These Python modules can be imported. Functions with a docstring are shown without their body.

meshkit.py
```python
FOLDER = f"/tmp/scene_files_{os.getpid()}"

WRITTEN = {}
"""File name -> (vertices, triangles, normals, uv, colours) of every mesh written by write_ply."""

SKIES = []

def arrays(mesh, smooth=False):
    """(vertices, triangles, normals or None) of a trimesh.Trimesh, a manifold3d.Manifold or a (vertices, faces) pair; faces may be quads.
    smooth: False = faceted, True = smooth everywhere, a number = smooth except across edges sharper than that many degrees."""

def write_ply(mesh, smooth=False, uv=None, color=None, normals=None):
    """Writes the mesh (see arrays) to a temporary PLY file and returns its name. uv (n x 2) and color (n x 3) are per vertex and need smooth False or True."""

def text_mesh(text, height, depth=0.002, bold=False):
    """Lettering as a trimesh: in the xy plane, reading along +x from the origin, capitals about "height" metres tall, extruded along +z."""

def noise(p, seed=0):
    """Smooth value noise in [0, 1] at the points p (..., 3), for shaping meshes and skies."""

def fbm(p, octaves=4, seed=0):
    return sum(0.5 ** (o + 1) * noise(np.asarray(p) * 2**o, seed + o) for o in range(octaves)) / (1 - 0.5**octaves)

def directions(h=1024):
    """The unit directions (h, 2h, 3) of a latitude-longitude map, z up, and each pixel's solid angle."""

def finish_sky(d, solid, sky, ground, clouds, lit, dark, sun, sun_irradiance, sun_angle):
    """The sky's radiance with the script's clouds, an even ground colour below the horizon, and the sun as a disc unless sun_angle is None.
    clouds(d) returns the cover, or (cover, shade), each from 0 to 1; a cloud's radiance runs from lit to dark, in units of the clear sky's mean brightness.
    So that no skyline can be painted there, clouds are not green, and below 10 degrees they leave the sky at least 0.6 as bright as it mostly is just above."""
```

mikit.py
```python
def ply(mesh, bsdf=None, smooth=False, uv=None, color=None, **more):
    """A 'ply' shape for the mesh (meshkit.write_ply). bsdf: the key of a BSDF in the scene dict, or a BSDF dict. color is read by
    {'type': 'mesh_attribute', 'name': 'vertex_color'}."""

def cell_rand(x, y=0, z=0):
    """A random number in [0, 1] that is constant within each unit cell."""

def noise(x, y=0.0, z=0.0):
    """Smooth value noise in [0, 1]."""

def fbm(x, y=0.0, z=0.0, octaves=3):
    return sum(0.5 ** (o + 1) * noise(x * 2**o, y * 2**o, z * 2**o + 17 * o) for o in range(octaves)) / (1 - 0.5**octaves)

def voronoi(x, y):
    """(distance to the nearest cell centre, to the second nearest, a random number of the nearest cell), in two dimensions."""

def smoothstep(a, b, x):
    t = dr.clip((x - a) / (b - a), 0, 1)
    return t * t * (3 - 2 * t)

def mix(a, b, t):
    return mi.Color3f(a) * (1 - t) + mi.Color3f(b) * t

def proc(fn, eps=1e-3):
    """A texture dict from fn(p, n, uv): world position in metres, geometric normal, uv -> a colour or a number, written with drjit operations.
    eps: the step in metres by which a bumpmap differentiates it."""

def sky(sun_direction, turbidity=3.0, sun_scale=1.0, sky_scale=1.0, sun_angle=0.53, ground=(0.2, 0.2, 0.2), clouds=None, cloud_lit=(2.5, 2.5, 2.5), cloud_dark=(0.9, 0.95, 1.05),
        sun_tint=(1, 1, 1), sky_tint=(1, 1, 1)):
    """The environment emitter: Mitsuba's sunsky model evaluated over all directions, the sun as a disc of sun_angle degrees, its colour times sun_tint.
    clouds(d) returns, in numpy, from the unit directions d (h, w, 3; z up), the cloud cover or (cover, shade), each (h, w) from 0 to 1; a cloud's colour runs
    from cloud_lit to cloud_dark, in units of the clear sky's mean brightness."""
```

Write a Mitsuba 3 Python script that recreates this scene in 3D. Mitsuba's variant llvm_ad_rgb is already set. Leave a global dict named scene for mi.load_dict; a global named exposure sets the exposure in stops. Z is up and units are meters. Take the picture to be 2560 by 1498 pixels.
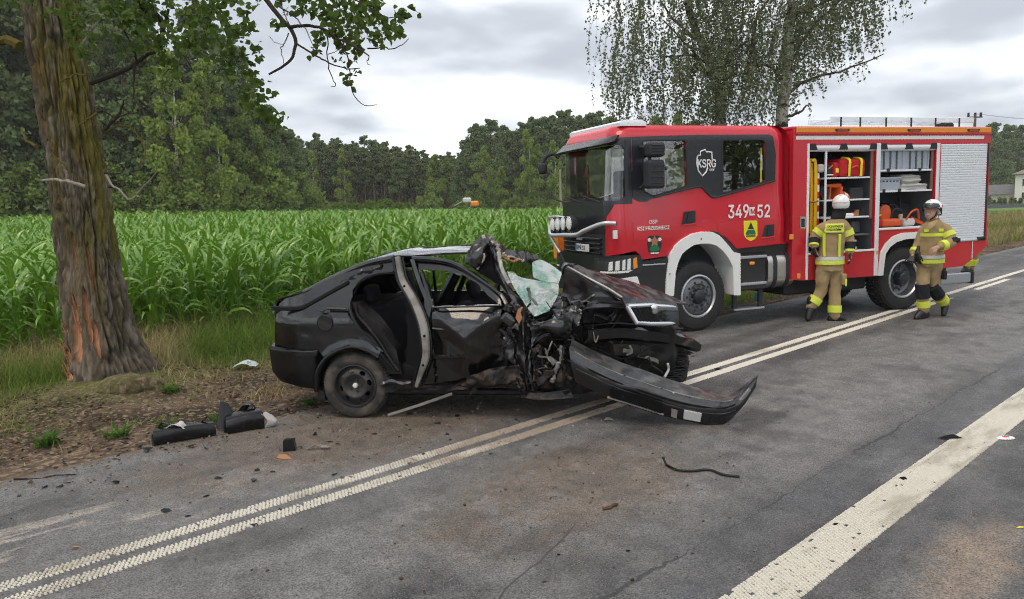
import math, random
import numpy as np, trimesh, manifold3d as m3, drjit as dr
import mitsuba as mi, mikit, meshkit
from mikit import proc, noise, fbm, voronoi, smoothstep, mix
from manifold3d import Manifold, CrossSection

T = mi.ScalarTransform4f
scene, labels = {}, {}
PI = math.pi

# ------------------------------------------------------------------ camera, sky, exposure
scene['camera'] = {'type': 'perspective', 'fov': 67.1, 'fov_axis': 'x', 'near_clip': 0.1, 'far_clip': 6000.0,
                   'to_world': T().look_at(origin=[0, 0, 2.0], target=[0, 0.99222, 2.0 - 0.12448], up=[0.03298, 0.12441, 0.99168])}


def cloud_cover(d):
    z = np.clip(d[..., 2], 0, 1)
    p = np.stack([d[..., 0] / (z + .30), d[..., 1] / (z + .30), z * 3.4], -1)
    w = meshkit.fbm(p * 2.2 + 4.0, 3, 3)[..., None] - .5
    big = meshkit.fbm(p * np.array([1.3, 1.3, 1.5]) + w * .5 + np.array([3.1, .7, 0]), 4, 5)
    small = meshkit.fbm(p * np.array([4.2, 4.2, 4.6]) + w * .9 + np.array([9.1, 4.7, 0]), 5, 11)
    s = np.clip((.60 * big + .40 * small - .36) / .26, 0, 1)
    s = s * s * (3 - 2 * s)
    low = np.clip((.22 - z) / .22, 0, 1)
    return np.ones_like(s), np.clip(.04 + .78 * s + .18 * low, 0, 1)


scene['sky'] = mikit.sky((-.25, -.35, .9), turbidity=3, sun_scale=.12, sun_angle=30, ground=(.13, .15, .10), clouds=cloud_cover,
                         cloud_lit=(2.06, 2.12, 2.22), cloud_dark=(.74, .82, .95))
labels['sky'] = {'kind': 'structure'}
exposure = 2.82

# ------------------------------------------------------------------ helpers
place = {}


def vf(m):
    if isinstance(m, (tuple, list)):
        v, f = np.asarray(m[0], float), np.asarray(m[1], int)
        return v, (np.vstack([f[:, [0, 1, 2]], f[:, [0, 2, 3]]]) if f.shape[1] == 4 else f)
    v, f, _ = meshkit.arrays(m)
    return np.asarray(v, float), f


def cat(ms):
    vs, fs, n = [], [], 0
    for m in ms:
        v, f = vf(m)
        vs.append(v); fs.append(f + n); n += len(v)
    return np.vstack(vs), np.vstack(fs)


def xf(m, M):
    v, f = vf(m)
    M = np.asarray(M, float)
    v = v @ M[:3, :3].T + M[:3, 3]
    return (v, f[:, ::-1]) if np.linalg.det(M[:3, :3]) < 0 else (v, f)


def tr(x=0, y=0, z=0):
    m = np.eye(4); m[:3, 3] = (x, y, z); return m


def rot(ax, deg):
    return trimesh.transformations.rotation_matrix(math.radians(deg), {'x': [1, 0, 0], 'y': [0, 1, 0], 'z': [0, 0, 1]}.get(ax, ax) if isinstance(ax, str) else ax)


def sc(x, y=None, z=None):
    return np.diag([x, x if y is None else y, x if z is None else z, 1.0])


def numbered(name):
    if name not in scene and name not in labels and name not in place:
        return name
    i = 1
    while f'{name}_{i:03d}' in scene or f'{name}_{i:03d}' in labels or f'{name}_{i:03d}' in place:
        i += 1
    return f'{name}_{i:03d}'


def thing(name, label, cat_, M=None, group=None):
    key = numbered(name)
    place[key] = np.eye(4) if M is None else np.asarray(M, float)
    labels[key] = {'label': label, 'category': cat_}
    if group:
        labels[key]['group'] = group
    return key


def add(name, mesh, bsdf, parent=None, smooth=30, label=None, kind=None, color=None, uv=None, **kw):
    key = numbered(parent + '__' + name if parent else name)
    v, f = vf(mesh)
    M = place.get(parent.split('__')[0]) if parent else None
    if M is not None:
        v, f = xf((v, f), M)
    mesh = (v, f)
    scene[key] = mikit.ply(mesh, bsdf, smooth=smooth, color=color, uv=uv, **kw)
    d = {}
    if label:
        d['label'] = label
    if kind:
        d['kind'] = kind
    if d:
        labels[key] = d
    return key


def solo(name, mesh, bsdf, label, cat_, smooth=30, group=None, M=None, **kw):
    key = numbered(name)
    labels[key] = {'label': label, 'category': cat_}
    if group:
        labels[key]['group'] = group
    m = vf(mesh) if M is None else xf(mesh, M)
    scene[key] = mikit.ply(m, bsdf, smooth=smooth, **kw)
    return key


def struct(name, mesh, bsdf, smooth=30, kind='structure', label=None, cat_=None, **kw):
    scene[name] = mikit.ply(vf(mesh), bsdf, smooth=smooth, **kw)
    labels[name] = {'kind': kind}
    if label:
        labels[name]['label'] = label
    if cat_:
        labels[name]['category'] = cat_
    return name


def cbox(lo, hi, ch=.01):
    """chamfered box between two corners"""
    lo, hi = np.array(lo, float), np.array(hi, float)
    ch = min(ch, .45 * float((hi - lo).min()))
    p = []
    for s in np.ndindex(2, 2, 2):
        s = np.array(s); c = np.where(s, hi, lo); d = np.where(s, -ch, ch)
        for k in range(3):
            q = c + d; q[k] = c[k]; p.append(q)
    return Manifold.hull_points(np.array(p))


def hull(pts):
    return Manifold.hull_points(np.array(pts, float))


def tube(pts, r, n=8, caps=True):
    p = np.asarray(pts, float)
    r = np.broadcast_to(np.asarray(r, float), (len(p),))
    t = np.gradient(p, axis=0)
    t /= np.linalg.norm(t, axis=1, keepdims=True) + 1e-12
    a = np.cross(t[0], [0, 0, 1] if abs(t[0][2]) < .9 else [1, 0, 0]); a /= np.linalg.norm(a)
    A = []
    for k in range(len(p)):
        a = a - t[k] * (a @ t[k]); a /= np.linalg.norm(a) + 1e-12; A.append(a)
    A = np.array(A); B = np.cross(t, A)
    g = np.arange(n) * 2 * PI / n
    v = p[:, None] + r[:, None, None] * (np.cos(g)[None, :, None] * A[:, None] + np.sin(g)[None, :, None] * B[:, None])
    i, j = np.meshgrid(np.arange(len(p) - 1), np.arange(n), indexing='ij')
    q = np.stack([i * n + j, i * n + (j + 1) % n, (i + 1) * n + (j + 1) % n, (i + 1) * n + j], -1).reshape(-1, 4)
    v = v.reshape(-1, 3); f = np.vstack([q[:, [0, 1, 2]], q[:, [0, 2, 3]]])
    if caps:
        m = len(v); v = np.vstack([v, p[0], p[-1]])
        j = np.arange(n); e = (len(p) - 1) * n
        f = np.vstack([f, np.stack([(j + 1) % n, j, j * 0 + m], 1), np.stack([e + j, e + (j + 1) % n, j * 0 + m + 1], 1)])
    return v, f


def curve(pts, n=24):
    """smooth curve through points (Catmull-Rom)"""
    p = np.asarray(pts, float); p = np.vstack([2 * p[0] - p[1], p, 2 * p[-1] - p[-2]])
    out = []
    m = len(p) - 3
    for u in np.linspace(0, m - 1e-6, n):
        i = int(u); s = u - i
        a, b, c, d = p[i:i + 4]
        out.append(.5 * (2 * b + (c - a) * s + (2 * a - 5 * b + 4 * c - d) * s * s + (3 * b - a - 3 * c + d) * s ** 3))
    return np.array(out)


def rod(a, b, r, n=10):
    return tube([a, b], r, n)


def lathe(prof, n=32):
    """profile of (radius, y) about the y axis"""
    p = np.array(prof, float); g = np.arange(n) * 2 * PI / n
    v = np.stack([p[:, :1] * np.cos(g), np.repeat(p[:, 1:2], n, 1), p[:, :1] * np.sin(g)], -1).reshape(-1, 3)
    i, j = np.meshgrid(np.arange(len(p) - 1), np.arange(n), indexing='ij')
    q = np.stack([i * n + j, i * n + (j + 1) % n, (i + 1) * n + (j + 1) % n, (i + 1) * n + j], -1).reshape(-1, 4)
    return v, np.vstack([q[:, [0, 1, 2]], q[:, [0, 2, 3]]])


def csec(poly, holes=(), grow=0):
    """outline (ccw or cw) with holes"""
    if isinstance(poly, CrossSection):
        return poly
    def ccw(p):
        p = np.array(p, float); a = np.sum(p[:, 0] * np.roll(p[:, 1], -1) - np.roll(p[:, 0], -1) * p[:, 1]); return p if a > 0 else p[::-1]
    c = CrossSection([ccw(poly)])
    for h in holes:
        c = c - CrossSection([ccw(h)])
    return c.offset(grow, m3.JoinType.Round, 2.0, 12) if grow else c


def rpoly(p, r):
    """outline with rounded corners"""
    return csec(p).offset(-r, m3.JoinType.Round, 2.0, 16).offset(2 * r, m3.JoinType.Round, 2.0, 16).offset(-r, m3.JoinType.Round, 2.0, 16)


def slab(cs, t0, t1, res=None, fn=None):
    """outline in (x, z) made solid between depths t0 and t1 (towards -y); fn warps the vertices (n, 3) of (x, depth, z)"""
    if not isinstance(cs, CrossSection):
        cs = csec(cs)
    m = cs.extrude(abs(t1 - t0))
    if res:
        m = m.refine_to_length(res)
    v, f = vf(m)
    v = np.stack([v[:, 0], v[:, 2] + min(t0, t1), v[:, 1]], 1)   # (x, depth, z)
    if fn:
        v = fn(v)
    v = v * np.array([1, -1, 1])          # depth t is towards the viewer = -y
    return v, f


def fan(poly3):
    n = len(poly3)
    return np.array(poly3, float), np.array([[0, i, i + 1] for i in range(1, n - 1)])


def scatter(base, Ms):
    v, f = vf(base)
    Ms = np.asarray(Ms)
    V = (np.einsum('kij,nj->kni', Ms[:, :3, :3], v) + Ms[:, None, :3, 3]).reshape(-1, 3)
    F = (f[None] + (np.arange(len(Ms)) * len(v))[:, None, None]).reshape(-1, 3)
    return V, F


def rand_mats(pos, scale, rng, tilt=None):
    """random rotations (full, or about z with a tilt in radians) at pos"""
    n = len(pos)
    if tilt is None:
        q = rng.normal(size=(n, 4)); q /= np.linalg.norm(q, axis=1, keepdims=True)
        w, x, y, z = q.T
        R = np.stack([1 - 2 * (y * y + z * z), 2 * (x * y - z * w), 2 * (x * z + y * w), 2 * (x * y + z * w), 1 - 2 * (x * x + z * z), 2 * (y * z - x * w), 2 * (x * z - y * w), 2 * (y * z + x * w), 1 - 2 * (x * x + y * y)], 1).reshape(n, 3, 3)
    else:
        a = rng.uniform(0, 2 * PI, n); c, s = np.cos(a), np.sin(a); o = np.zeros(n); i = np.ones(n)
        Rz = np.stack([c, -s, o, s, c, o, o, o, i], 1).reshape(n, 3, 3)
        b = rng.normal(0, 1, n) * tilt; c, s = np.cos(b), np.sin(b)
        Rx = np.stack([i, o, o, o, c, -s, o, s, c], 1).reshape(n, 3, 3)
        R = Rz @ Rx
    M = np.tile(np.eye(4), (n, 1, 1)); M[:, :3, :3] = R * np.broadcast_to(np.asarray(scale, float).reshape(-1, 1, 1) if np.ndim(scale) else scale, (n, 1, 1)); M[:, :3, 3] = pos
    return M


def mat(key, base=None, rough=.5, metal=0., two=False, spec=.5, **kw):
    d = {'type': 'principled', 'roughness': rough, 'metallic': metal, 'specular': spec, **kw}
    if base is not None:
        d['base_color'] = {'type': 'rgb', 'value': list(base)} if not isinstance(base, dict) else base
    scene[key] = {'type': 'twosided', 'bsdf': d} if two else d


def bumped(key, base, rough, bump, scale, eps=2e-3, spec=.5, **kw):
    d = {'type': 'principled', 'roughness': rough, 'specular': spec, 'base_color': base if isinstance(base, dict) else {'type': 'rgb', 'value': list(base)}, **kw}
    scene[key] = {'type': 'twosided', 'bsdf': {'type': 'bumpmap', 'arbitrary': proc(bump, eps), 'scale': scale, 'bsdf': d}}


TD = np.array([.7254, .6884]); QD = np.array([.6884, -.7254])     # along the road, and across it towards the near side


def road_xy(t, q):
    t, q = np.asarray(t, float), np.asarray(q, float)
    return np.stack([t * TD[0] + q * QD[0], t * TD[1] + q * QD[1]], -1)


def sstep(a, b, x):
    t = np.clip((np.asarray(x, float) - a) / (b - a), 0, 1); return t * t * (3 - 2 * t)


def terrain_z(x, y):
    """height of the land; 0 on the road, a field that falls gently away"""
    x, y = np.asarray(x, float), np.asarray(y, float)
    t, q = x * TD[0] + y * TD[1], x * QD[0] + y * QD[1]
    fall = -1.5 * sstep(45, 165, y + .6 * x) * (1 - sstep(16, 42, x)) * sstep(12, 20, -q)
    bump = .10 * (meshkit.fbm(np.stack([x * .35, y * .35, x * 0], -1), 3, 3) - .5) * sstep(7.2, 9, -q)
    right = -1.7 * sstep(45, 140, y) * sstep(24, 40, x)
    tree = .16 * np.exp(-((x + 4.72) ** 2 + (y - 8.85) ** 2) / .9)
    rise = .75 * sstep(14, 50, y) * sstep(6, -30, x) * sstep(70, 40, y) + .45 * sstep(40, 70, y) * sstep(5, -25, x)
    return fall + bump + tree + right + rise


scene_bump_ok = True

# ------------------------------------------------------------------ materials of the ground
def tqf(p):
    return p.x * TD[0] + p.y * TD[1], p.x * QD[0] + p.y * QD[1]


def blob(t, q, t0, q0, a, b):
    return dr.exp(-(dr.square((t - t0) / a) + dr.square((q - q0) / b)))


def asphalt_color(p, n, uv):
    t, q = tqf(p)
    big = fbm(p.x * .55, p.y * .55, 3, 3)
    streak = fbm(t * .45, q * 3.2, 9, 4)
    mid = fbm(p.x * 4.2, p.y * 4.2, 0, 3)
    c = mix((.044, .043, .043), (.150, .145, .139), smoothstep(.30, .72, .38 * big + .42 * streak + .20 * mid))
    # worn lighter lane between the lines, patched and greyer
    worn = smoothstep(-4.3, -3.6, q) * (1 - smoothstep(-2.9, -2.3, q))
    c = mix(c, mi.Color3f(.165, .160, .155), .55 * worn * smoothstep(.25, .7, mid))
    # smooth dark bitumen band by the crack
    band = smoothstep(-2.5, -2.35, q) * (1 - smoothstep(-2.1, -1.95, q))
    c = mix(c, mi.Color3f(.060, .063, .070), .6 * band * smoothstep(.2, .55, fbm(t * 1.2, q * 3, 4, 3)))
    # pale scraped patches in the near lane
    pale = smoothstep(.50, .62, fbm(t * 1.6 + 3, q * 7.5, 7, 4)) * blob(t, q, .9, -5.5, 1.5, .45)
    c = mix(c, mi.Color3f(.30, .265, .225), .9 * pale)
    # earth thrown over the road
    mask = 1.7 * blob(t, q, 4.2, -5.95, 2.6, .95) + .95 * blob(t, q, 3.9, -3.55, 1.25, .85) + .5 * blob(t, q, 6.0, -3.5, 1.6, .8) + .35 * blob(t, q, 2.2, -3.2, 1.8, 1.0)
    mask += 1.2 * smoothstep(-6.55, -7.05, q + .22 * (noise(t * 2.5, 2.2) - .5))
    earth = smoothstep(.34, 1.0, mask * (.15 + .75 * fbm(p.x * 3.1, p.y * 3.1, 5, 4) + .75 * fbm(p.x * 17, p.y * 17, 2, 3)))
    c = mix(c, mix((.085, .064, .046), (.165, .124, .092), fbm(p.x * 9, p.y * 9, 1, 2)), .74 * earth)
    sand = smoothstep(.25, .75, 1.2 * blob(t, q, 4.5, -1.2, .75, .26) * (.3 + fbm(p.x * 7, p.y * 7, 3, 4)))
    c = mix(c, mi.Color3f(.25, .175, .11), .5 * sand)
    speck = noise(p.x * 130, p.y * 130, 3)
    c = c * (.72 + .56 * fbm(p.x * 11, p.y * 11, 4, 3)) * (.50 + 1.0 * speck)
    chips = smoothstep(.80, .93, noise(p.x * 210, p.y * 210, 8))
    c = mix(c, mi.Color3f(.32, .31, .29), .55 * chips)
    # crack along the joint
    w = q + 2.38 + .10 * (fbm(t * 1.7, 3.3, 0, 4) - .5) + .03 * (noise(t * 19, 1.1) - .5)
    wide = .004 + .016 * smoothstep(.45, .75, noise(t * 1.3, 8.2))
    crack = 1 - smoothstep(wide * .5, wide, dr.abs(w))
    w2 = q + 2.95 + .35 * (t - 3.0) + .10 * (fbm(t * 3.1, 7.3, 0, 3) - .5)
    crack2 = (1 - smoothstep(.003, .012, dr.abs(w2))) * smoothstep(2.0, 2.4, t) * (1 - smoothstep(3.2, 3.6, t))
    v = voronoi(p.x * .8 + .3 * noise(p.x * 3, p.y * 3), p.y * .8)
    crack3 = (1 - smoothstep(.004, .016, v[1] - v[0])) * smoothstep(.60, .75, big) * .0
    c = mix(c, mi.Color3f(.026, .025, .024), .68 * dr.maximum(crack, dr.maximum(crack2, crack3)))
    # oil and skid marks
    skid = blob(t, q, 9.6, -5.0, .35, .45) * smoothstep(.3, .6, fbm(t * 2, q * 2, 4, 3)) + .7 * blob(t, q, 6.0, -4.3, .55, .3)
    return mix(c, mi.Color3f(.03, .03, .032), .7 * dr.minimum(skid, 1))


def asphalt_bump(p, n, uv):
    return .5 * noise(p.x * 130, p.y * 130, 3) + .35 * noise(p.x * 60, p.y * 60, 1) + .5 * noise(p.x * 14, p.y * 14, 2)


bumped('mat_asphalt', proc(asphalt_color), .62, asphalt_bump, .004, 2e-3, spec=.45)


def soil_color(p, n, uv):
    t, q = tqf(p)
    a = fbm(p.x * 2.3, p.y * 2.3, 1, 4)
    c = mix((.040, .029, .020), (.118, .084, .058), smoothstep(.25, .75, a))
    lit = smoothstep(.62, .75, noise(p.x * 34, p.y * 34, 2))
    c = mix(c, mi.Color3f(.26, .20, .13), .6 * lit)
    dk = smoothstep(.66, .8, noise(p.x * 22, p.y * 22, 6))
    c = mix(c, mi.Color3f(.03, .02, .015), .6 * dk)
    green = smoothstep(-7.9, -9.8, q + 1.6 * (fbm(p.x * .9, p.y * .9, 4, 3) - .5))
    c = mix(c, mix((.060, .080, .022), (.15, .135, .05), fbm(p.x * 3, p.y * 3, 8, 3)), .85 * green)
    return c * (.75 + .5 * noise(p.x * 90, p.y * 90))


bumped('mat_soil', proc(soil_color), .9, lambda p, n, uv: fbm(p.x * 16, p.y * 16, p.z * 16, 3), .035, 4e-3, spec=.2)


def land_color(p, n, uv):
    t, q = tqf(p)
    a = fbm(p.x * .25, p.y * .25, 0, 3)
    c = mix((.055, .062, .024), (.085, .10, .03), a)
    r = smoothstep(20, 26, p.x) * smoothstep(-40, -9, -dr.abs(q))      # the fields right of the truck
    d = p.y + .25 * p.x + 3 * (fbm(p.x * .07, p.y * .07, 0, 2) - .5)
    strip = mix((.20, .19, .085), (.27, .25, .13), a)
    strip = mix(strip, mi.Color3f(.13, .20, .06), smoothstep(50, 54, d) * (1 - smoothstep(64, 70, d)))
    strip = mix(strip, mi.Color3f(.28, .27, .17), smoothstep(66, 72, d) * (1 - smoothstep(78, 82, d)))
    strip = mix(strip, mi.Color3f(.10, .17, .05), smoothstep(80, 86, d))
    return mix(c, strip, smoothstep(14, 22, p.x))


bumped('mat_land', proc(land_color), .9, lambda p, n, uv: fbm(p.x * 3, p.y * 3, p.z * 3, 3), .15, 2e-2, spec=.2)


def paint_color(p, n, uv):
    t, q = tqf(p)
    d = fbm(t * 2.0, q * 9, 3, 4)
    c = mix((.60, .57, .48), (.42, .39, .31), smoothstep(.52, .82, d))
    dirt = blob(t, q, 5.0, -4.8, 1.8, .8)
    return mix(c, mi.Color3f(.27, .20, .14), .75 * smoothstep(.25, .8, dirt * (.5 + fbm(p.x * 8, p.y * 8, 2, 2))))


mat('mat_road_paint', proc(paint_color), .55, two=True)

# ------------------------------------------------------------------ land, verge, road
def polar_land():
    rr = np.concatenate([[0.], np.geomspace(2.0, 2500, 150)])
    th = np.linspace(0, 2 * PI, 361)[:-1]
    R, A = np.meshgrid(rr, th, indexing='ij')
    x, y = R * np.sin(A), R * np.cos(A)
    t, q = x * TD[0] + y * TD[1], x * QD[0] + y * QD[1]
    z = terrain_z(x, y) - .25 * (1 - sstep(7.4, 11, -q) * sstep(9, 12, -q)) * sstep(-1, 0, 1) * ((q > -13) & (q < 9))
    z = np.where(R > 300, z + (R - 300) * .002, z)
    v = np.stack([x, y, z], -1).reshape(-1, 3)
    n, m = len(rr), len(th)
    i, j = np.meshgrid(np.arange(n - 1), np.arange(m), indexing='ij')
    return v, np.stack([i * m + j, (i + 1) * m + j, (i + 1) * m + (j + 1) % m, i * m + (j + 1) % m], -1).reshape(-1, 4)[:, ::-1]


struct('ground', polar_land(), 'mat_land', smooth=True)


def verge():
    t = np.concatenate([np.arange(-30, -5, .5), np.arange(-5, 17, .07), np.arange(17, 70, .6)])
    q = np.arange(-14.6, -6.55, .07)
    Tm, Q = np.meshgrid(t, q, indexing='ij')
    P = road_xy(Tm, Q)
    x, y = P[..., 0], P[..., 1]
    p3 = np.stack([x, y, x * 0], -1)
    rough = .055 * (meshkit.fbm(p3 * 3.0, 4, 8) - .5) + .02 * (meshkit.noise(p3 * 17, 4) - .5)
    z = terrain_z(x, y) + rough * sstep(6.9, 7.7, -Q) + .012 * sstep(6.9, 7.5, -Q) - .03 * sstep(-7.0, -6.8, Q) - .25 * sstep(-13.6, -14.5, Q)
    v = np.stack([x, y, z], -1).reshape(-1, 3)
    n, m = len(t), len(q)
    i, j = np.meshgrid(np.arange(n - 1), np.arange(m - 1), indexing='ij')
    return v, np.stack([i * m + j, (i + 1) * m + j, (i + 1) * m + j + 1, i * m + j + 1], -1).reshape(-1, 4)


struct('verge', verge(), 'mat_soil', smooth=True)


def asphalt():
    t = np.concatenate([np.linspace(-60, -6, 28), np.arange(-5.9, 24, .1), np.geomspace(24.2, 420, 60)])
    e = .16 * (meshkit.fbm(np.stack([t * .9, t * 0, t * 0], -1), 4, 2) - .5)
    qs = np.stack([-7.02 + e, -6.9 + e * .5, t * 0 - 4.7, t * 0 - 2.4, t * 0 + 0., t * 0 + 3.6 - e], 1)
    P = road_xy(np.repeat(t[:, None], 6, 1), qs)
    z = np.zeros_like(qs); z[:, 0] = -.035; z[:, -1] = -.035
    v = np.concatenate([P, z[..., None]], -1).reshape(-1, 3)
    n, m = len(t), 6
    i, j = np.meshgrid(np.arange(n - 1), np.arange(m - 1), indexing='ij')
    return v, np.stack([i * m + j, (i + 1) * m + j, (i + 1) * m + j + 1, i * m + j + 1], -1).reshape(-1, 4)


struct('road', asphalt(), 'mat_asphalt', smooth=True)


# profiled markings: rows of raised thermoplastic drops near the camera, plain paint farther on
def drops(t0, t1, q0, q1, dt, dq, seed, fill=.62):
    rng = np.random.default_rng(seed)
    tt, qq = np.meshgrid(np.arange(t0, t1, dt), np.arange(q0, q1, dq), indexing='ij')
    k = np.arange(tt.shape[1])[None] % 2
    tt = tt + .5 * dt * k + rng.normal(0, dt * .06, tt.shape); qq = qq + rng.normal(0, dq * .05, qq.shape)
    keep = rng.random(tt.shape) > .02
    P = road_xy(tt[keep], qq[keep])
    a, b, h = dt * fill * .5, dq * .60, .004
    base = np.array([[-a, -b, -.003], [a, -b, -.003], [a, b, -.003], [-a, b, -.003], [-a * .6, -b * .7, h], [a * .6, -b * .7, h], [a * .6, b * .7, h], [-a * .6, b * .7, h]])
    R = np.array([[TD[0], QD[0], 0], [TD[1], QD[1], 0], [0, 0, 1]])
    f = [[4, 5, 6, 7], [0, 1, 5, 4], [1, 2, 6, 5], [2, 3, 7, 6], [3, 0, 4, 7]]
    M = np.tile(np.eye(4), (len(P), 1, 1)); M[:, :3, :3] = R * rng.uniform(.85, 1.12, (len(P), 1, 1)); M[:, :2, 3] = P; M[:, 2, 3] = .004
    v, f = scatter((base, np.array(f)), M)
    return v, f[:, ::-1]


def strip(ts, q0, q1, z=.004, amp=.006, seed=0):
    ts = np.asarray(ts, float)
    e = amp * (meshkit.fbm(np.stack([ts * 7, ts * 0 + seed, ts * 0], -1), 3, seed) - .5) * 2
    A, B = road_xy(ts, q0 + e), road_xy(ts, q1 + e[::-1])
    n = len(ts)
    v = np.vstack([np.c_[A, np.full(n, z)], np.c_[B, np.full(n, z)]])
    i = np.arange(n - 1)
    f = np.stack([i, i + 1, n + i + 1, n + i], 1)
    return v, f


LQ = [(-4.93, -4.80), (-4.71, -4.58)]
for k, (a, b) in enumerate(LQ):
    near = drops(-3.5, 6.05, a + .012, b, .027, .024, 40 + k, .56)
    far = strip(np.concatenate([np.arange(6.05, 24, .15), np.arange(24, 60, 1.0)]) if k == 0 else np.concatenate([np.arange(6.05, 15.6, .15)]), a, b, .004, .006, k)
    add('centre_line', cat([near, far]), 'mat_road_paint', 'road', smooth=False, label='solid white centre line, far one of the pair' if k == 0 else 'white centre line, near one of the pair')
for a0, a1 in ((17.0, 19.3), (21.6, 24.6), (28, 31), (34, 37), (40, 43)):
    add('lane_dash', strip(np.arange(a0, a1, .2), -4.70, -4.58, .004), 'mat_road_paint', 'road', smooth=False)
near = drops(-3.0, 5.6, -1.95, -1.665, .026, .0205, 50, .70)
cuts = [-1.95, -1.905, -1.865, -1.815, -1.76, -1.71, -1.665]
far = [drops(5.6, 13.0, c + .006, d - .004, .020, .020, 60 + i, .86) for i, (c, d) in enumerate(zip(cuts, cuts[1:]))]
far += [strip(np.arange(13, 60, .5), -1.95, -1.665, .004)]
add('edge_line', cat([near] + far), 'mat_road_paint', 'road', smooth=False, label='broad textured white edge line')

# ------------------------------------------------------------------ foliage materials
def leafmat(key, a, b, rough=.5, trans=.7, freq=1.2, spec=.5):
    def col(p, n, uv):
        return mix(a, b, fbm(p.x * freq, p.y * freq, p.z * freq, 3))
    scene[key] = {'type': 'principledthin', 'base_color': proc(col), 'roughness': rough, 'diff_trans': trans, 'eta': 1.0 + spec, 'spec_trans': 0.0}


leafmat('mat_corn_thin', (.10, .25, .016), (.22, .41, .036), .30, .9, 2.5, .65)
scene['mat_corn'] = {'type': 'blendbsdf', 'weight': .58, 'a': {'type': 'ref', 'id': 'mat_corn_thin'},
                     'b': {'type': 'twosided', 'bsdf': {'type': 'principled', 'base_color': proc(lambda p, n, uv: mix((.10, .235, .020), (.22, .37, .048), fbm(p.x * 2.5, p.y * 2.5, p.z * 2.5, 3))), 'roughness': .22, 'specular': 1.0, 'clearcoat': 1.0, 'clearcoat_gloss': .7}}}
leafmat('mat_pine', (.13, .185, .095), (.23, .28, .115), .7, .7, .9)
leafmat('mat_leafy', (.16, .24, .060), (.31, .38, .11), .55, .8, .6)
leafmat('mat_leafy_light', (.22, .31, .065), (.36, .44, .11), .55, .8, .6)
leafmat('mat_birch_leaf', (.13, .165, .095), (.24, .27, .15), .5, .8, .8)
leafmat('mat_poplar_leaf', (.060, .105, .026), (.140, .200, .045), .42, .7, 2.0)
leafmat('mat_bush', (.11, .19, .02), (.19, .29, .04), .55, .9, .5)
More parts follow.
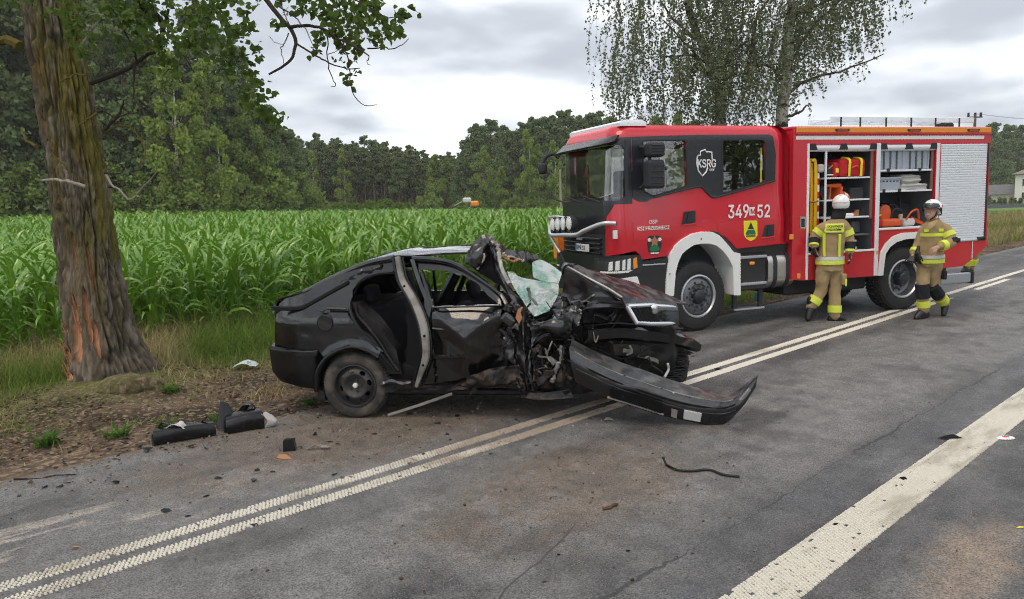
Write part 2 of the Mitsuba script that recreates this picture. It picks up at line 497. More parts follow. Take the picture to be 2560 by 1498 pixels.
scene['mat_grass'] = {'type': 'principledthin', 'base_color': {'type': 'mesh_attribute', 'name': 'vertex_color'}, 'roughness': .55, 'diff_trans': .7}


def trunk_mat(key, a, b, fy=1.0):
    bumped(key, proc(lambda p, n, uv: mix(a, b, fbm(p.x * 9, p.y * 9, p.z * 1.6 * fy, 3))), .85, lambda p, n, uv: fbm(p.x * 14, p.y * 14, p.z * 3, 3), .03, 4e-3, spec=.2)


trunk_mat('mat_pine_trunk', (.11, .075, .058), (.27, .17, .115))
trunk_mat('mat_dark_trunk', (.06, .052, .043), (.14, .12, .10))


def birch_bark(p, n, uv):
    m = smoothstep(.60, .70, noise(p.x * 5, p.y * 5, p.z * 14)) + smoothstep(.55, .7, fbm(p.x * 2, p.y * 2, p.z * 2.5, 3))
    return mix((.50, .48, .44), (.05, .045, .04), dr.minimum(m, 1))


mat('mat_birch_bark', proc(birch_bark), .8, spec=.2)


# ------------------------------------------------------------------ corn
def corn_plant(rng, h, nleaf, seg, fold, stalk=True):
    out = []
    if stalk:
        out.append(tube([[0, 0, -.1], [0, 0, h * .45], [rng.normal(0, .02), rng.normal(0, .02), h * .86]], [.017, .014, .006], 5, False))
    az = rng.uniform(0, PI)
    for i in range(nleaf):
        u = (i + .4) / nleaf
        z0 = h * (.10 + .74 * u)
        az += PI + rng.normal(0, .35)
        L = h * (.34 + .20 * math.sin(PI * min(1, u * 1.05))) * rng.uniform(.85, 1.15)
        w = .047 * (1 - .35 * abs(u - .5)) * rng.uniform(.85, 1.2)
        up = rng.uniform(1.0, 1.38) if u < .75 else rng.uniform(1.1, 1.45)
        droop = rng.uniform(1.5, 2.6) * (1 if u < .8 else .65)
        s = np.linspace(0, 1, seg + 1)
        ang = up - droop * s ** 1.5
        r = np.concatenate([[0], np.cumsum(np.cos(ang[:-1]))]) * L / seg
        z = z0 + np.concatenate([[0], np.cumsum(np.sin(ang[:-1]))]) * L / seg
        wid = w * np.minimum(1, .45 + s * 4) * (1 - s ** 2.2) ** .8
        tw = rng.normal(0, .5) * s
        d, side = np.array([math.cos(az), math.sin(az), 0]), np.array([-math.sin(az), math.cos(az), 0])
        c = d * r[:, None] + np.array([0, 0, 1]) * z[:, None]
        nrm = -np.sin(ang)[:, None] * d + np.cos(ang)[:, None] * np.array([0, 0, 1])
        e = side * np.cos(tw)[:, None] + nrm * np.sin(tw)[:, None]
        k = len(s)
        if fold:
            lift = nrm * (.38 * wid)[:, None] + nrm * (.25 * wid * np.sin(s * 17 + i))[:, None]
            v = np.vstack([c - e * wid[:, None] + lift, c, c + e * wid[:, None] + lift])
            j = np.arange(k - 1)
            f = np.vstack([np.stack([j, j + 1, k + j + 1, k + j], 1), np.stack([k + j, k + j + 1, 2 * k + j + 1, 2 * k + j], 1)])
        else:
            v = np.vstack([c - e * wid[:, None], c + e * wid[:, None]])
            j = np.arange(k - 1)
            f = np.stack([j, j + 1, k + j + 1, k + j], 1)
        out.append((v, f))
    return cat(out)


def corn():
    rng = np.random.default_rng(21)
    t = np.arange(-60, 150, .19); q = np.arange(-118, -11.65, .62)
    Tm, Q = np.meshgrid(t, q, indexing='ij')
    Tm = Tm + rng.normal(0, .05, Tm.shape); Q = Q + rng.normal(0, .05, Q.shape)
    P = road_xy(Tm, Q).reshape(-1, 2)
    x, y = P[:, 0], P[:, 1]
    D = np.hypot(x, y)
    far = 66 + 70 * sstep(-34, 4, x)
    keep = (y > 3) & (x / np.maximum(y, .1) > -.75) & (x / np.maximum(y, .1) < .30) & (y < far)
    keep &= ~((x > 2.2) & (y < 16.5))
    P, D = P[keep], D[keep]
    near, mid = D < 19, (D >= 19) & (D < 42)
    farm = D >= 42
    mid &= rng.random(len(D)) < .85
    farm &= rng.random(len(D)) < .36
    z = terrain_z(P[:, 0], P[:, 1])
    hv = .79 + .14 * (meshkit.fbm(np.stack([P[:, 0] * .12, P[:, 1] * .12, P[:, 0] * 0], -1), 2, 4) - .5)
    idx = np.argsort(D)
    near_i = [i for i in idx if near[i]]
    variants = [corn_plant(rng, 1.72, 13, 7, True) for _ in range(8)]
    dicts = [mikit.ply(v, 'mat_corn', smooth=True) for v in variants]
    pos = np.c_[P, z]
    Ms = rand_mats(pos, hv * rng.uniform(.78, 1.16, len(P)), rng, .07)
    sel = near_i[:300]
    for n_, i in enumerate(sel):
        key = 'corn_plant' if n_ == 0 else f'corn_plant_{n_:03d}'
        scene[key] = {**dicts[n_ % 8], 'to_world': T(Ms[i])}
        labels[key] = {'label': 'green corn plant in the front rows along the near edge of the field', 'category': 'corn plant', 'group': 'corn plants in the front rows of the field'}
    rest = np.array(near_i[300:])
    parts = [scatter(variants[k], Ms[rest[k::8]]) for k in range(8)]
    vm = [corn_plant(rng, 1.74, 10, 4, False, False) for _ in range(6)]
    mi_ = np.nonzero(mid)[0]
    parts += [scatter(vm[k], Ms[mi_[k::6]]) for k in range(6)]
    vfar = [xf(corn_plant(rng, 1.74, 7, 3, False, False), sc(1.5, 1.5, 1)) for _ in range(6)]
    fi = np.nonzero(farm)[0]
    parts += [scatter(vfar[k], Ms[fi[k::6]]) for k in range(6)]
    print('corn', len(near_i), len(mi_), len(fi))
    struct('corn_field', cat(parts), 'mat_corn', smooth=True, kind='stuff', label='tall green corn crop filling the field behind the wrecked car', cat_='corn field')


corn()


# ------------------------------------------------------------------ verge grass and weeds
def blades(pos, h, w, lean, rng, seg=3):
    n = len(pos)
    a = rng.uniform(0, 2 * PI, n)
    d = np.stack([np.cos(a), np.sin(a), a * 0], 1); sd = np.stack([-np.sin(a), np.cos(a), a * 0], 1)
    rows = []
    for k in range(seg + 1):
        s = k / seg
        c = pos + d * (lean * h * s ** 1.8)[:, None] + np.array([0, 0, 1]) * (h * s * (1 - .25 * lean * s))[:, None]
        ww = (w * (1 - s) ** .7)[:, None]
        rows += [c - sd * ww, c + sd * ww] if k < seg else [c]
    m = 2 * seg + 1
    v = np.stack(rows, 1).reshape(-1, 3)
    f = []
    for k in range(seg - 1):
        f += [[2 * k, 2 * k + 1, 2 * k + 3], [2 * k, 2 * k + 3, 2 * k + 2]]
    f.append([2 * seg - 2, 2 * seg - 1, 2 * seg])
    F = (np.array(f)[None] + (np.arange(n) * m)[:, None, None]).reshape(-1, 3)
    return v, F, m


def verge_grass():
    rng = np.random.default_rng(31)
    N = 130000
    t, q = rng.uniform(-3.5, 22, N), rng.uniform(-13.8, -7.1, N)
    P = road_xy(t, q); x, y = P[:, 0], P[:, 1]
    n1 = meshkit.fbm(np.stack([x * .9, y * .9, x * 0], -1), 3, 12); n2 = meshkit.noise(np.stack([x * 2.6, y * 2.6, x * 0], -1), 5)
    dens = .95 * sstep(8.9, 10.3, -q + 1.2 * (n1 - .5)) + 1.0 * (n2 > .56) * (n1 > .36) * sstep(7.3, 7.9, -q) + .03
    bare = np.exp(-((x + 4.5) ** 2 + (y - 8.5) ** 2) / .8)
    dens = np.maximum(dens, .8 * sstep(9, 11.5, t) * sstep(7.05, 7.5, -q) * (.3 + .7 * (n1 > .42)))
    dens *= 1 - .8 * bare
    keep = (rng.random(N) < dens) & (x / y > -.76) & (x / y < .85)
    x, y, q, n1, n2 = x[keep], y[keep], q[keep], n1[keep], n2[keep]
    n = len(x)
    dry = np.clip(sstep(.40, .62, meshkit.fbm(np.stack([x * .55 + 4, y * .55, x * 0], -1), 3, 7)) + .25 * rng.random(n) - .1, 0, 1)
    tall = sstep(9.1, 10.8, -q)
    h = (.05 + .09 * rng.random(n)) * (1 + .8 * sstep(9, 11, t[keep])) * (1 - tall) + tall * rng.uniform(.18, .62, n)
    w = .0035 + .004 * rng.random(n) * (1 - .4 * tall)
    lean = rng.uniform(.2, 1.3, n)
    pos = np.c_[x, y, terrain_z(x, y) - .01]
    v, f, m = blades(pos, h, w, lean, rng)
    g = np.array([.14, .22, .04])[None] * rng.uniform(.7, 1.4, (n, 1)); b = np.array([.46, .38, .19])[None] * rng.uniform(.6, 1.25, (n, 1))
    col = g * (1 - dry[:, None]) + b * dry[:, None]
    struct('verge_grass', (v, f), 'mat_grass', smooth=False, kind='stuff', label='dry and green wild grass on the verge between the road and the corn', cat_='grass', color=np.repeat(col, m, 0))


verge_grass()


def weed(name, x, y, r, n, label, col, seed):
    rng = np.random.default_rng(seed)
    z = float(terrain_z(x, y))
    pos = np.c_[x + rng.normal(0, r * .25, n), y + rng.normal(0, r * .25, n), np.full(n, z)]
    v, f, m = blades(pos, rng.uniform(.5, 1.2, n) * r, np.full(n, r * .075), rng.uniform(.7, 1.6, n), rng, 4)
    c = np.array(col)[None] * rng.uniform(.7, 1.3, (n, 1))
    solo(name, (v, f), 'mat_grass', label, 'weed', smooth=False, color=np.repeat(c, m, 0))


for i, (x, y, r, n, lab) in enumerate([(-4.12, 6.62, .20, 40, 'tuft of bright green grass at the far left by the road edge'), (-3.58, 6.78, .17, 34, 'broad leaved green weed in the earth left of the black plastic trims'),
                                       (-3.28, 7.02, .14, 26, 'small green weed directly behind the low black trim'), (-2.84, 7.28, .13, 40, 'green grass tuft behind the two black plastic trims'), (-2.12, 7.75, .12, 30, 'small grass tuft under the rear bumper of the wrecked car'),
                                       (-3.75, 8.25, .16, 40, 'green weed at the right foot of the big tree')]):
    weed('weed', x, y, r, n, lab, (.08, .17, .03), 300 + i)


# fallen leaves, bark crumbs and clods on the verge and on the road
def litter():
    rng = np.random.default_rng(33)
    N = 16000
    t, q = rng.uniform(-2.5, 9, N), rng.uniform(-9.8, -6.3, N)
    P = road_xy(t, q)
    dens = sstep(6.2, 7.6, -q) * (.25 + .75 * (meshkit.fbm(np.c_[P * 1.3, P[:, 0] * 0], 3, 6) > .48))
    k = rng.random(N) < dens
    P = P[k]; n = len(P)
    pos = np.c_[P, terrain_z(P[:, 0], P[:, 1]) + .022]
    base = (np.array([[-.5, -.22, 0], [.1, -.3, .12], [.55, 0, .05], [.1, .3, .15], [-.5, .2, .03]]), np.array([[0, 1, 2], [0, 2, 3], [0, 3, 4]]))
    M = rand_mats(pos, rng.uniform(.014, .042, n), rng, .5)
    v, f = scatter(base, M)
    pal = np.array([[.13, .085, .052], [.21, .15, .09], [.07, .046, .03], [.24, .13, .08], [.34, .29, .20], [.045, .034, .024]])
    struct('leaf_litter', (v, f), 'mat_grass', smooth=False, kind='stuff', label='dead leaves and bark crumbs lying on the earth around the tree', cat_='leaf litter', color=np.repeat(pal[rng.integers(0, 6, n)] * rng.uniform(.7, 1.1, (n, 1)), 5, 0))


litter()


def clods():
    rng = np.random.default_rng(34)
    ico = trimesh.creation.icosphere(1)
    var = []
    for k in range(5):
        v = np.array(ico.vertices) * (1 + .55 * (meshkit.noise(np.array(ico.vertices) * 1.6 + 7 * k, k)[:, None] - .5)) * np.array([1, .8, .55]); var.append((v, np.array(ico.faces)))
    spots = [(4.3, -6.2, 2.6, .6, 700), (3.9, -3.5, 1.1, .75, 420), (5.6, -3.4, 1.2, .7, 160), (4.4, -1.2, .8, .3, 40), (1.4, -6.3, 1.6, .5, 240), (3.0, -4.2, 2.6, 1.4, 260), (6.0, -2.4, 2.2, .5, 60)]
    P, S = [], []
    for t0, q0, a, b, n in spots:
        P.append(road_xy(t0 + rng.normal(0, a, n) * .7, q0 + rng.normal(0, b, n) * .7)); S.append(np.minimum(.0015 + rng.exponential(.0019, n), .012))
    P, S = np.vstack(P), np.concatenate(S)
    M = rand_mats(np.c_[P, S * .35 + .002], S, rng, .4)
    struct('earth_clods', cat([scatter(var[k], M[k::5]) for k in range(5)]), 'mat_clod', smooth=True, kind='stuff', label='crumbs of brown earth scattered over the asphalt', cat_='earth')


mat('mat_clod', proc(lambda p, n, uv: mix((.035, .026, .020), (.15, .10, .065), noise(p.x * 7, p.y * 7, 1))), .9, spec=.15)
clods()

# ------------------------------------------------------------------ far trees: a few kinds, each built once with trunk and crown, then set one by one
def clump_leaves(centres, radii, n, size, rng, flat=1.0, tri=False):
    k = rng.integers(0, len(centres), n)
    d = rng.normal(size=(n, 3)); d /= np.linalg.norm(d, axis=1, keepdims=True)
    r = radii[k] * rng.random(n) ** .42
    pos = centres[k] + d * r[:, None] * np.array([1, 1, flat])
    base = (np.array([[-.5, 0, 0], [0, -.38, .06], [.5, 0, 0], [0, .38, .06]]), np.array([[0, 1, 2], [0, 2, 3]])) if not tri else (np.array([[-.5, -.2, 0], [.5, 0, 0], [-.3, .35, .05]]), np.array([[0, 1, 2]]))
    return scatter(base, rand_mats(pos, size * rng.uniform(.6, 1.4, n), rng))


def limb_lines(trunk_top, centres, rng, r0):
    out = []
    for c in centres:
        h = max(.15 * trunk_top, min(trunk_top * .98, c[2] - rng.uniform(.0, .12) * trunk_top))
        a = np.array([0, 0, h]); m = (a + c) / 2 + np.array([0, 0, -.04 * trunk_top])
        out.append(tube([a, m, c], [r0 * .35, r0 * .22, r0 * .08], 4, False))
    return out


def pine_kind(seed, h, bare, rad, n, leaf=.42):
    rng = np.random.default_rng(seed)
    cs, rs = [], []
    z = h * bare
    while z < h * .985:
        u = (z - h * bare) / (h * (1 - bare))
        for _ in range(6 if u < .7 else 4):
            R = rad * (1 - .75 * u ** 1.4) * rng.uniform(.35, 1.0)
            a = rng.uniform(0, 2 * PI)
            cs.append([R * math.cos(a), R * math.sin(a), z + rng.normal(0, .25)]); rs.append(rad * (.40 - .20 * u) * rng.uniform(.8, 1.25))
        z += h * .055
    for k in range(4):
        cs.append([rng.normal(0, .1) * rad, rng.normal(0, .1) * rad, h * (.90 + .03 * k)]); rs.append(rad * (.30 - .05 * k))
    cs, rs = np.array(cs), np.array(rs)
    bend = rng.normal(0, .018 * h, 2)
    trunk = [tube([[0, 0, -1.5], [bend[0] * .3, bend[1] * .3, h * .45], [0, 0, h * .95]], [h * .0135, h * .0105, h * .003], 8, False)] + limb_lines(h * .95, cs[rng.permutation(len(cs))[:12]], rng, h * .012)
    if bare > .3:
        for _ in range(7):
            a, zz = rng.uniform(0, 2 * PI), rng.uniform(.15, bare) * h
            trunk.append(tube([[0, 0, zz], [math.cos(a) * rad * .5, math.sin(a) * rad * .5, zz + rng.uniform(-.3, .4)]], [h * .002, h * .0008], 4, False))
    return cat(trunk), clump_leaves(cs, rs, n, leaf, rng, .55)


def leafy_kind(seed, h, w, n, lean=0, low=.12, leaf=.36, weep=0):
    rng = np.random.default_rng(seed)
    cs, rs = [], []
    for _ in range(34):
        u = rng.random() ** .85
        z = h * (low + (1 - low) * u)
        R = w * math.sin(PI * min(.97, .18 + .80 * u)) ** .8 * rng.uniform(.2, 1.0)
        a = rng.uniform(0, 2 * PI)
        cs.append([R * math.cos(a), R * math.sin(a), z - weep * R * .5]); rs.append(w * rng.uniform(.22, .42) * (1.15 - .5 * u))
    cs.append([0, 0, h * .97]); rs.append(w * .2)
    cs, rs = np.array(cs), np.array(rs)
    trunk = [tube([[0, 0, -1.5], [lean * .4, 0, h * .4], [lean, 0, h * .93]], [h * .0125, h * .009, h * .002], 8, False)] + limb_lines(h * .9, cs[:16], rng, h * .012)
    return cat(trunk), clump_leaves(cs, rs, n, leaf, rng, 1.0 if not weep else 1.5)


KIND = {'pine_tall': (pine_kind(1, 17, .50, 2.3, 3600, .34), 'mat_pine_trunk', 'mat_pine'), 'pine_tall2': (pine_kind(2, 17, .42, 2.6, 3800, .34), 'mat_pine_trunk', 'mat_pine'),
        'pine_tall3': (pine_kind(3, 17, .58, 2.0, 3200, .34), 'mat_pine_trunk', 'mat_pine'), 'pine_full': (pine_kind(4, 17, .14, 3.6, 7600, .38), 'mat_dark_trunk', 'mat_pine'), 'pine_full2': (pine_kind(14, 17, .22, 3.9, 7600, .38), 'mat_dark_trunk', 'mat_pine'),
        'leafy': (leafy_kind(5, 14, 3.2, 7000, leaf=.29), 'mat_dark_trunk', 'mat_leafy'), 'leafy2': (leafy_kind(6, 14, 2.6, 6000, leaf=.29), 'mat_dark_trunk', 'mat_leafy_light'),
        'birch': (leafy_kind(7, 16, 2.3, 4200, .6, .22, .34, 1), 'mat_birch_bark', 'mat_leafy_light'), 'bush': (leafy_kind(8, 5, 2.6, 2600, 0, .03, .30), 'mat_dark_trunk', 'mat_leafy'), 'bright': (leafy_kind(9, 3, 2.6, 1800, 0, .02, .26), 'mat_dark_trunk', 'mat_bush')}
DICT = {k: (mikit.ply(vf(v[0][0]), v[1], smooth=True), mikit.ply(vf(v[0][1]), v[2], smooth=False)) for k, v in KIND.items()}
NAME = {'pine_tall': 'pine_tree', 'pine_tall2': 'pine_tree', 'pine_tall3': 'pine_tree', 'pine_full': 'pine_tree', 'pine_full2': 'pine_tree', 'leafy': 'leafy_tree', 'leafy2': 'leafy_tree', 'birch': 'birch_tree', 'bush': 'bush', 'bright': 'bush'}
HT = {'leafy': 14, 'leafy2': 14, 'birch': 16, 'bush': 5, 'bright': 3}
trng = np.random.default_rng(77)


def tree(kind, x, y, h, label, group, z=None, wide=1.0):
    key = numbered(NAME[kind]); labels[key] = {'label': label, 'category': NAME[kind].replace('_', ' ')}
    if group:
        labels[key]['group'] = group
    s = h / HT.get(kind, 17)
    z = float(terrain_z(x, y)) if z is None else z
    M = T(tr(x, y, z) @ rot('z', trng.uniform(0, 360)) @ sc(s * wide, s * wide, s))
    for part, d in zip(('trunk', 'crown'), DICT[kind]):
        scene[f'{key}__{part}'] = {**d, 'to_world': M}


def at_px(u, D):
    """a spot on the ground in the direction of column u (0-2560 of the photograph), at depth D"""
    return (u - 1280) / 1930 * D, D


def height_at(v, u, D):
    """the height that reaches row v of the photograph there"""
    return 2.0 + D * ((548.6 - .033 * u) - v) / 1930


# the wood on the left, behind the near end of the field
def place_tree(kind, u, v, D, label, group=None, wide=1.0):
    x, y = at_px(u, D)
    z = float(terrain_z(x, y))
    tree(kind, x, y, height_at(v, u, D) - z, label, group, z, wide)


LG = 'tall dark pines of the wood on the left'
for u, v, D, k in [(-80, -80, 69, 'pine_full'), (20, -120, 72, 'pine_full2'), (90, -60, 78, 'pine_full'), (-20, 60, 67, 'pine_full2'), (330, -70, 74, 'pine_full2'), (280, -40, 80, 'pine_full'), (400, 30, 86, 'pine_full'), (555, 40, 84, 'pine_full2'), (350, 150, 72, 'pine_tall2'), (500, 120, 76, 'pine_tall'), (250, 90, 70, 'pine_full'), (150, 40, 75, 'pine_full2'), (610, 110, 88, 'pine_full'), (-190, -60, 70, 'pine_full2'), (-300, -90, 72, 'pine_full'), (-410, -60, 71, 'pine_full2'), (-530, -80, 73, 'pine_full')]:
    place_tree(k, u, v, D, 'tall dark pine crowded into the wood on the left behind the corn', LG)
place_tree('birch', 462, 150, 70, 'slender birch with a white stem among the pines on the left')
place_tree('birch', 568, 330, 72, 'thin young birch near the right end of the left wood')
place_tree('leafy', 420, 190, 73, 'light green leafy tree left of the slender white birch')
place_tree('leafy2', 548, 170, 74, 'yellowish green leafy tree at the right of the slender birch')
place_tree('leafy', 655, 240, 82, 'sparse leafy tree standing out at the right end of the left wood', wide=.8)
place_tree('pine_full', 690, 270, 86, 'pine at the right end of the left wood beside a sparse leafy tree')
place_tree('pine_full2', 748, 330, 92, 'shorter pine stepping down from the left wood towards the low pines')
for u, v, D in [(20, 390, 68), (90, 420, 67), (300, 420, 69), (380, 440, 70), (470, 430, 70), (560, 420, 74), (640, 400, 80), (700, 430, 82), (760, 440, 90), (-60, 410, 66)]:
    place_tree('bush', u, v, D, 'dark green undergrowth bush at the foot of the left wood', 'undergrowth bushes along the left wood', 1.1)
# low pines in the middle, thin stems in rows
mrng = np.random.default_rng(5)
for row, D0 in enumerate((140, 146, 153, 161)):
    for u in np.arange(755, 1165, 15 if row < 2 else 19):
        uu = u + mrng.normal(0, 4)
        v = np.interp(uu, [760, 850, 960, 1060, 1120, 1170], [368, 362, 372, 388, 398, 405]) + mrng.normal(0, 9) - row * 2
        place_tree(['pine_tall', 'pine_tall2', 'pine_tall3'][mrng.integers(0, 3)], uu, v, D0 + mrng.normal(0, 2), 'straight young pine with a bare stem in the low pine stand behind the corn', 'pines of the low stand in the middle')
for u, v, D, k, lab in [(800, 385, 136, 'birch', 'pale stemmed birch at the left end of the low pine stand'), (873, 380, 136, 'birch', 'birch with a light stem in front of the low pine stand'), (1010, 372, 137, 'pine_tall2', 'pine that stands a little above the low stand'),
                        (1100, 392, 134, 'leafy2', 'round green leafy tree at the right end of the low pine stand'), (1130, 402, 132, 'leafy', 'leafy tree left of the high dark pines')]:
    place_tree(k, u, v, D, lab)
for i, u in enumerate(np.arange(815, 1060, 31)):
    place_tree('bright', u + mrng.normal(0, 6), 512 - 4 * mrng.random() - (6 if i in (4, 5) else 0), 124, 'bright yellowish green bush at the far edge of the corn', 'bright bushes at the far edge of the corn', 1.1)
for i, u in enumerate((1085, 1180, 1215, 1270, 1330, 1385)):
    place_tree('bush', u, 470 + 12 * (i % 2), 118, 'green bush at the foot of the high pines by the field', 'bushes at the foot of the high pines')
# the high group right of the middle
RG = 'high pines right of the middle'
for u, v, D, k in [(1180, 352, 128, 'pine_full'), (1208, 316, 126, 'pine_full2'), (1240, 305, 130, 'pine_full'), (1165, 405, 124, 'pine_full'), (1285, 330, 134, 'pine_full2'), (1322, 312, 132, 'pine_full'), (1345, 300, 136, 'pine_full2'), (1385, 296, 133, 'pine_full'), (1425, 282, 130, 'pine_full'), (1460, 296, 134, 'pine_full2'), (1500, 286, 132, 'pine_full'), (1530, 300, 138, 'pine_full'),
                   (1265, 320, 145, 'pine_full'), (1400, 300, 148, 'pine_full2'), (1480, 295, 150, 'pine_full'), (1200, 340, 142, 'pine_full2')]:
    place_tree(k, u, v, D, 'high dark pine in the group right of the low pine stand', RG)
for u, v, k, lab in [(1222, 372, 'leafy', 'light green leafy tree in front of the high pines, leftmost of its row'), (1262, 420, 'leafy2', 'low leafy tree in front of the high pines, second of its row'), (1330, 335, 'birch', 'slim birch rising in front of the high pines'), (1352, 368, 'leafy', 'yellowish leafy tree beside the slim birch before the high pines'), (1395, 360, 'birch', 'pale green birch just left of the red truck cab'), (1300, 450, 'leafy2', 'grey green shrub like tree at the foot of the high pines'), (1440, 350, 'leafy', 'leafy tree half hidden by the front of the truck cab')]:
    place_tree(k, u, v, 117, lab, None, .9)
for u, v, D, k in [(1570, 318, 134, 'pine_full'), (1610, 312, 138, 'pine_full2'), (1650, 300, 131, 'leafy'), (1700, 296, 134, 'leafy2'), (1740, 306, 137, 'pine_full'), (1790, 318, 134, 'pine_full2'), (1840, 320, 138, 'pine_full'), (1890, 322, 135, 'pine_full2'), (1940, 330, 139, 'pine_full'), (1690, 330, 128, 'pine_full2')]:
    place_tree(k, u, v, D, 'tree of the far wood hidden behind the cab of the fire engine', 'trees of the far wood behind the engine')
# the wood far to the right, behind the house
for u, v, D, k in [(2380, 330, 190, 'pine_full'), (2430, 322, 186, 'pine_full2'), (2475, 312, 188, 'pine_full'), (2510, 316, 192, 'pine_full2'), (2545, 318, 188, 'pine_full'), (2590, 325, 190, 'pine_full2'), (2640, 330, 190, 'pine_full'), (2455, 345, 178, 'pine_full'), (2500, 350, 176, 'pine_full2'), (2550, 355, 178, 'pine_full'), (2400, 360, 176, 'pine_full2'), (2600, 350, 180, 'pine_full')]:
    place_tree(k, u, v, D, 'dark pine of the wood behind the pale house on the right', 'pines of the wood on the right')


# the depth of the woods, too dense to tell trees apart
def forest_mass():
    rng = np.random.default_rng(9)
    out, stems = [], []
    def wall(us, vtop, D, thick, n, size):
        u = rng.uniform(us[0], us[-1], n); Dd = D + rng.uniform(0, thick, n)
        top = np.interp(u, us, vtop)
        x, y = (u - 1280) / 1930 * Dd, Dd
        z0 = terrain_z(x, y); h = 2.0 + Dd * ((548.6 - .033 * u) - top) / 1930
        z = z0 + (h - z0) * rng.random(n) ** .8
        base = (np.array([[-.5, 0, 0], [0, -.4, .06], [.5, 0, 0], [0, .4, .06]]), np.array([[0, 1, 2], [0, 2, 3]]))
        out.append(scatter(base, rand_mats(np.c_[x, y, z], size * rng.uniform(.6, 1.5, n), rng)))
    wall([-620, 0, 300, 600, 700, 760], [40, 60, 90, 210, 300, 350], 92, 18, 30000, .9)
    wall([740, 900, 1060, 1170], [400, 402, 415, 425], 172, 25, 22000, 1.0)
    wall([1140, 1200, 1300, 1560], [420, 352, 335, 310], 152, 18, 16000, .9)
    wall([2350, 2450, 2700], [345, 335, 345], 198, 20, 10000, 1.1)
    struct('forest_depth', cat(out), 'mat_pine', smooth=False, kind='stuff', label='dark depth of the pine woods beyond the first rows of trees', cat_='forest')


forest_mass()

# ------------------------------------------------------------------ the wrecked car
def dusty(key, a, dust, amount, rough, coat=0., spec=.5, f=3.0, metal=0.):
    """a finish with earth and dust lying on it in blotches"""
    def col(p, n, uv):
        m = smoothstep(.62 - amount * .4, .95 - amount * .3, fbm(p.x * f, p.y * f, p.z * f, 4) + .10 * n.z)
        return mix(a, dust, m * min(1, amount * 1.4))
    scene[key] = {'type': 'twosided', 'bsdf': {'type': 'principled', 'base_color': proc(col), 'roughness': rough, 'clearcoat': coat, 'clearcoat_gloss': .96, 'specular': spec, 'metallic': metal}}


dusty('mat_car_paint', (.002, .002, .0025), (.04, .034, .028), .03, .06, .5, .75)
dusty('mat_car_crumpled', (.006, .006, .007), (.12, .105, .09), .16, .20, 1.0, .6, 8)
dusty('mat_car_plastic', (.004, .004, .0045), (.04, .034, .028), .10, .30, .2, .4, 6)
dusty('mat_car_under', (.008, .0075, .0075), (.050, .038, .029), .35, .5, 0, .4, 7)
dusty('mat_mud', (.012, .011, .010), (.10, .066, .043), .45, .6, 0, .35, 7)
dusty('mat_bare_metal', (.33, .32, .30), (.10, .085, .07), .45, .40, 0, .5, 8, .55)
dusty('mat_grey_seal', (.27, .26, .235), (.10, .09, .075), .5, .55, 0, .5, 9)
dusty('mat_tyre_dust', (.032, .031, .030), (.135, .115, .095), .55, .8, 0, .3, 9)
dusty('mat_steel_rim', (.022, .022, .024), (.09, .075, .06), .4, .42, 0, .5, 12)
dusty('mat_ledge', (.030, .031, .033), (.14, .135, .13), .5, .28, .5, .6, 11)
mat('mat_fabric_dark', (.010, .010, .012), .85, two=True, spec=.2)
mat('mat_chrome', (.78, .79, .80), .14, 1.0, two=True)
mat('mat_black_mesh', (.006, .006, .0065), .75, two=True, spec=.2)
dusty('mat_hood', (.008, .008, .009), (.17, .165, .16), .42, .22, .8, .5, 12)
mat('mat_foam', (.42, .20, .10), .85, two=True, spec=.2)
mat('mat_beige_trim', (.42, .38, .29), .7, two=True)
mat('mat_blue_plastic', (.03, .24, .50), .45, two=True)
mat('mat_white_plastic', (.66, .66, .63), .45, two=True)
mat('mat_lens_red', (.42, .035, .012), .15, two=True, clearcoat=1.0)
scene['mat_dark_glass'] = {'type': 'twosided', 'bsdf': {'type': 'principled', 'base_color': {'type': 'rgb', 'value': [.010, .012, .012]}, 'roughness': .06, 'specular': .8, 'clearcoat': 1.0}}
scene['mat_pane'] = {'type': 'thindielectric'}


def shatter(p, n, uv):
    a = p.x * 38 + 3 * noise(p.x * 7, p.y * 7, p.z * 7)
    v = voronoi(a + p.y * 9, p.z * 38 + p.y * 20)
    edge = 1 - smoothstep(.02, .16, v[1] - v[0])
    big = fbm(p.x * 7, p.y * 7, p.z * 7, 4)
    c = mix((.38, .64, .56), (.86, .92, .90), smoothstep(.30, .54, big))
    c = mix(c, mi.Color3f(.12, .34, .27), .55 * smoothstep(.62, .72, fbm(p.x * 13, p.y * 13 + 4, p.z * 13, 3)))
    return mix(c, mi.Color3f(.84, .90, .87), .55 * edge)


scene['mat_shattered'] = {'type': 'bumpmap', 'arbitrary': proc(lambda p, n, uv: voronoi(p.x * 38 + p.y * 9, p.z * 38 + p.y * 20)[0] + fbm(p.x * 9, p.y * 9, p.z * 9, 3), 2e-3), 'scale': .02,
                          'bsdf': {'type': 'principledthin', 'base_color': proc(shatter), 'roughness': .32, 'diff_trans': .5, 'spec_trans': .05}}

CARM = np.eye(4); CARM[:3, :3] = rot('z', -8)[:3, :3]; CARM[:3, 3] = (-1.554, 7.199, 0)
car = thing('car', 'wrecked black sedan with a crushed front and a missing rear door on the road edge', 'car', CARM)


def L3(pts):
    """(along, towards the viewer, up) to the car's own axes"""
    p = np.array(pts, float); return np.stack([p[:, 0], -p[:, 1], p[:, 2]], 1)


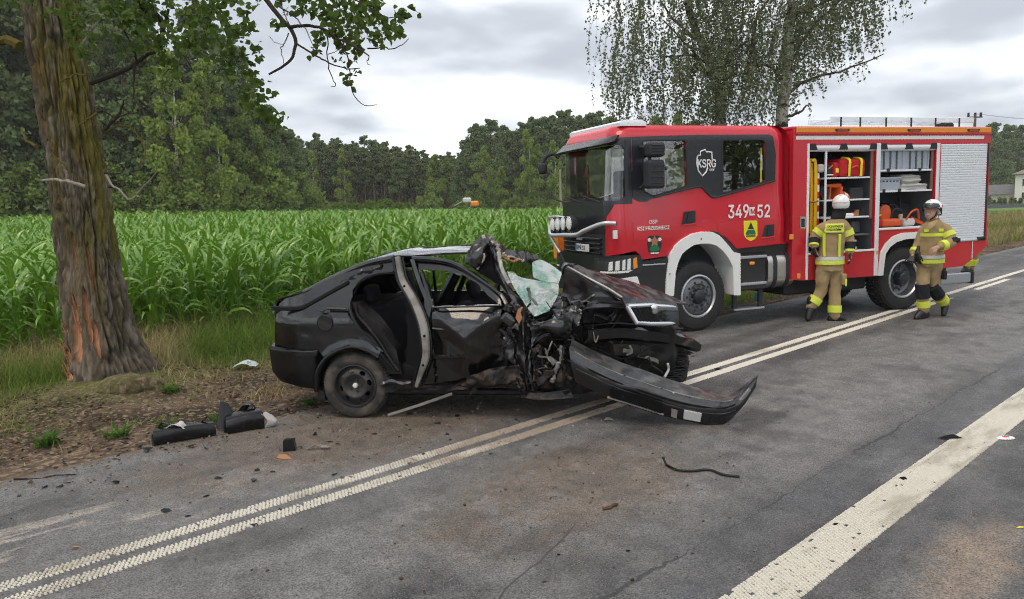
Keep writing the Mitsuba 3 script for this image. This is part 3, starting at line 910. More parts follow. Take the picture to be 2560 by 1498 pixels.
def sheet(rails, n, m, thick=.012, amp=0., freq=6., seed=0, power=None):
    """rails: curves of 3-d points; a bent plate through them with crumpled relief and a real thickness"""
    R = np.stack([curve(r, n) for r in rails])           # (rails, n, 3)
    G = np.stack([curve(R[:, i], m) for i in range(n)])  # (n, m, 3)
    du, dv = np.gradient(G, axis=0), np.gradient(G, axis=1)
    N = np.cross(du, dv); N /= np.linalg.norm(N, axis=-1, keepdims=True) + 1e-9
    if amp:
        a = meshkit.fbm(G * freq + seed * 3.7, 3, seed) - .5
        b = np.abs(meshkit.noise(G * freq * .6 + 9 + seed, seed + 5) - .5) * 2
        G = G + N * ((a * 1.2 + (b - .5) * .9) * amp * (power(G) if power else 1.0))[..., None]
    A, B = G + N * thick / 2, G - N * thick / 2
    v = np.vstack([A.reshape(-1, 3), B.reshape(-1, 3)])
    i, j = np.meshgrid(np.arange(n - 1), np.arange(m - 1), indexing='ij')
    q = np.stack([i * m + j, (i + 1) * m + j, (i + 1) * m + j + 1, i * m + j + 1], -1).reshape(-1, 4)
    o = n * m
    b = [k for k in range(m)] + [k * m + m - 1 for k in range(1, n)] + [(n - 1) * m + k for k in range(m - 2, -1, -1)] + [k * m for k in range(n - 2, 0, -1)]
    b = np.array(b); b2 = np.roll(b, -1)
    e = np.stack([b, b2, b2 + o, b + o], 1)
    return v, np.vstack([q, q[:, ::-1] + o, e])


def side_t(s, z):
    """how far the near flank stands towards the viewer"""
    t = .02 - .10 * np.clip((.34 - z) / .15, 0, 1.5) ** 2 - .46 * np.clip(z - .97, 0, 1) - .035 * np.clip((.92 - z) / .5, 0, 1.3) ** 1.4 - .012 * np.clip((z - .90) / .07, 0, 1) ** 2
    t = t - .20 * np.clip((-.42 - s) / .45, 0, 1.2) ** 2
    return t


def flank(v):
    v = v.copy(); r = np.hypot(v[:, 0] - .03, v[:, 2] - .33)
    v[:, 1] += side_t(v[:, 0], v[:, 2]) + .024 * np.exp(-((r - .375) / .045) ** 2) * sstep(.42, .55, v[:, 2])
    v[:, 1] -= .012 * np.exp(-((v[:, 0] + .42) / .07) ** 2 - ((v[:, 2] - .84) / .035) ** 2)
    return v


CAR_C = -.86     # the car's middle plane
def mirror_far(m):
    v, f = vf(m); v = v.copy(); v[:, 1] = 2 * (-CAR_C) - v[:, 1]; return v, f[:, ::-1]


def ribbon0(c, w, th):
    up = np.array([0, 0, 1.]); n = len(c); o = np.array([0, -th, 0])
    V = np.stack([c + up * w, c + up * w * .6 + o, c - up * w * .6 + o, c - up * w], 1).reshape(-1, 3)
    i, j = np.meshgrid(np.arange(n - 1), np.arange(4), indexing='ij')
    return V, np.stack([i * 4 + j, i * 4 + (j + 1) % 4, (i + 1) * 4 + (j + 1) % 4, (i + 1) * 4 + j], -1).reshape(-1, 4)[:, ::-1]


# --- rear quarter with roof pillar
quarter = [(-0.759, 1.019), (-0.784, 0.691), (-0.311, 0.672), (-0.271, 0.626), (-0.232, 0.592), (-0.087, 0.673), (0.054, 0.699), (0.190, 0.657), (0.248, 0.596), (0.286, 0.610), (0.314, 0.670), (0.239, 0.792), (0.041, 0.942), (0.004, 1.009), (0.009, 1.103), (0.033, 1.170), (0.026, 1.225), (0.091, 1.311), (0.235, 1.372), (0.414, 1.395), (0.428, 1.527), (0.313, 1.512), (0.175, 1.483), (-0.036, 1.407), (-0.246, 1.318), (-0.456, 1.206), (-0.565, 1.173), (-0.657, 1.153), (-0.735, 1.100)]
qs = slab(csec(quarter), -.05, 0, .035, flank)
add('quarter_panel', qs, 'mat_car_paint', car, smooth=35)
add('rear_trim', ribbon0(curve(L3([(-0.745, 0.000, 1.076), (-0.488, -0.020, 1.070), (-0.368, -0.050, 1.115), (-0.198, -0.090, 1.205), (-0.018, -0.130, 1.300)]), 20), .022, .012), 'mat_car_plastic', car)
add('quarter_panel', mirror_far(qs), 'mat_car_paint', car, smooth=35)
# arch lip and liner
arch = [(-0.352, 0.269), (-0.325, 0.455), (-0.232, 0.592), (-0.087, 0.673), (0.054, 0.699), (0.190, 0.657), (0.285, 0.596)]
ac = curve([(s, .012 + 0, z) for s, z in arch], 28)
add('arch_lip', tube(L3(ac), .022, 8), 'mat_car_plastic', car)
lin = [L3([(s, -.06, z) for s, _, z in ac]), L3([(s + .0, -.32, z + .0) for s, _, z in ac])]
add('arch_liner', sheet(lin, 26, 4, .01), 'mat_car_under', car)
# fuel flap: a thin raised disc with a seam round it
fc = [(-0.216, 0.931)][0]
fl = slab(CrossSection.circle(.072, 40), 0, .004, None, lambda v: np.c_[v[:, 0] + fc[0], v[:, 1] + side_t(fc[0], fc[1]) + .004, v[:, 2] + fc[1]])
add('fuel_flap', fl, 'mat_car_paint', car, smooth=40)
sm = [(fc[0] + .079 * math.cos(a), side_t(fc[0] + .079 * math.cos(a), fc[1] + .079 * math.sin(a)) + .0015, fc[1] + .079 * math.sin(a)) for a in np.linspace(0, 2 * PI, 33)]
add('flap_seam', tube(L3(sm), .0035, 5), 'mat_black_mesh', car)
# waist crease bar and scratches on the quarter
for pts, r in (([(-0.277, 0.020, 1.054), (-0.222, 0.020, 1.042), (-0.208, 0.020, 1.053)], .007), ([(-0.189, 0.012, 1.067), (-0.003, 0.012, 1.058)], .012)):
    add('waist_trim', tube(L3(pts), r, 6), 'mat_car_plastic', car)


# --- rear bumper, right round the back
def bump_warp(v):
    v = v.copy(); u = (v[:, 1] - CAR_C) / .88
    v[:, 0] -= .10 * (1 - np.abs(u) ** 3) * np.clip((-.25 - v[:, 0]) / .3, 0, 1)
    v[:, 1] = CAR_C + (v[:, 1] - CAR_C) * (1 - .06 * np.clip((.42 - v[:, 2]) / .15, 0, 1)) - np.sign(u) * np.abs(u) ** 4 * .15 * np.clip((-.42 - v[:, 0]) / .45, 0, 1.2) ** 2
    return v


bo = [(-0.854, 0.657), (-0.827, 0.685), (-0.311, 0.670), (-0.313, 0.640), (-0.354, 0.276), (-0.534, 0.303), (-0.746, 0.345), (-0.836, 0.440), (-0.851, 0.546)]
bump = slab(rpoly(bo, .012), .02, 2 * CAR_C - .02, .10, bump_warp)
add('rear_bumper', bump, 'mat_car_plastic', car, smooth=40)
bs = [(-0.848, 0.656), (-0.312, 0.652), (-0.314, 0.620), (-0.848, 0.620)]
add('bumper_strip', slab(csec(bs), .032, 2 * CAR_C - .032, .10, bump_warp), 'mat_car_paint', car, smooth=40)
fb = [(-0.354, 0.276), (-0.281, 0.262), (-0.273, 0.172), (-0.337, 0.179)]
add('mud_flap', slab(csec(fb), -.16, -.01), 'mat_car_under', car)
# tail panel and lamps
tailp = [(-0.745, 1.073), (-0.691, 1.073), (-0.721, 0.677), (-0.781, 0.677)]
add('tail_panel', slab(csec(tailp), -.06, 2 * CAR_C + .06, .12, bump_warp), 'mat_car_paint', car, smooth=40)
for sgn in (0, 1):
    tl = slab(csec([(-0.768, 1.013), (-0.736, 1.012), (-0.763, 0.718), (-0.791, 0.712)]), -.17, -.30, .05)
    add('tail_lamp', mirror_far(tl) if sgn else tl, 'mat_lens_red', car)

# --- boot lid, rear window, roof: plates across the car
def across(prof, n=14, crown=.035, inset=.0):
    out = []
    for s, z in prof:
        e = side_t(s, z) - inset; far = 2 * CAR_C - e
        u = np.linspace(-1, 1, n)
        t = (e + far) / 2 + (e - far) / 2 * u
        out.append(np.stack([np.full(n, s) , -t, z + crown * (1 - np.abs(u) ** 2.5)], 1))
    return out


boot = [(-0.806, 1.005), (-0.795, 1.074), (-0.769, 1.112), (-0.703, 1.145), (-0.586, 1.178), (-0.456, 1.203), (-0.391, 1.232)]
add('boot_lid', sheet(across(boot, 14, .03), 14, 22, .02), 'mat_car_paint', car, smooth=40)
rw = [(-0.424, 1.223), (-0.254, 1.313), (-0.036, 1.404), (0.164, 1.476)]
add('rear_window', sheet(across(rw, 12, .05, .13), 12, 16, .008), 'mat_dark_glass', car, smooth=40)
roof = [(0.122, 1.468), (0.306, 1.511), (0.432, 1.526), (0.584, 1.522), (0.840, 1.535), (1.115, 1.540)]
add('roof', sheet(across(roof, 16, .035), 16, 30, .02, .02, 5, 3, lambda G: np.clip((G[..., 0] - .75) / .4, 0, 1.2)), 'mat_car_paint', car, smooth=40)
rail = [(-0.486, -0.170, 1.195), (-0.262, -0.200, 1.307), (-0.048, -0.210, 1.395), (0.164, -0.220, 1.470), (0.418, -0.220, 1.515)]
add('roof_rail', tube(L3(curve(rail, 20)), .028, 8), 'mat_car_crumpled', car)
tr_ = [(-0.392, -0.120, 1.131), (-0.159, -0.140, 1.243), (0.004, -0.170, 1.319), (0.114, -0.190, 1.389), (0.305, -0.210, 1.438)]
rr_ = np.random.default_rng(3)
add('torn_trim', tube(L3(curve(tr_, 26)) + rr_.normal(0, .008, (26, 3)), .02 + .008 * rr_.random(26), 7), 'mat_car_crumpled', car, label='torn black trim along the roof pillar')

# --- rear door opening: seals, seat, inner structures
seal = [(0.469, 0.000, 1.393), (0.273, -0.080, 1.370), (0.108, -0.130, 1.301), (0.017, -0.150, 1.192), (0.014, -0.040, 1.071), (0.069, 0.000, 0.942), (0.170, 0.000, 0.793), (0.286, 0.000, 0.657), (0.427, -0.020, 0.462)]
add('door_seal', tube(L3(curve(seal, 34)), .018, 7), 'mat_car_plastic', car)
seal2 = [(0.054, -0.070, 1.107), (0.075, -0.070, 0.985), (0.178, -0.070, 0.862), (0.281, -0.070, 0.711), (0.369, -0.070, 0.561), (0.447, -0.070, 0.451)]
add('door_seal', tube(L3(curve(seal2, 20)), .022, 7), 'mat_car_under', car)
inner = [(-0.019, 1.104), (0.071, 1.102), (0.255, 0.910), (0.434, 0.636), (0.478, 0.417), (0.241, 0.417), (0.267, 0.637), (0.032, 0.913)]
add('inner_wheel_house', slab(csec(inner), -.30, -.08, .05, lambda v: np.c_[v[:, 0], v[:, 1] + .03 * (meshkit.fbm(v * 9, 3) - .5), v[:, 2]]), 'mat_car_under', car)
jamb = [[(0.054, 0.000, 0.928), (0.224, 0.000, 0.779), (0.327, -0.020, 0.646)], [(0.007, 0.010, 1.011), (0.066, 0.010, 0.849), (0.232, 0.010, 0.619)]]
add('door_jamb', sheet([L3(j) for j in jamb], 12, 4, .01, .012, 9, 4), 'mat_car_crumpled', car)


def cushion(lo, hi, r=.06):
    return hull([np.array(c) + d for c in [[x, y, z] for x in (lo[0] + r, hi[0] - r) for y in (lo[1] + r, hi[1] - r) for z in (lo[2] + r, hi[2] - r)] for d in (np.array(trimesh.creation.icosphere(1).vertices) * r)])


def lean(m, deg, px, pz):
    return xf(m, tr(px, 0, pz) @ rot('y', deg) @ tr(-px, 0, -pz))


add('rear_seat', cat([lean(cushion((.10, .14, .42), (.30, 1.56, 1.02)), -18, .2, .45), cushion((.22, .14, .30), (.74, 1.56, .50))]), 'mat_fabric_dark', car, smooth=40)
for yy in (.30, 1.18):
    add('headrest', lean(cushion((.08, yy, 1.06), (.19, yy + .27, 1.24), .05), -12, .1, 1.05), 'mat_fabric_dark', car, smooth=40)
add('front_seat', cat([lean(cushion((.62, .20, .40), (.82, .70, 1.02)), -16, .7, .45), cushion((.72, .20, .28), (1.22, .70, .48)), lean(cushion((.60, .30, 1.06), (.71, .58, 1.24), .05), -12, .6, 1.05)]), 'mat_fabric_dark', car, smooth=40)
add('front_seat', cat([lean(cushion((.86, 1.02, .40), (1.04, 1.50, .95)), -14, .95, .45), cushion((.95, 1.02, .28), (1.40, 1.50, .46)), lean(cushion((.93, 1.10, 1.0), (1.05, 1.40, 1.20), .06), -8, 1.0, 1.0)]), 'mat_fabric_dark', car, smooth=40)
add('floor_pan', cbox((-.28, .14, .19), (1.75, 1.58, .26), .02), 'mat_car_under', car)
add('parcel_shelf', cbox((-.45, .16, .98), (.10, 1.56, 1.02), .01), 'mat_fabric_dark', car)
# far flank: lower body, pillars, roof frame, with open windows
farlow = [(-.30, .28), (1.75, .26), (1.72, 1.00), (.9, 1.02), (.1, 1.03), (-.3, .95)]
add('far_side', slab(csec(farlow), 2 * CAR_C + .02, 2 * CAR_C - .02), 'mat_car_crumpled', car)
for pa, pb, wd in (([(0.502, -1.620, 0.845)][0], [(0.749, -1.500, 1.247)][0], .07), ([(0.469, -1.620, 1.023)][0], [(0.469, -1.550, 1.279)][0], .018), ([(0.649, -1.620, 0.843)][0], [(0.863, -1.450, 1.241)][0], .03)):
    add('far_pillar', tube(L3([pa, pb]), [wd, wd * .85], 8), 'mat_car_crumpled' if wd > .05 else 'mat_car_plastic', car)
fr = [(0.032, -1.500, 1.333), (0.396, -1.480, 1.351), (0.748, -1.480, 1.319), (1.087, -1.500, 1.122)]
add('far_roof_frame', tube(L3(curve(fr, 12)), .03, 7), 'mat_car_plastic', car)
fdash = [(0.990, -1.300, 0.952), (1.116, -1.300, 0.989), (1.300, -1.300, 0.924)]
add('steering_wheel', tube(L3([(1.22 + .04 * math.sin(a), -1.15 + .19 * math.cos(a), .98 + .17 * math.sin(a)) for a in np.linspace(0, 2 * PI, 25)]), .017, 7), 'mat_fabric_dark', car)
add('dashboard', cat([cushion((1.38, .30, .62), (1.85, 1.5, .98), .1)]), 'mat_fabric_dark', car, smooth=40)
# sill and floor edge
sl = [(0.266, 0.333), (0.378, 0.360), (0.557, 0.346), (0.680, 0.326), (0.978, 0.305), (1.306, 0.413), (1.577, 0.426), (1.573, 0.305), (1.302, 0.305), (0.977, 0.264), (0.331, 0.250), (0.269, 0.264)]
add('sill', slab(csec(sl), -.22, -.02, .03, lambda v: np.c_[v[:, 0], v[:, 1] + .11 * (meshkit.fbm(v * 13, 3, 2) - .5), v[:, 2] + .03 * (meshkit.fbm(v * 11, 2, 6) - .5)]), 'mat_mud', car, label='muddy bent door sill')
sd = [(0.299, 0.010, 0.333), (0.397, 0.010, 0.367), (0.505, 0.010, 0.340), (0.588, 0.010, 0.354)]
add('sill_plate', tube(L3(curve(sd, 12)), [.02, .03, .02, .028, .03, .02, .02, .03, .022, .026, .02, .015], 6), 'mat_car_crumpled', car)

# --- middle pillar: pale, bowed outwards, with its seal
bpc = [(0.471, -0.150, 1.526), (0.524, -0.100, 1.309), (0.660, 0.000, 1.107), (0.751, 0.070, 0.892), (0.767, 0.090, 0.645), (0.701, 0.050, 0.464), (0.643, 0.020, 0.325)]
bcv = curve(L3(bpc), 30)
bw = np.interp(np.linspace(0, 1, 30), [0, .25, .5, .7, .85, 1], [.028, .040, .046, .040, .026, .018])
def ribbon(c, w, th, side=(1, 0, 0)):
    t = np.gradient(c, axis=0); t /= np.linalg.norm(t, axis=1, keepdims=True)
    sd_ = np.cross(t, np.cross(np.array(side, float), t)); sd_ /= np.linalg.norm(sd_, axis=1, keepdims=True)
    nn = np.cross(t, sd_)
    w, th = np.broadcast_to(w, len(c))[:, None], np.broadcast_to(th, len(c))[:, None]
    ring = [c + sd_ * w + nn * th * .2, c + sd_ * w * .6 + nn * th, c - sd_ * w * .6 + nn * th, c - sd_ * w + nn * th * .2, c - sd_ * w * .8 - nn * th, c + sd_ * w * .8 - nn * th]
    V = np.stack(ring, 1).reshape(-1, 3); n, m = len(c), 6
    i, j = np.meshgrid(np.arange(n - 1), np.arange(m), indexing='ij')
    q = np.stack([i * m + j, i * m + (j + 1) % m, (i + 1) * m + (j + 1) % m, (i + 1) * m + j], -1).reshape(-1, 4)
    caps = np.array([[0, 1, 2, 3], [0, 3, 4, 5], [(n - 1) * m + k for k in (3, 2, 1, 0)], [(n - 1) * m + k for k in (5, 4, 3, 0)]])
    return V, np.vstack([q, caps])


add('middle_pillar', ribbon(bcv, bw, .03), 'mat_grey_seal', car, label='pale middle pillar bowed outwards')
add('pillar_seal', tube(bcv + np.array([-.045, -.01, 0]), .013, 6), 'mat_car_plastic', car)
add('pillar_seal', tube(bcv + np.array([.048, -.005, 0]), .011, 6), 'mat_car_plastic', car)
for u_ in (6, 16, 22):
    add('pillar_bolt', rod(bcv[u_] + np.array([0, -.028, 0]), bcv[u_] + np.array([0, -.04, 0]), .012, 8), 'mat_black_mesh', car)
bb2 = [(0.461, -0.200, 1.435), (0.530, -0.200, 0.891), (0.472, -0.200, 0.297)]
add('pillar_inner', sheet([L3(bb2), L3([(0.605, -0.120, 1.399), (0.702, -0.120, 0.875), (0.647, -0.120, 0.316)])], 12, 4, .03), 'mat_fabric_dark', car)

# --- front door: dented skin with a window frame
door = [(0.581, 1.522), (0.794, 1.508), (1.001, 1.465), (1.197, 1.358), (1.439, 1.187), (1.539, 1.035), (1.609, 0.963), (1.594, 0.517), (1.316, 0.451), (0.991, 0.358), (0.693, 0.331), (0.749, 0.600), (0.761, 1.026), (0.742, 1.066), (0.700, 1.316), (0.653, 1.444)]
dwin = [(0.687, 1.399), (0.862, 1.395), (1.066, 1.356), (1.231, 1.264), (1.332, 1.156), (1.445, 1.073), (0.831, 1.063)]
va, vb, vc_ = [(0.835, 1.052), (1.129, 0.771), (1.462, 1.056)]
lo_a, lo_b, lo_c = [(0.785, 0.694), (0.962, 0.756), (1.136, 0.618)]


def door_warp(v):
    v = v.copy(); s, z = v[:, 0], v[:, 2]
    t = side_t(s, z)
    zv = np.where(s < vb[0], np.interp(s, [va[0], vb[0]], [va[1], vb[1]]), np.interp(s, [vb[0], vc_[0]], [vb[1], vc_[1]]))
    zv = np.where((s < va[0] - .02) | (s > vc_[0] + .02), 9, zv)
    top = 1.06
    up = np.clip((top - z) / np.maximum(top - zv, .03), 0, 1)
    t = t + np.where((z < top) & (z > zv), .075 * up, 0) + np.where((z <= zv) & (z < top) & (zv < 5), .075 - .24 * np.clip(zv - z, 0, .45), 0)
    zl = np.where(s < lo_b[0], np.interp(s, [lo_a[0], lo_b[0]], [lo_a[1], lo_b[1]]), np.interp(s, [lo_b[0], lo_c[0]], [lo_b[1], lo_c[1]]))
    inl = (s > lo_a[0]) & (s < lo_c[0]) & (z < zl) & (z > .60)
    t = t + np.where(inl, .35 * (zl - z), 0)
    crush = np.clip((s - 1.30) / .45, 0, 1.2) * np.clip((1.25 - z) / .3, 0, 1)
    n1 = meshkit.fbm(np.c_[s * 6, z * 6, s * 0 + 2], 4, 6) - .5; n2 = np.abs(meshkit.noise(np.c_[s * 9, z * 4, s * 0], 8) - .5) * 2 - .5
    t = t + crush * (.16 * n1 + .10 * n2) + .012 * (meshkit.fbm(np.c_[s * 3.5, z * 3.5, s * 0 + 5], 2, 4) - .5)
    v[:, 0] = s + crush * .05 * (meshkit.noise(np.c_[s * 7, z * 7, s * 0 + 9], 3) - .5)
    v[:, 1] += t
    return v


add('front_door', slab(csec(door, [dwin]), -.045, 0, .022, door_warp), 'mat_car_paint', car, smooth=28, label='dented front door without its window pane')
dtop = [(0.602, -0.200, 1.506), (0.803, -0.190, 1.493), (1.002, -0.170, 1.450), (1.192, -0.140, 1.343), (1.435, -0.080, 1.174), (1.515, 0.000, 1.075)]
add('door_frame', tube(L3(curve(dtop, 24)), .024, 8), 'mat_car_paint', car, smooth=40)
dfr = [(0.602, -0.200, 1.499), (0.682, -0.140, 1.276), (0.789, -0.050, 1.058)]
add('door_frame', ribbon(curve(L3(dfr), 14), .030, .022), 'mat_car_paint', car, smooth=40)
add('window_seal', tube(L3([(0.836, 0.012, 1.064), (1.157, 0.012, 1.067), (1.456, 0.012, 1.072)]), .010, 6), 'mat_car_plastic', car)
dh = [(0.828, 0.060, 0.874), (0.907, 0.060, 0.865), (1.000, 0.060, 0.872)]
add('door_handle', tube(L3(dh), .013, 6), 'mat_car_paint', car)
ds = [(0.787, 0.030, 0.600), (1.035, 0.030, 0.605), (1.270, 0.000, 0.644)]
add('door_moulding', ribbon(curve(L3(ds), 14), .02, .014, (0, 0, 1)), 'mat_car_plastic', car)

# --- wheels
def wheel(name, cx, cz, mats, lab=None):
    R = .318
    tp = [(.205, .03), (.225, .005), (.262, -.006), (.297, .004), (.311, .022), (.318, .05), (.318, .16), (.308, .19), (.27, .205), (.21, .19)]
    k = add(name, xf(lathe(tp, 56), tr(cx, 0, cz)), 'mat_tyre_dust', car, smooth=35, label=lab)
    gro = []
    for r_ in (.319,):
        for a in np.linspace(0, 2 * PI, 64, endpoint=False):
            c, s_ = math.cos(a), math.sin(a)
            gro.append(xf(cbox((-.006, .03, -.004), (.006, .175, .004), .002), tr(cx, 0, cz) @ rot('y', -math.degrees(a)) @ tr(.318, 0, 0)))
    add(f'{name}__tread_block', cat(gro), 'mat_tyre_dust', car, smooth=False, kind='stuff')
    # pressed steel disc with eight slots and a raised middle
    slots = []
    for i in range(8):
        a = 2 * PI * i / 8 + .2
        e = CrossSection.circle(1, 16).scale([.030, .019]).rotate(math.degrees(a) + 90).translate([.142 * math.cos(a), .142 * math.sin(a)])
        slots.append(e)
    disc = CrossSection.circle(.190, 64) - CrossSection.batch_boolean(slots, m3.OpType.Add) - CrossSection.circle(.02, 16)
    def dish(v):
        v = v.copy(); r = np.hypot(v[:, 0], v[:, 2])
        v[:, 1] += -.03 + .022 * np.exp(-((r - .115) / .03) ** 2) - .018 * sstep(.15, .185, r) - .014 * (1 - sstep(.03, .08, r))
        v[:, 0] += cx; v[:, 2] += cz; return v
    add('rim', slab(disc, -.012, 0, .014, dish), 'mat_steel_rim', car, smooth=40)
    add('rim_edge', xf(lathe([(.186, .05), (.19, .018), (.198, .008), (.208, .010), (.212, .03)], 48), tr(cx, 0, cz)), 'mat_steel_rim', car, smooth=40)
    for i in range(5):
        a = 2 * PI * i / 5
        add('wheel_bolt', rod([cx + .052 * math.cos(a), .035, cz + .052 * math.sin(a)], [cx + .052 * math.cos(a), .012, cz + .052 * math.sin(a)], .009, 6), 'mat_steel_rim', car)
    add('hub_cap', xf(lathe([(.0, .008), (.016, .009), (.024, .016), (.025, .04)], 20), tr(cx, 0, cz)), 'mat_white_plastic', car, label='pale hub cap')
    add('brake_drum', rod([cx, .06, cz], [cx, .14, cz], .12, 24), 'mat_car_under', car)
    return k


wheel('wheel', .028, .316, None, 'dusty rear wheel on a black steel rim')

# --- crushed front: pillar, roof edge, windscreen
crum = lambda G: np.ones(G.shape[:-1])
ap_l = [(1.124, -0.240, 1.455), (1.187, -0.260, 1.607), (1.278, -0.280, 1.683), (1.321, -0.280, 1.644), (1.369, -0.220, 1.419), (1.479, -0.120, 1.173), (1.619, -0.050, 0.976)]
ap_m = [(1.205, -0.200, 1.415), (1.259, -0.200, 1.554), (1.338, -0.200, 1.634), (1.393, -0.180, 1.538), (1.448, -0.140, 1.349), (1.555, -0.060, 1.139), (1.652, 0.000, 0.976)]
ap_r = [(1.272, -0.340, 1.432), (1.344, -0.320, 1.579), (1.378, -0.300, 1.634), (1.425, -0.280, 1.489), (1.497, -0.220, 1.299), (1.611, -0.150, 1.126), (1.688, -0.100, 0.981)]
add('windscreen_pillar', sheet([L3(ap_l), L3(ap_m), L3(ap_r)], 40, 12, .03, .05, 9, 2), 'mat_car_crumpled', car, smooth=30, label='torn windscreen pillar folded upwards')
add('windscreen_pillar', sheet([L3([(1.095, -0.300, 1.437), (1.151, -0.300, 1.591), (1.260, -0.300, 1.679)]), L3([(1.129, -0.270, 1.427), (1.191, -0.270, 1.578), (1.293, -0.270, 1.679)])], 18, 4, .012, .01, 9, 12), 'mat_car_crumpled', car)
add('roof_lining', sheet([L3([(1.112, -0.360, 1.434), (1.248, -0.360, 1.627), (1.332, -0.360, 1.611)]), L3([(1.219, -0.300, 1.353), (1.309, -0.300, 1.476), (1.378, -0.300, 1.447)]), L3([(1.377, -0.260, 1.256), (1.433, -0.260, 1.227), (1.500, -0.260, 1.156)])], 22, 14, .02, .05, 8, 7), 'mat_fabric_dark', car, label='torn dark roof lining')
gh = [(1.265, -0.200, 1.529), (1.290, -0.200, 1.532), (1.292, -0.200, 1.498), (1.272, -0.200, 1.462), (1.239, -0.200, 1.423), (1.222, -0.200, 1.389)]
add('grab_handle', tube(L3(curve(gh, 16)), .011, 7), 'mat_beige_trim', car, label='pale grab handle hanging from the torn roof')
pe = [(1.360, -0.160, 1.678), (1.393, -0.160, 1.647), (1.431, -0.140, 1.599), (1.449, -0.120, 1.515), (1.473, -0.080, 1.404), (1.543, -0.020, 1.265)]
add('pillar_edge', ribbon(curve(L3(pe), 22) + rr_.normal(0, .006, (22, 3)), .020, .012), 'mat_bare_metal', car)
hd = [[(1.402, -0.350, 1.611), (1.459, -0.500, 1.538), (1.527, -0.700, 1.501), (1.607, -0.900, 1.475), (1.685, -1.100, 1.432)], [(1.408, -0.300, 1.565), (1.472, -0.450, 1.507), (1.546, -0.650, 1.465), (1.625, -0.850, 1.432), (1.690, -1.050, 1.409)], [(1.421, -0.300, 1.503), (1.489, -0.450, 1.447), (1.563, -0.650, 1.410), (1.610, -0.850, 1.379), (1.643, -1.000, 1.353)]]
add('roof_header', sheet([L3(h_) for h_ in hd], 34, 12, .02, .055, 9, 6), 'mat_car_crumpled', car, smooth=28, label='crumpled front edge of the roof')
for off, rad, mt in ((0, .011, 'mat_beige_trim'), (1, .013, 'mat_foam')):
    pd = [[(1.425, -0.280, 1.529), (1.472, -0.360, 1.498), (1.540, -0.500, 1.467), (1.603, -0.700, 1.424)], [(1.449, -0.260, 1.511), (1.486, -0.340, 1.468), (1.525, -0.440, 1.437), (1.562, -0.520, 1.446)]][off]
    add('torn_padding', tube(L3(curve(pd, 18)) + rr_.normal(0, .007, (18, 3)), rad, 6), mt, car)
g1 = [[(1.502, -0.220, 1.364), (1.611, -0.300, 1.301), (1.716, -0.400, 1.261), (1.831, -0.500, 1.223), (1.950, -0.600, 1.200)], [(1.536, -0.180, 1.272), (1.643, -0.220, 1.217), (1.745, -0.280, 1.171), (1.860, -0.360, 1.141), (1.957, -0.460, 1.147)], [(1.610, -0.120, 1.156), (1.686, -0.130, 1.099), (1.759, -0.180, 1.061), (1.854, -0.260, 1.048), (1.946, -0.360, 1.084)], [(1.709, -0.050, 1.034), (1.729, -0.050, 0.994), (1.763, -0.080, 0.950), (1.829, -0.120, 0.967), (1.876, -0.200, 0.983)]]
add('windscreen', sheet([L3(g) for g in g1], 30, 26, .006, .016, 8, 3), 'mat_shattered', car, smooth=30, label='shattered pale green windscreen hanging loose')
g2 = [[(1.678, -0.750, 1.393), (1.751, -0.850, 1.409), (1.853, -0.950, 1.346), (1.960, -1.000, 1.269)], [(1.694, -0.620, 1.326), (1.776, -0.700, 1.317), (1.872, -0.780, 1.268), (1.953, -0.820, 1.233)], [(1.712, -0.500, 1.270), (1.794, -0.550, 1.225), (1.872, -0.600, 1.206), (1.947, -0.640, 1.190)]]
add('windscreen', sheet([L3(g) for g in g2], 22, 18, .006, .014, 8, 5), 'mat_shattered', car, smooth=30, label='upper sheet of the shattered windscreen')

# --- bonnet with the grille in its nose, folded towards the road
near_e = [(2.071, -0.180, 1.398), (2.266, -0.120, 1.292), (2.438, -0.020, 1.209), (2.564, 0.060, 1.135)]
mid_e = [(2.134, -0.380, 1.385), (2.366, -0.400, 1.271), (2.597, -0.400, 1.156), (2.813, -0.380, 1.040)]
mid2 = [(2.139, -0.550, 1.373), (2.432, -0.620, 1.255), (2.698, -0.660, 1.139), (2.979, -0.680, 0.980)]
far_e = [(2.117, -0.700, 1.355), (2.472, -0.850, 1.229), (2.850, -0.950, 1.096), (3.223, -1.000, 0.925)]
add('bonnet', sheet([L3(r) for r in (near_e, mid_e, mid2, far_e)], 36, 30, .018, .022, 5, 4), 'mat_hood', car, smooth=35, label='bonnet bent into a ridge and pushed up')
add('bonnet_edge', tube(curve(L3(near_e), 14), .011, 6), 'mat_bare_metal', car)
add('bonnet_fold', sheet([L3([(2.063, -0.160, 1.389), (2.293, -0.100, 1.267), (2.554, 0.040, 1.120)]), L3([(2.040, -0.200, 1.264), (2.264, -0.120, 1.187), (2.541, 0.000, 1.098)]), L3([(2.001, -0.220, 1.125), (2.194, -0.150, 1.090), (2.422, -0.050, 1.066)])], 22, 12, .012, .05, 7, 9), 'mat_car_crumpled', car, smooth=28, label='grey folded underside of the bonnet')
add('bonnet_fold', sheet([L3([(2.005, -0.250, 1.389), (2.044, -0.300, 1.419), (2.122, -0.350, 1.392)]), L3([(2.021, -0.200, 1.319), (2.056, -0.200, 1.386), (2.104, -0.200, 1.385)])], 10, 6, .015, .03, 9, 8), 'mat_car_crumpled', car, smooth=28)
nose = [[(2.551, 0.100, 1.136), (2.711, -0.060, 1.104), (2.888, -0.250, 1.060), (3.065, -0.420, 1.007)], [(2.603, 0.140, 1.031), (2.734, -0.020, 0.993), (2.898, -0.200, 0.951), (3.079, -0.380, 0.922)], [(2.672, 0.120, 0.897), (2.797, -0.020, 0.859), (2.936, -0.200, 0.828), (3.080, -0.360, 0.814)]]
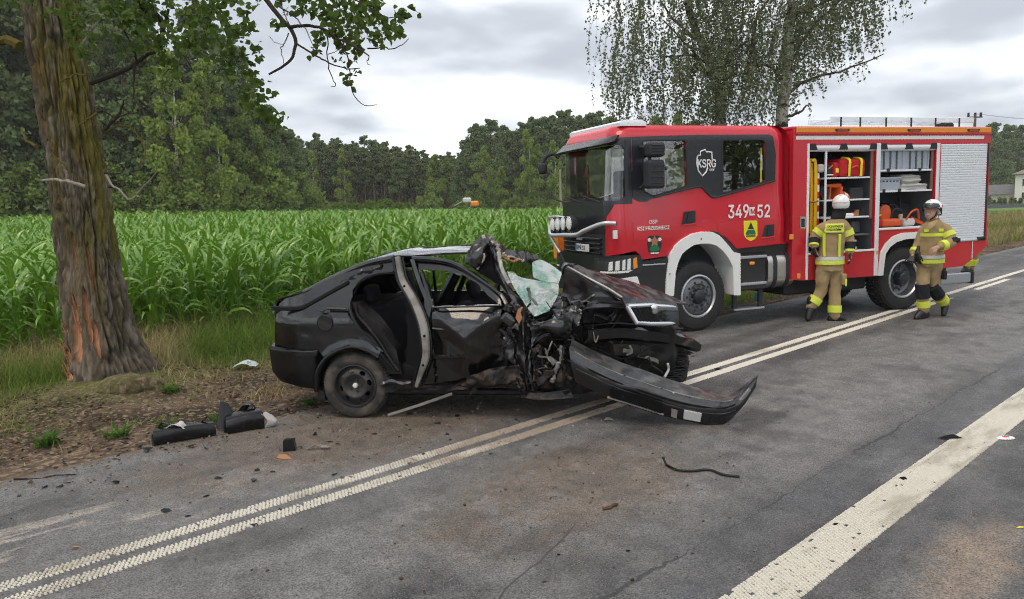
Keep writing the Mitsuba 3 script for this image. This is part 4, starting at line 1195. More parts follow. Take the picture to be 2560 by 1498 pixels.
add('grille_panel', sheet([L3(r) for r in nose], 16, 12, .02), 'mat_car_paint', car, smooth=35)
go = [(2.604, 0.145, 1.068), (2.734, 0.000, 1.054), (2.816, -0.120, 1.042), (2.886, -0.220, 1.016), (3.045, -0.390, 0.982), (3.071, -0.380, 0.828), (2.936, -0.200, 0.853), (2.797, 0.000, 0.886), (2.684, 0.130, 0.916)]
add('grille_frame', tube(np.vstack([L3(go), L3(go)[:1]]) , .022, 8), 'mat_chrome', car, label='chrome frame of the grille')
gi = [[(2.616, 0.145, 1.062), (2.734, 0.000, 1.046), (2.816, -0.120, 1.028), (2.901, -0.250, 1.004), (3.037, -0.380, 0.975)], [(2.684, 0.140, 0.928), (2.797, 0.000, 0.897), (2.866, -0.100, 0.880), (2.938, -0.220, 0.860), (3.060, -0.375, 0.843)]]
add('grille_mesh', sheet([L3(r) for r in gi], 14, 8, .012), 'mat_black_mesh', car)
gA, gB = curve(L3(gi[0]), 15), curve(L3(gi[1]), 15)
for i in range(1, 14):
    add('grille_bar', rod(gA[i] + np.array([0, -.012, 0]), gB[i] + np.array([0, -.012, 0]), .0045, 5), 'mat_black_mesh', car)
em = L3([(2.847, -0.080, 1.007)])[0]
add('badge', xf(lathe([(0, -.02), (.026, -.018), (.034, -.010), (.036, 0)], 24), tr(*em) @ rot('z', 25) @ sc(1, 1, 1.25)), 'mat_chrome', car, smooth=40)

# --- crash beam, cooler, engine bay
bt = curve(L3([(2.224, 0.000, 0.793), (2.522, -0.250, 0.769), (2.825, -0.450, 0.700), (3.098, -0.650, 0.617), (3.302, -0.850, 0.509)]), 30)
bh = np.interp(np.linspace(0, 1, 30), [0, .1, .5, .9, 1], [.075, .080, .070, .062, .05])
add('front_beam', ribbon(bt, bh, .045, (0, 0, 1)), 'mat_car_paint', car, smooth=35, label='curved black crash beam')
for i in (10, 26):
    add('beam_hole', rod(bt[i] + np.array([-.02, -.06, .03]), bt[i] + np.array([-.02, -.03, .03]), .016, 10), 'mat_black_mesh', car)
add('beam_lip', tube(curve(L3([(2.224, -0.050, 0.861), (2.523, -0.250, 0.851), (2.826, -0.450, 0.785), (3.143, -0.650, 0.726)]), 20), .014, 6), 'mat_car_plastic', car)
core_pts = [(1.677, -0.350, 0.902), (2.003, -0.350, 1.011), (2.485, -0.350, 1.004), (3.035, -0.500, 0.778), (3.220, -0.900, 0.561), (3.139, -1.000, 0.239), (2.664, -0.900, 0.323), (1.698, -0.350, 0.170)]
cp = L3(core_pts)
core = hull(np.vstack([cp, cp + np.array([-.05, .75, .02]), cp * np.array([1, 1, 0]) + np.array([0, .1, .16])]))
cv, cf = vf(core.refine_to_length(.05))
cv = cv + .10 * (np.stack([meshkit.fbm(cv * 7 + k * 9, 3, k) for k in range(3)], 1) - .5)
add('engine_bay', (cv, cf), 'mat_car_under', car, smooth=30)
rad_a = [[(2.444, -0.150, 0.679), (2.649, -0.350, 0.640), (2.918, -0.600, 0.555), (3.153, -0.800, 0.477)], [(2.459, -0.150, 0.575), (2.647, -0.350, 0.525), (2.917, -0.600, 0.436), (3.144, -0.800, 0.365)]]
add('cooler', sheet([L3(r) for r in rad_a], 20, 8, .05, .03, 8, 2), 'mat_car_under', car)
add('cooler_bar', ribbon(curve(L3([(2.570, -0.200, 0.608), (2.735, -0.400, 0.519), (2.932, -0.550, 0.415)]), 16) + rr_.normal(0, .004, (16, 3)), .02, .012, (0, 0, 1)), 'mat_grey_seal', car)
add('cooler_bar', ribbon(curve(L3([(2.808, -0.500, 0.503), (3.012, -0.700, 0.415), (3.135, -0.800, 0.384)]), 12), .012, .01, (0, 0, 1)), 'mat_mud', car)
for i in range(26):
    u = i / 25
    a_ = np.array(L3([(3.146, -0.820, 0.483)]))[0] * (1 - u) + np.array(L3([(3.041, -0.620, 0.248)]))[0] * u
    ln = rr_.uniform(.05, .16)
    add('cooler_fin', xf(cbox((-.12, -.10, -.005), (ln * .6, .05, .005), .002), tr(*a_) @ rot('z', rr_.normal(0, 20)) @ rot('y', rr_.normal(8, 9))), 'mat_car_under', car)
add('hose', tube(curve(L3([(2.987, -0.450, 0.427), (2.993, -0.480, 0.362), (2.954, -0.420, 0.303)]), 10), .012, 7), 'mat_white_plastic', car, label='pale hose hanging below the cooler')
add('hose', tube(curve(L3([(2.625, -0.200, 0.651), (2.646, -0.220, 0.604), (2.637, -0.200, 0.581), (2.595, -0.200, 0.564)]), 10), .010, 6), 'mat_grey_seal', car)
add('bottle_cap', cbox(tuple(L3([(2.382, -0.300, 0.873)])[0] - .03), tuple(L3([(2.404, -0.300, 0.928)])[0] + np.array([.025, .03, .0])), .01), 'mat_blue_plastic', car, label='small blue cap in the engine bay')
add('cable_loom', tube(curve(L3([(2.433, -0.300, 0.888), (2.463, -0.350, 0.911), (2.515, -0.350, 0.901), (2.536, -0.300, 0.887)]), 14), .016, 6), 'mat_foam', car)
add('inner_wing', sheet([L3([(2.208, -0.100, 1.007), (2.278, -0.050, 1.051), (2.444, 0.000, 1.064), (2.567, 0.000, 1.054)]), L3([(2.227, -0.050, 1.001), (2.287, 0.000, 1.029), (2.444, 0.030, 1.043), (2.574, 0.050, 1.040)])], 18, 5, .012, .018, 9, 5), 'mat_car_crumpled', car, smooth=28)
add('lock_carrier', sheet([L3([(2.216, -0.100, 0.981), (2.397, -0.250, 0.966), (2.602, -0.400, 0.959)]), L3([(2.199, -0.050, 0.887), (2.396, -0.200, 0.870), (2.652, -0.350, 0.843)])], 14, 8, .03, .03, 6, 6), 'mat_black_mesh', car)

# --- what is left of the wing, the hinge pillar and the wheel house
crs = [
    ('hinge_pillar', 'mat_car_crumpled', [[(1.574, -0.100, 1.051), (1.586, -0.020, 0.872), (1.602, 0.050, 0.667), (1.614, 0.040, 0.447), (1.630, 0.000, 0.258)], [(1.673, 0.050, 1.017), (1.674, 0.100, 0.864), (1.687, 0.140, 0.671), (1.691, 0.120, 0.465), (1.703, 0.050, 0.257)], [(1.735, -0.100, 0.967), (1.728, 0.000, 0.820), (1.738, 0.020, 0.633), (1.744, 0.000, 0.437), (1.760, -0.050, 0.232)]], .07, 8),
    ('wheel_house', 'mat_mud', [[(1.718, 0.050, 0.285), (1.731, -0.020, 0.529), (1.787, -0.050, 0.688), (1.887, -0.020, 0.788), (2.026, 0.050, 0.819)], [(1.778, -0.150, 0.263), (1.801, -0.250, 0.438), (1.844, -0.280, 0.573), (1.921, -0.220, 0.696), (2.041, -0.100, 0.745)], [(1.870, -0.200, 0.236), (1.895, -0.280, 0.402), (1.911, -0.300, 0.540), (1.973, -0.250, 0.648), (2.066, -0.120, 0.700)]], .06, 7),
    ('wheel_house', 'mat_mud', [[(1.880, -0.100, 0.303), (1.921, -0.160, 0.499), (1.997, -0.120, 0.687)], [(1.998, 0.020, 0.318), (2.004, 0.020, 0.523), (2.034, 0.020, 0.699)], [(2.057, -0.100, 0.289), (2.054, -0.120, 0.493), (2.073, -0.100, 0.690)]], .06, 9),
    ('wing', 'mat_car_crumpled', [[(1.712, -0.050, 0.920), (1.839, 0.000, 0.920), (1.972, 0.000, 0.932), (2.102, -0.050, 0.916)], [(1.741, 0.100, 0.864), (1.851, 0.140, 0.896), (1.983, 0.140, 0.907), (2.107, 0.060, 0.853)], [(1.745, 0.050, 0.747), (1.843, 0.080, 0.806), (1.962, 0.080, 0.818), (2.077, 0.020, 0.793)]], .08, 8),
    ('wing', 'mat_car_crumpled', [[(1.926, -0.250, 0.970), (2.040, -0.200, 1.003), (2.192, -0.150, 0.995)], [(1.933, -0.150, 0.916), (2.045, -0.100, 0.936), (2.195, -0.050, 0.928)], [(1.935, -0.100, 0.855), (2.047, -0.050, 0.862), (2.183, 0.000, 0.856)]], .08, 10),
    ('bulkhead', 'mat_car_crumpled', [[(1.995, -0.500, 1.119), (2.109, -0.500, 1.160), (2.233, -0.550, 1.123)], [(1.986, -0.400, 1.061), (2.114, -0.380, 1.090), (2.251, -0.400, 1.043)]], .06, 10),
    ('torn_panel', 'mat_mud', [[(1.143, 0.020, 0.388), (1.346, 0.060, 0.493), (1.602, 0.040, 0.522)], [(1.145, 0.040, 0.337), (1.359, 0.070, 0.413), (1.616, 0.060, 0.438)], [(1.144, -0.020, 0.266), (1.363, 0.030, 0.335), (1.620, 0.020, 0.305)]], .10, 15),
    ('torn_panel', 'mat_car_under', [[(1.630, 0.000, 0.258), (1.824, 0.040, 0.255), (2.090, 0.000, 0.286)], [(1.634, 0.050, 0.209), (1.826, 0.080, 0.203), (2.104, 0.040, 0.214)]], .05, 8),
]
for i, (nm, mt, rails, amp, fq) in enumerate(crs):
    add(nm, sheet([L3(r) for r in rails], 30, 16, .016, amp, fq, 20 + i), mt, car, smooth=25)
ed = [(1.729, 0.080, 0.352), (1.719, 0.060, 0.519), (1.736, 0.020, 0.682), (1.853, -0.020, 0.776), (2.033, 0.000, 0.812)]
add('arch_edge', tube(curve(L3(ed), 26) + rr_.normal(0, .004, (26, 3)), .017, 7), 'mat_car_crumpled', car)
for pts, r in (([(1.753, 0.070, 0.358), (1.760, 0.060, 0.485), (1.749, 0.040, 0.609), (1.809, 0.060, 0.723)], .010), ([(2.000, 0.050, 0.699), (2.016, 0.060, 0.620), (1.952, 0.040, 0.480), (1.925, 0.050, 0.371)], .022), ([(1.830, 0.040, 0.342), (1.851, 0.050, 0.465), (1.830, 0.050, 0.610), (1.800, 0.020, 0.694)], .018), ([(2.035, 0.080, 0.691), (2.033, 0.090, 0.558), (2.054, 0.070, 0.443), (2.095, 0.080, 0.403)], .014), ([(1.624, 0.100, 0.426), (1.651, 0.100, 0.374), (1.669, 0.060, 0.261)], .016)):
    add('bent_strut', tube(curve(L3(pts), 18) + rr_.normal(0, .006, (18, 3)), r * (.75 + .5 * rr_.random(18)), 7), 'mat_mud' if r < .02 else 'mat_bare_metal', car)
fo = [(1.644, 0.130, 1.042), (1.677, 0.130, 1.029), (1.675, 0.130, 0.976), (1.647, 0.130, 0.923), (1.629, 0.130, 0.976)]
add('foam_scrap', xf(slab(rpoly([(0, 0), (.03, .05), (.015, .10), (.045, .16), (-.005, .13), (-.03, .06)], .006), 0, .03), tr(*(L3(fo)[3]))), 'mat_foam', car, label='scrap of orange wood or foam caught in the torn metal')
dmir = L3([(1.548, 0.120, 0.956)])[0]
add('torn_mirror', xf(cushion((-.07, -.04, -.05), (.07, .04, .05), .03), tr(*dmir) @ rot('y', 40)), 'mat_car_crumpled', car, smooth=40)
# small torn strips, brackets and wires filling the crushed corner
srng = np.random.default_rng(12)
mats_ = ['mat_car_crumpled', 'mat_car_under', 'mat_mud', 'mat_bare_metal', 'mat_car_plastic', 'mat_car_under']
groups = {}
for i in range(150):
    bx = [(1.60, 2.15, .25, 1.0, -.25, .10), (1.60, 1.95, .30, .70, -.1, .12), (2.05, 2.9, .45, .95, -.55, -.15), (1.45, 1.75, .75, 1.15, -.1, .08), (1.95, 2.45, .92, 1.12, -.35, -.08)][i % 5]
    c = np.array([srng.uniform(*bx[0:2]), -srng.uniform(*bx[4:6]), srng.uniform(*bx[2:4])])
    d = srng.normal(size=3) * np.array([1, .35, 1.1]); d /= np.linalg.norm(d)
    Ln = srng.uniform(.05, .20)
    pts = np.array([c - d * Ln / 2, c + srng.normal(0, .02, 3), c + d * Ln / 2])
    pts = curve(pts, 8) + srng.normal(0, .004, (8, 3))
    m_ = mats_[i % 6]
    g_ = tube(pts, srng.uniform(.004, .010), 5) if srng.random() < .4 else ribbon(pts, srng.uniform(.012, .035), srng.uniform(.003, .008), srng.normal(size=3))
    groups.setdefault(m_, []).append(g_)
for m_, gs in groups.items():
    add('torn_scraps', cat(gs), m_, car, smooth=25, kind='stuff')

for i in range(14):
    a_ = L3([(srng.uniform(1.6, 2.5), srng.uniform(-.3, .05), srng.uniform(.55, 1.0))])[0]; b_ = a_ + srng.normal(0, .16, 3) * np.array([1, .3, 1]); m_ = (a_ + b_) / 2 + np.array([0, -.03, -.09])
    add('wire', tube(curve([a_, m_, b_], 12), .0045, 5), ['mat_black_mesh', 'mat_grey_seal', 'mat_black_mesh', 'mat_mud'][i % 4], car)
# --- torn front bumper, one end on the road
rb = [(2.107, 0.000, 0.749), (2.283, -0.020, 0.646), (2.480, -0.030, 0.549), (2.676, -0.040, 0.474), (2.938, -0.060, 0.370), (3.199, -0.080, 0.283), (3.447, -0.100, 0.205), (3.544, -0.060, 0.235), (3.739, 0.020, 0.424)]
rc = [(2.088, 0.140, 0.695), (2.262, 0.150, 0.590), (2.467, 0.160, 0.492), (2.658, 0.170, 0.419), (2.911, 0.170, 0.332), (3.163, 0.160, 0.261), (3.416, 0.140, 0.214), (3.564, 0.060, 0.236), (3.733, 0.020, 0.411)]
rm = [(2.106, 0.160, 0.553), (2.261, 0.180, 0.477), (2.465, 0.190, 0.380), (2.656, 0.200, 0.310), (2.909, 0.200, 0.225), (3.160, 0.190, 0.157), (3.413, 0.160, 0.124), (3.587, 0.080, 0.175), (3.709, 0.030, 0.334)]
rbm = [(2.138, 0.100, 0.385), (2.281, 0.110, 0.314), (2.437, 0.120, 0.242), (2.643, 0.120, 0.169), (2.911, 0.130, 0.085), (3.178, 0.130, 0.025), (3.387, 0.120, -0.003), (3.529, 0.050, 0.063), (3.686, 0.020, 0.276)]
add('bumper_ledge', sheet([L3(rb), L3(rc)], 60, 8, .012, .010, 7, 30), 'mat_ledge', car, smooth=30)
add('front_bumper', sheet([L3(r) for r in (rc, rm, rbm)], 60, 18, .014, .014, 6, 31), 'mat_car_crumpled', car, smooth=30, label='torn front bumper hanging down onto the road')
for rl_, of_, w_, m_ in ((rm, (0, -.004, .035), .011, 'mat_black_mesh'), (rm, (0, -.006, -.012), .006, 'mat_ledge'), (rc, (0, -.002, .0), .006, 'mat_grey_seal'), (rbm, (0, -.004, .03), .007, 'mat_ledge')):
    add('bumper_rib', ribbon(curve(L3(rl_), 60)[2:50] + np.array(of_), w_, .006, (0, 0, 1)), m_, car, smooth=35)
fo1 = [[(2.440, 0.245, 0.363), (2.668, 0.245, 0.308), (2.900, 0.245, 0.227)], [(2.445, 0.215, 0.271), (2.654, 0.215, 0.205), (2.888, 0.215, 0.127)]]
add('lower_grille', sheet([L3(r) for r in fo1], 18, 6, .01), 'mat_black_mesh', car)
add('grille_lip', ribbon(curve(L3([(2.419, 0.190, 0.264), (2.655, 0.190, 0.191), (2.906, 0.190, 0.107)]), 18), .010, .008, (0, 0, 1)), 'mat_grey_seal', car)
for x_ in (0, 1):
    add('grille_post', rod(L3([(2.554, 0.225, 0.336), (2.556, 0.225, 0.263)])[0], L3([(2.554, 0.225, 0.336), (2.556, 0.225, 0.263)])[1], .012, 6) if x_ == 0 else rod(L3([(2.807, 0.225, 0.244), (2.809, 0.225, 0.198)])[0], L3([(2.807, 0.225, 0.244), (2.809, 0.225, 0.198)])[1], .010, 6), 'mat_car_plastic', car)
pl = [[(3.084, 0.205, 0.157), (3.234, 0.205, 0.126)], [(3.080, 0.165, 0.064), (3.225, 0.165, 0.036)]]
add('plate_remnant', sheet([L3(r) for r in pl], 10, 5, .006, .006, 9, 3), 'mat_white_plastic', car, label='torn white piece of number plate on the bumper')
pl2 = [[(2.977, 0.205, 0.164), (3.027, 0.205, 0.148)], [(2.973, 0.170, 0.091), (3.023, 0.170, 0.072)]]
add('plate_remnant', sheet([L3(r) for r in pl2], 8, 5, .006, .012, 12, 4), 'mat_grey_seal', car)
slp = [(3.572, 0.050, 0.207), (3.661, 0.040, 0.317)]
add('bumper_slot', ribbon(curve(L3(slp), 8) + np.array([.0, -.03, -.01]), .016, .008, (0, 0, 1)), 'mat_bare_metal', car)
for k_ in range(24):
    u = k_ / 23
    p_ = curve(L3(rc), 60)[int(6 + 50 * u)] + np.array([0, -.008, -.012 + srng.normal(0, .01)])
    if k_ % 3 != 1:
        add('bumper_clip', cbox(p_ - np.array([.008, .004, .004]), p_ + np.array([.008, .004, .004]), .002), 'mat_white_plastic' if k_ % 4 == 0 else 'mat_black_mesh', car)

# ------------------------------------------------------------------ the fire engine
def paintmat(key, c, rough=.16, coat=1.0, dirt=.12, f=2.0):
    def col(p, n, uv):
        m = smoothstep(.55, .9, fbm(p.x * f, p.y * f, p.z * f * .6, 4)) * dirt + dirt * 1.3 * smoothstep(1.3, .5, p.z) * fbm(p.x * 5, p.y * 5, p.z * 3, 3)
        return mix(c, (.22, .19, .16), m)
    scene[key] = {'type': 'twosided', 'bsdf': {'type': 'principled', 'base_color': proc(col), 'roughness': rough, 'clearcoat': coat, 'clearcoat_gloss': .95, 'specular': .5}}


paintmat('mat_red', (.58, .014, .030))
paintmat('mat_truck_black', (.014, .015, .018), .32, .3, .10)
paintmat('mat_truck_white', (.86, .86, .84), .35, .3, .07, 4)
mat('mat_band', (.018, .020, .028), .22, two=True, clearcoat=.6)
mat('mat_alu', (.52, .55, .58), .42, .75, two=True)
mat('mat_alu_pale', (.80, .83, .87), .4, .12, two=True)
mat('mat_tank', (.60, .59, .55), .28, .9, two=True)
mat('mat_orange', (.80, .28, .03), .35, two=True)
mat('mat_white_mark', (.82, .80, .78), .4, two=True)
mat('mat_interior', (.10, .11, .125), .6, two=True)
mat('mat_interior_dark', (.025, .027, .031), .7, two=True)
mat('mat_yellow_hose', (.72, .43, .01), .6, two=True)
mat('mat_red_bag', (.50, .012, .018), .75, two=True)
mat('mat_yellow_strap', (.80, .72, .03), .6, two=True)
mat('mat_crate', (.36, .40, .46), .5, two=True)
mat('mat_tarp', (.48, .47, .44), .7, two=True)
mat('mat_tool_orange', (.66, .10, .02), .4, two=True)
mat('mat_green_mark', (.015, .16, .06), .5, two=True)
mat('mat_yellow_mark', (.80, .70, .02), .4, two=True)
mat('mat_brown_rail', (.20, .10, .07), .5, two=True)
bumped('mat_tyre', (.020, .020, .021), .75, lambda p, n, uv: fbm(p.x * 30, p.y * 30, p.z * 30, 2), .004)
mat('mat_truck_rim', (.17, .175, .19), .42, .6, two=True)
mat('mat_rim_bright', (.62, .63, .65), .35, .6, two=True)
mat('mat_windscreen', (.012, .020, .018), .05, two=True, spec=.7, clearcoat=1.0)
scene['mat_lamp_glass'] = {'type': 'twosided', 'bsdf': {'type': 'principled', 'base_color': {'type': 'rgb', 'value': [.90, .91, .90]}, 'roughness': .18, 'metallic': .1, 'clearcoat': 1.0}}
mat('mat_headlamp', (.10, .11, .12), .15, .6, two=True, clearcoat=1.0)
mat('mat_amber', (.85, .32, .03), .25, two=True, clearcoat=1.0)

TRM = np.eye(4); TRM[:3, :3] = rot('z', 20.2)[:3, :3]; TRM[:3, 3] = (2.7826, 11.4027, 0)
trk = thing('fire_truck', 'red fire engine with white wheel arches and open equipment lockers, parked behind the wreck', 'fire truck', TRM)
W = 1.9


def tadd(name, m, b, smooth=30, label=None, kind=None, **kw):
    return add(name, m, b, trk, smooth=smooth, label=label, kind=kind, **kw)


def mani(m):
    v, f = vf(m)
    return Manifold(m3.Mesh(vert_properties=v.astype(np.float32), tri_verts=f.astype(np.uint32)))


def prism_side(outline, t0, t1):
    return mani(slab(csec(outline), t0, t1))


def prism_front(outline, s0, s1):
    """outline in (across, up); across is measured away from the viewer"""
    m = csec(outline).extrude(abs(s1 - s0))
    v, f = vf(m)
    return mani((np.stack([v[:, 2] + min(s0, s1), v[:, 0], v[:, 1]], 1), f))


def cab_solid(grow):
    plan = CrossSection.square([3.06, W]).translate([-1.42, 0])
    plan = plan.offset(-.26, m3.JoinType.Round, 2, 48).offset(.26, m3.JoinType.Round, 2, 48) + CrossSection.square([1.8, W]).translate([-.16, 0])
    plan = plan.offset(grow, m3.JoinType.Round, 2, 48)
    n = 24
    m = plan.extrude(1.0, n)
    zs = np.concatenate([np.linspace(1.12, 2.80, 12), 2.80 + .24 * np.sin(np.linspace(0, PI / 2, n + 2 - 12 + 1))[1:]])
    cx, cy = .11, W / 2
    def w(p):
        z = np.interp(p[:, 2], np.linspace(0, 1, n + 2 - 1 + 1)[:len(zs)], zs) if False else np.interp(p[:, 2], np.linspace(0, 1, len(zs)), zs)
        u = np.clip((z - 2.80) / .24, 0, 1)
        ins = .16 * (1 - np.sqrt(np.maximum(1 - u * u, 0)))
        front = np.clip((-p[:, 0] - .9) / .5, 0, 1)
        lean = .06 * np.clip((z - 1.9) / 1.1, 0, 1) * front            # the screen leans back a little
        x = p[:, 0] + lean - np.sign(p[:, 0] - cx) * ins * np.clip(np.abs(p[:, 0] - cx) / 1.4, 0, 1)
        y = p[:, 1] - np.sign(p[:, 1] - cy) * ins * np.clip(np.abs(p[:, 1] - cy) / 1.0, 0, 1)
        tuck = .04 * np.clip((z - 1.50) / .5, 0, 1) ** 1.6 + .012 * np.clip((1.5 - z) / .4, 0, 1) ** 2
        y = y - np.sign(y - cy) * tuck * np.clip((np.abs(y - cy) - .5) / .3, 0, 1)
        return np.stack([x, y, z + grow * (p[:, 2] - .5) * 2], 1)
    return m.warp_batch(w)


cabA, cabB, cabC = cab_solid(0.), cab_solid(.007), cab_solid(.013)
low = [(-3.228, 1.182), (-1.454, 1.194), (-1.059, 1.257), (-0.987, 1.200), (-0.951, 1.123), (-0.544, 1.154), (-0.341, 1.362), (0.198, 1.479), (0.461, 1.390), (0.675, 1.200), (1.728, 1.239), (2.546, 1.247), (2.586, -0.370), (-3.266, 0.175)]
cut = prism_side([(x, z) for x, z in low], .3, -W - .3)
inner = cab_solid(-.06) - prism_side([(-3, .5), (3, .5), (3, 1.88), (-3, 1.88)], .5, -W - .5)
FW = [(-0.905, 2.809), (-0.194, 2.817), (-0.178, 2.520), (-0.172, 2.156), (-0.461, 2.088), (-0.733, 2.021), (-0.890, 2.099)]
RW = [(0.437, 2.811), (1.164, 2.820), (1.206, 2.769), (1.220, 2.190), (0.832, 2.110), (0.439, 2.027)]
WS = rpoly([(.035, 1.98), (W - .035, 1.98), (W - .045, 2.76), (.045, 2.76)], .05)
hole = Manifold.batch_boolean([mani(slab(rpoly(w_, .03), -W - .3, .3)) for w_ in (FW, RW)] + [prism_front(WS, -2, -.9)], m3.OpType.Add)
red = cabA - cut - inner - hole
groove = []
for pts in ([(-1.077, 1.967), (-1.091, 1.397), (-0.963, 1.145)], [(0.014, 2.134), (0.044, 1.868), (0.074, 1.507)], [(0.329, 1.980), (0.329, 1.496), (0.435, 1.380)], [(1.393, 2.205), (1.382, 1.735), (1.388, 1.267)], [(-1.077, 1.683), (-0.563, 1.781), (-0.008, 1.892)], [(0.329, 1.584), (0.835, 1.642), (1.355, 1.713)]):
    groove.append(mani(tube([(x, 0, z) for x, z in pts], .008, 6)))
red = red - Manifold.batch_boolean(groove, m3.OpType.Add)
tadd('cab', red, 'mat_red', 35)
# black glazing band round the doors and the screen
band = [(-1.071, 2.865), (0.046, 2.893), (1.286, 2.897), (1.347, 2.868), (1.405, 2.590), (1.391, 2.205), (0.420, 1.995), (0.329, 1.980), (0.264, 1.982), (0.186, 2.038), (0.121, 2.105), (0.057, 2.137), (-0.020, 2.135), (-0.733, 2.004), (-0.856, 1.950), (-0.977, 1.954), (-1.077, 2.005)]
shell = cabB - inner
tadd('glazing_band', (shell ^ prism_side(band, .2, -.12)) - hole, 'mat_band', 35)
tadd('glazing_band', (shell ^ prism_side(band, -W + .12, -W - .2)) - hole, 'mat_band', 35)
fb_ = [(-.2, 1.93), (W + .2, 1.93), (W + .2, 2.86), (-.2, 2.86)]
tadd('screen_surround', (shell ^ prism_front(fb_, -2, -1.085)) - hole, 'mat_band', 35)
glass = (cab_solid(-.012) - cab_solid(-.020))
tadd('windscreen', glass ^ prism_front(csec([(.02, 1.95), (W - .02, 1.95), (W - .02, 2.79), (.02, 2.79)]), -2, -1.10), 'mat_pane', 35)
for lo_, hi_ in (((-.55, .25, 1.85), (-.35, .75, 2.45)), ((-.55, 1.15, 1.85), (-.35, 1.65, 2.45)), ((.95, .25, 1.85), (1.12, 1.65, 2.35))):
    tadd('cab_seat', cushion(lo_, hi_, .05), 'mat_fabric_dark', 40)
tadd('cab_dashboard', cushion((-1.22, .2, 1.84), (-.92, W - .2, 2.03), .05), 'mat_fabric_dark', 40)
tadd('cab_steering_wheel', tube([(-.86 + .06 * math.sin(a), .50 + .2 * math.cos(a), 2.12 + .17 * math.sin(a)) for a in np.linspace(0, 2 * PI, 25)], .016, 7), 'mat_fabric_dark', 40)
tadd('grab_rail', rod((1.18, .10, 2.1), (1.18, .10, 2.7), .014), 'mat_yellow_mark', 40)
for i_, w_ in enumerate((FW, RW)):
    tadd('side_window', slab(csec(w_, grow=.02), -W + .060, -W + .055), 'mat_pane', 40)
    tadd('side_window', slab(csec(w_, grow=.02), -.060, -.055), 'mat_pane', 40, label='front side window' if i_ == 0 else 'rear side window')
    tadd('window_seal', slab(rpoly(w_, .03).offset(.010, m3.JoinType.Round, 2, 12) - rpoly(w_, .03).offset(-.008, m3.JoinType.Round, 2, 12), -.042, -.026), 'mat_interior_dark', 40)
tadd('waist_trim', tube([(x, .028, z) for x, z in curve([(-0.733, 2.004), (-0.386, 2.075), (-0.020, 2.137), (0.070, 2.133), (0.173, 2.050), (0.264, 1.982), (0.407, 1.995), (0.886, 2.093), (1.391, 2.205)], 40)], .013, 6), 'mat_truck_black')
lining = (cab_solid(-.061) - cab_solid(-.072)) - hole - prism_side([(-3, .5), (3, .5), (3, 1.885), (-3, 1.885)], .5, -W - .5)
tadd('cab_lining', lining, 'mat_fabric_dark', 35)
# front face
tadd('front_panel', cabB ^ prism_front([(.24, 1.50), (W - .24, 1.50), (W - .10, 1.93), (.10, 1.93), (.12, 1.86), (.20, 1.75)], -2, -1.1), 'mat_truck_black', 35)
tadd('grille', cabB ^ prism_front([(.24, 1.17), (W - .24, 1.17), (W - .24, 1.497), (.24, 1.497)], -2, -1.1), 'mat_interior_dark', 35)
for i_ in range(4):
    tadd('grille_slat', cbox((-1.475, .32, 1.205 + .07 * i_), (-1.42, W - .32, 1.235 + .07 * i_), .008), 'mat_truck_black')
for i_ in range(3):
    tadd('wiper', tube([(-1.42, .35 + .6 * i_, 1.96), (-1.425, .75 + .6 * i_, 2.03), (-1.40, .95 + .6 * i_, 2.06)], .012, 6), 'mat_interior_dark')
bmp = CrossSection.square([3.0, W + .04]).translate([-1.50, -.02]).offset(-.2, m3.JoinType.Round, 2, 32).offset(.2, m3.JoinType.Round, 2, 32)
bmpm = bmp.extrude(.62).translate([0, 0, .60])
bmpm = (bmpm ^ prism_side([(-2, .55), (-.47, .55), (-.54, 1.14), (-.95, 1.10), (-1.0, 1.20), (-2, 1.20)], .3, -W - .3))
tadd('bumper', bmpm, 'mat_truck_black', 35)
tadd('bumper_corner', (bmp.offset(.008, m3.JoinType.Round, 2, 32).extrude(.13).translate([0, 0, .76]) ^ prism_side([(-1.60, .72), (-1.00, .74), (-1.05, .90), (-1.45, .86), (-1.60, .86)], .1, -.34)), 'mat_truck_white', 35)
tadd('bumper_trim', cbox((-.96, -.030, 1.035), (-.58, .0, 1.055), .006), 'mat_alu')
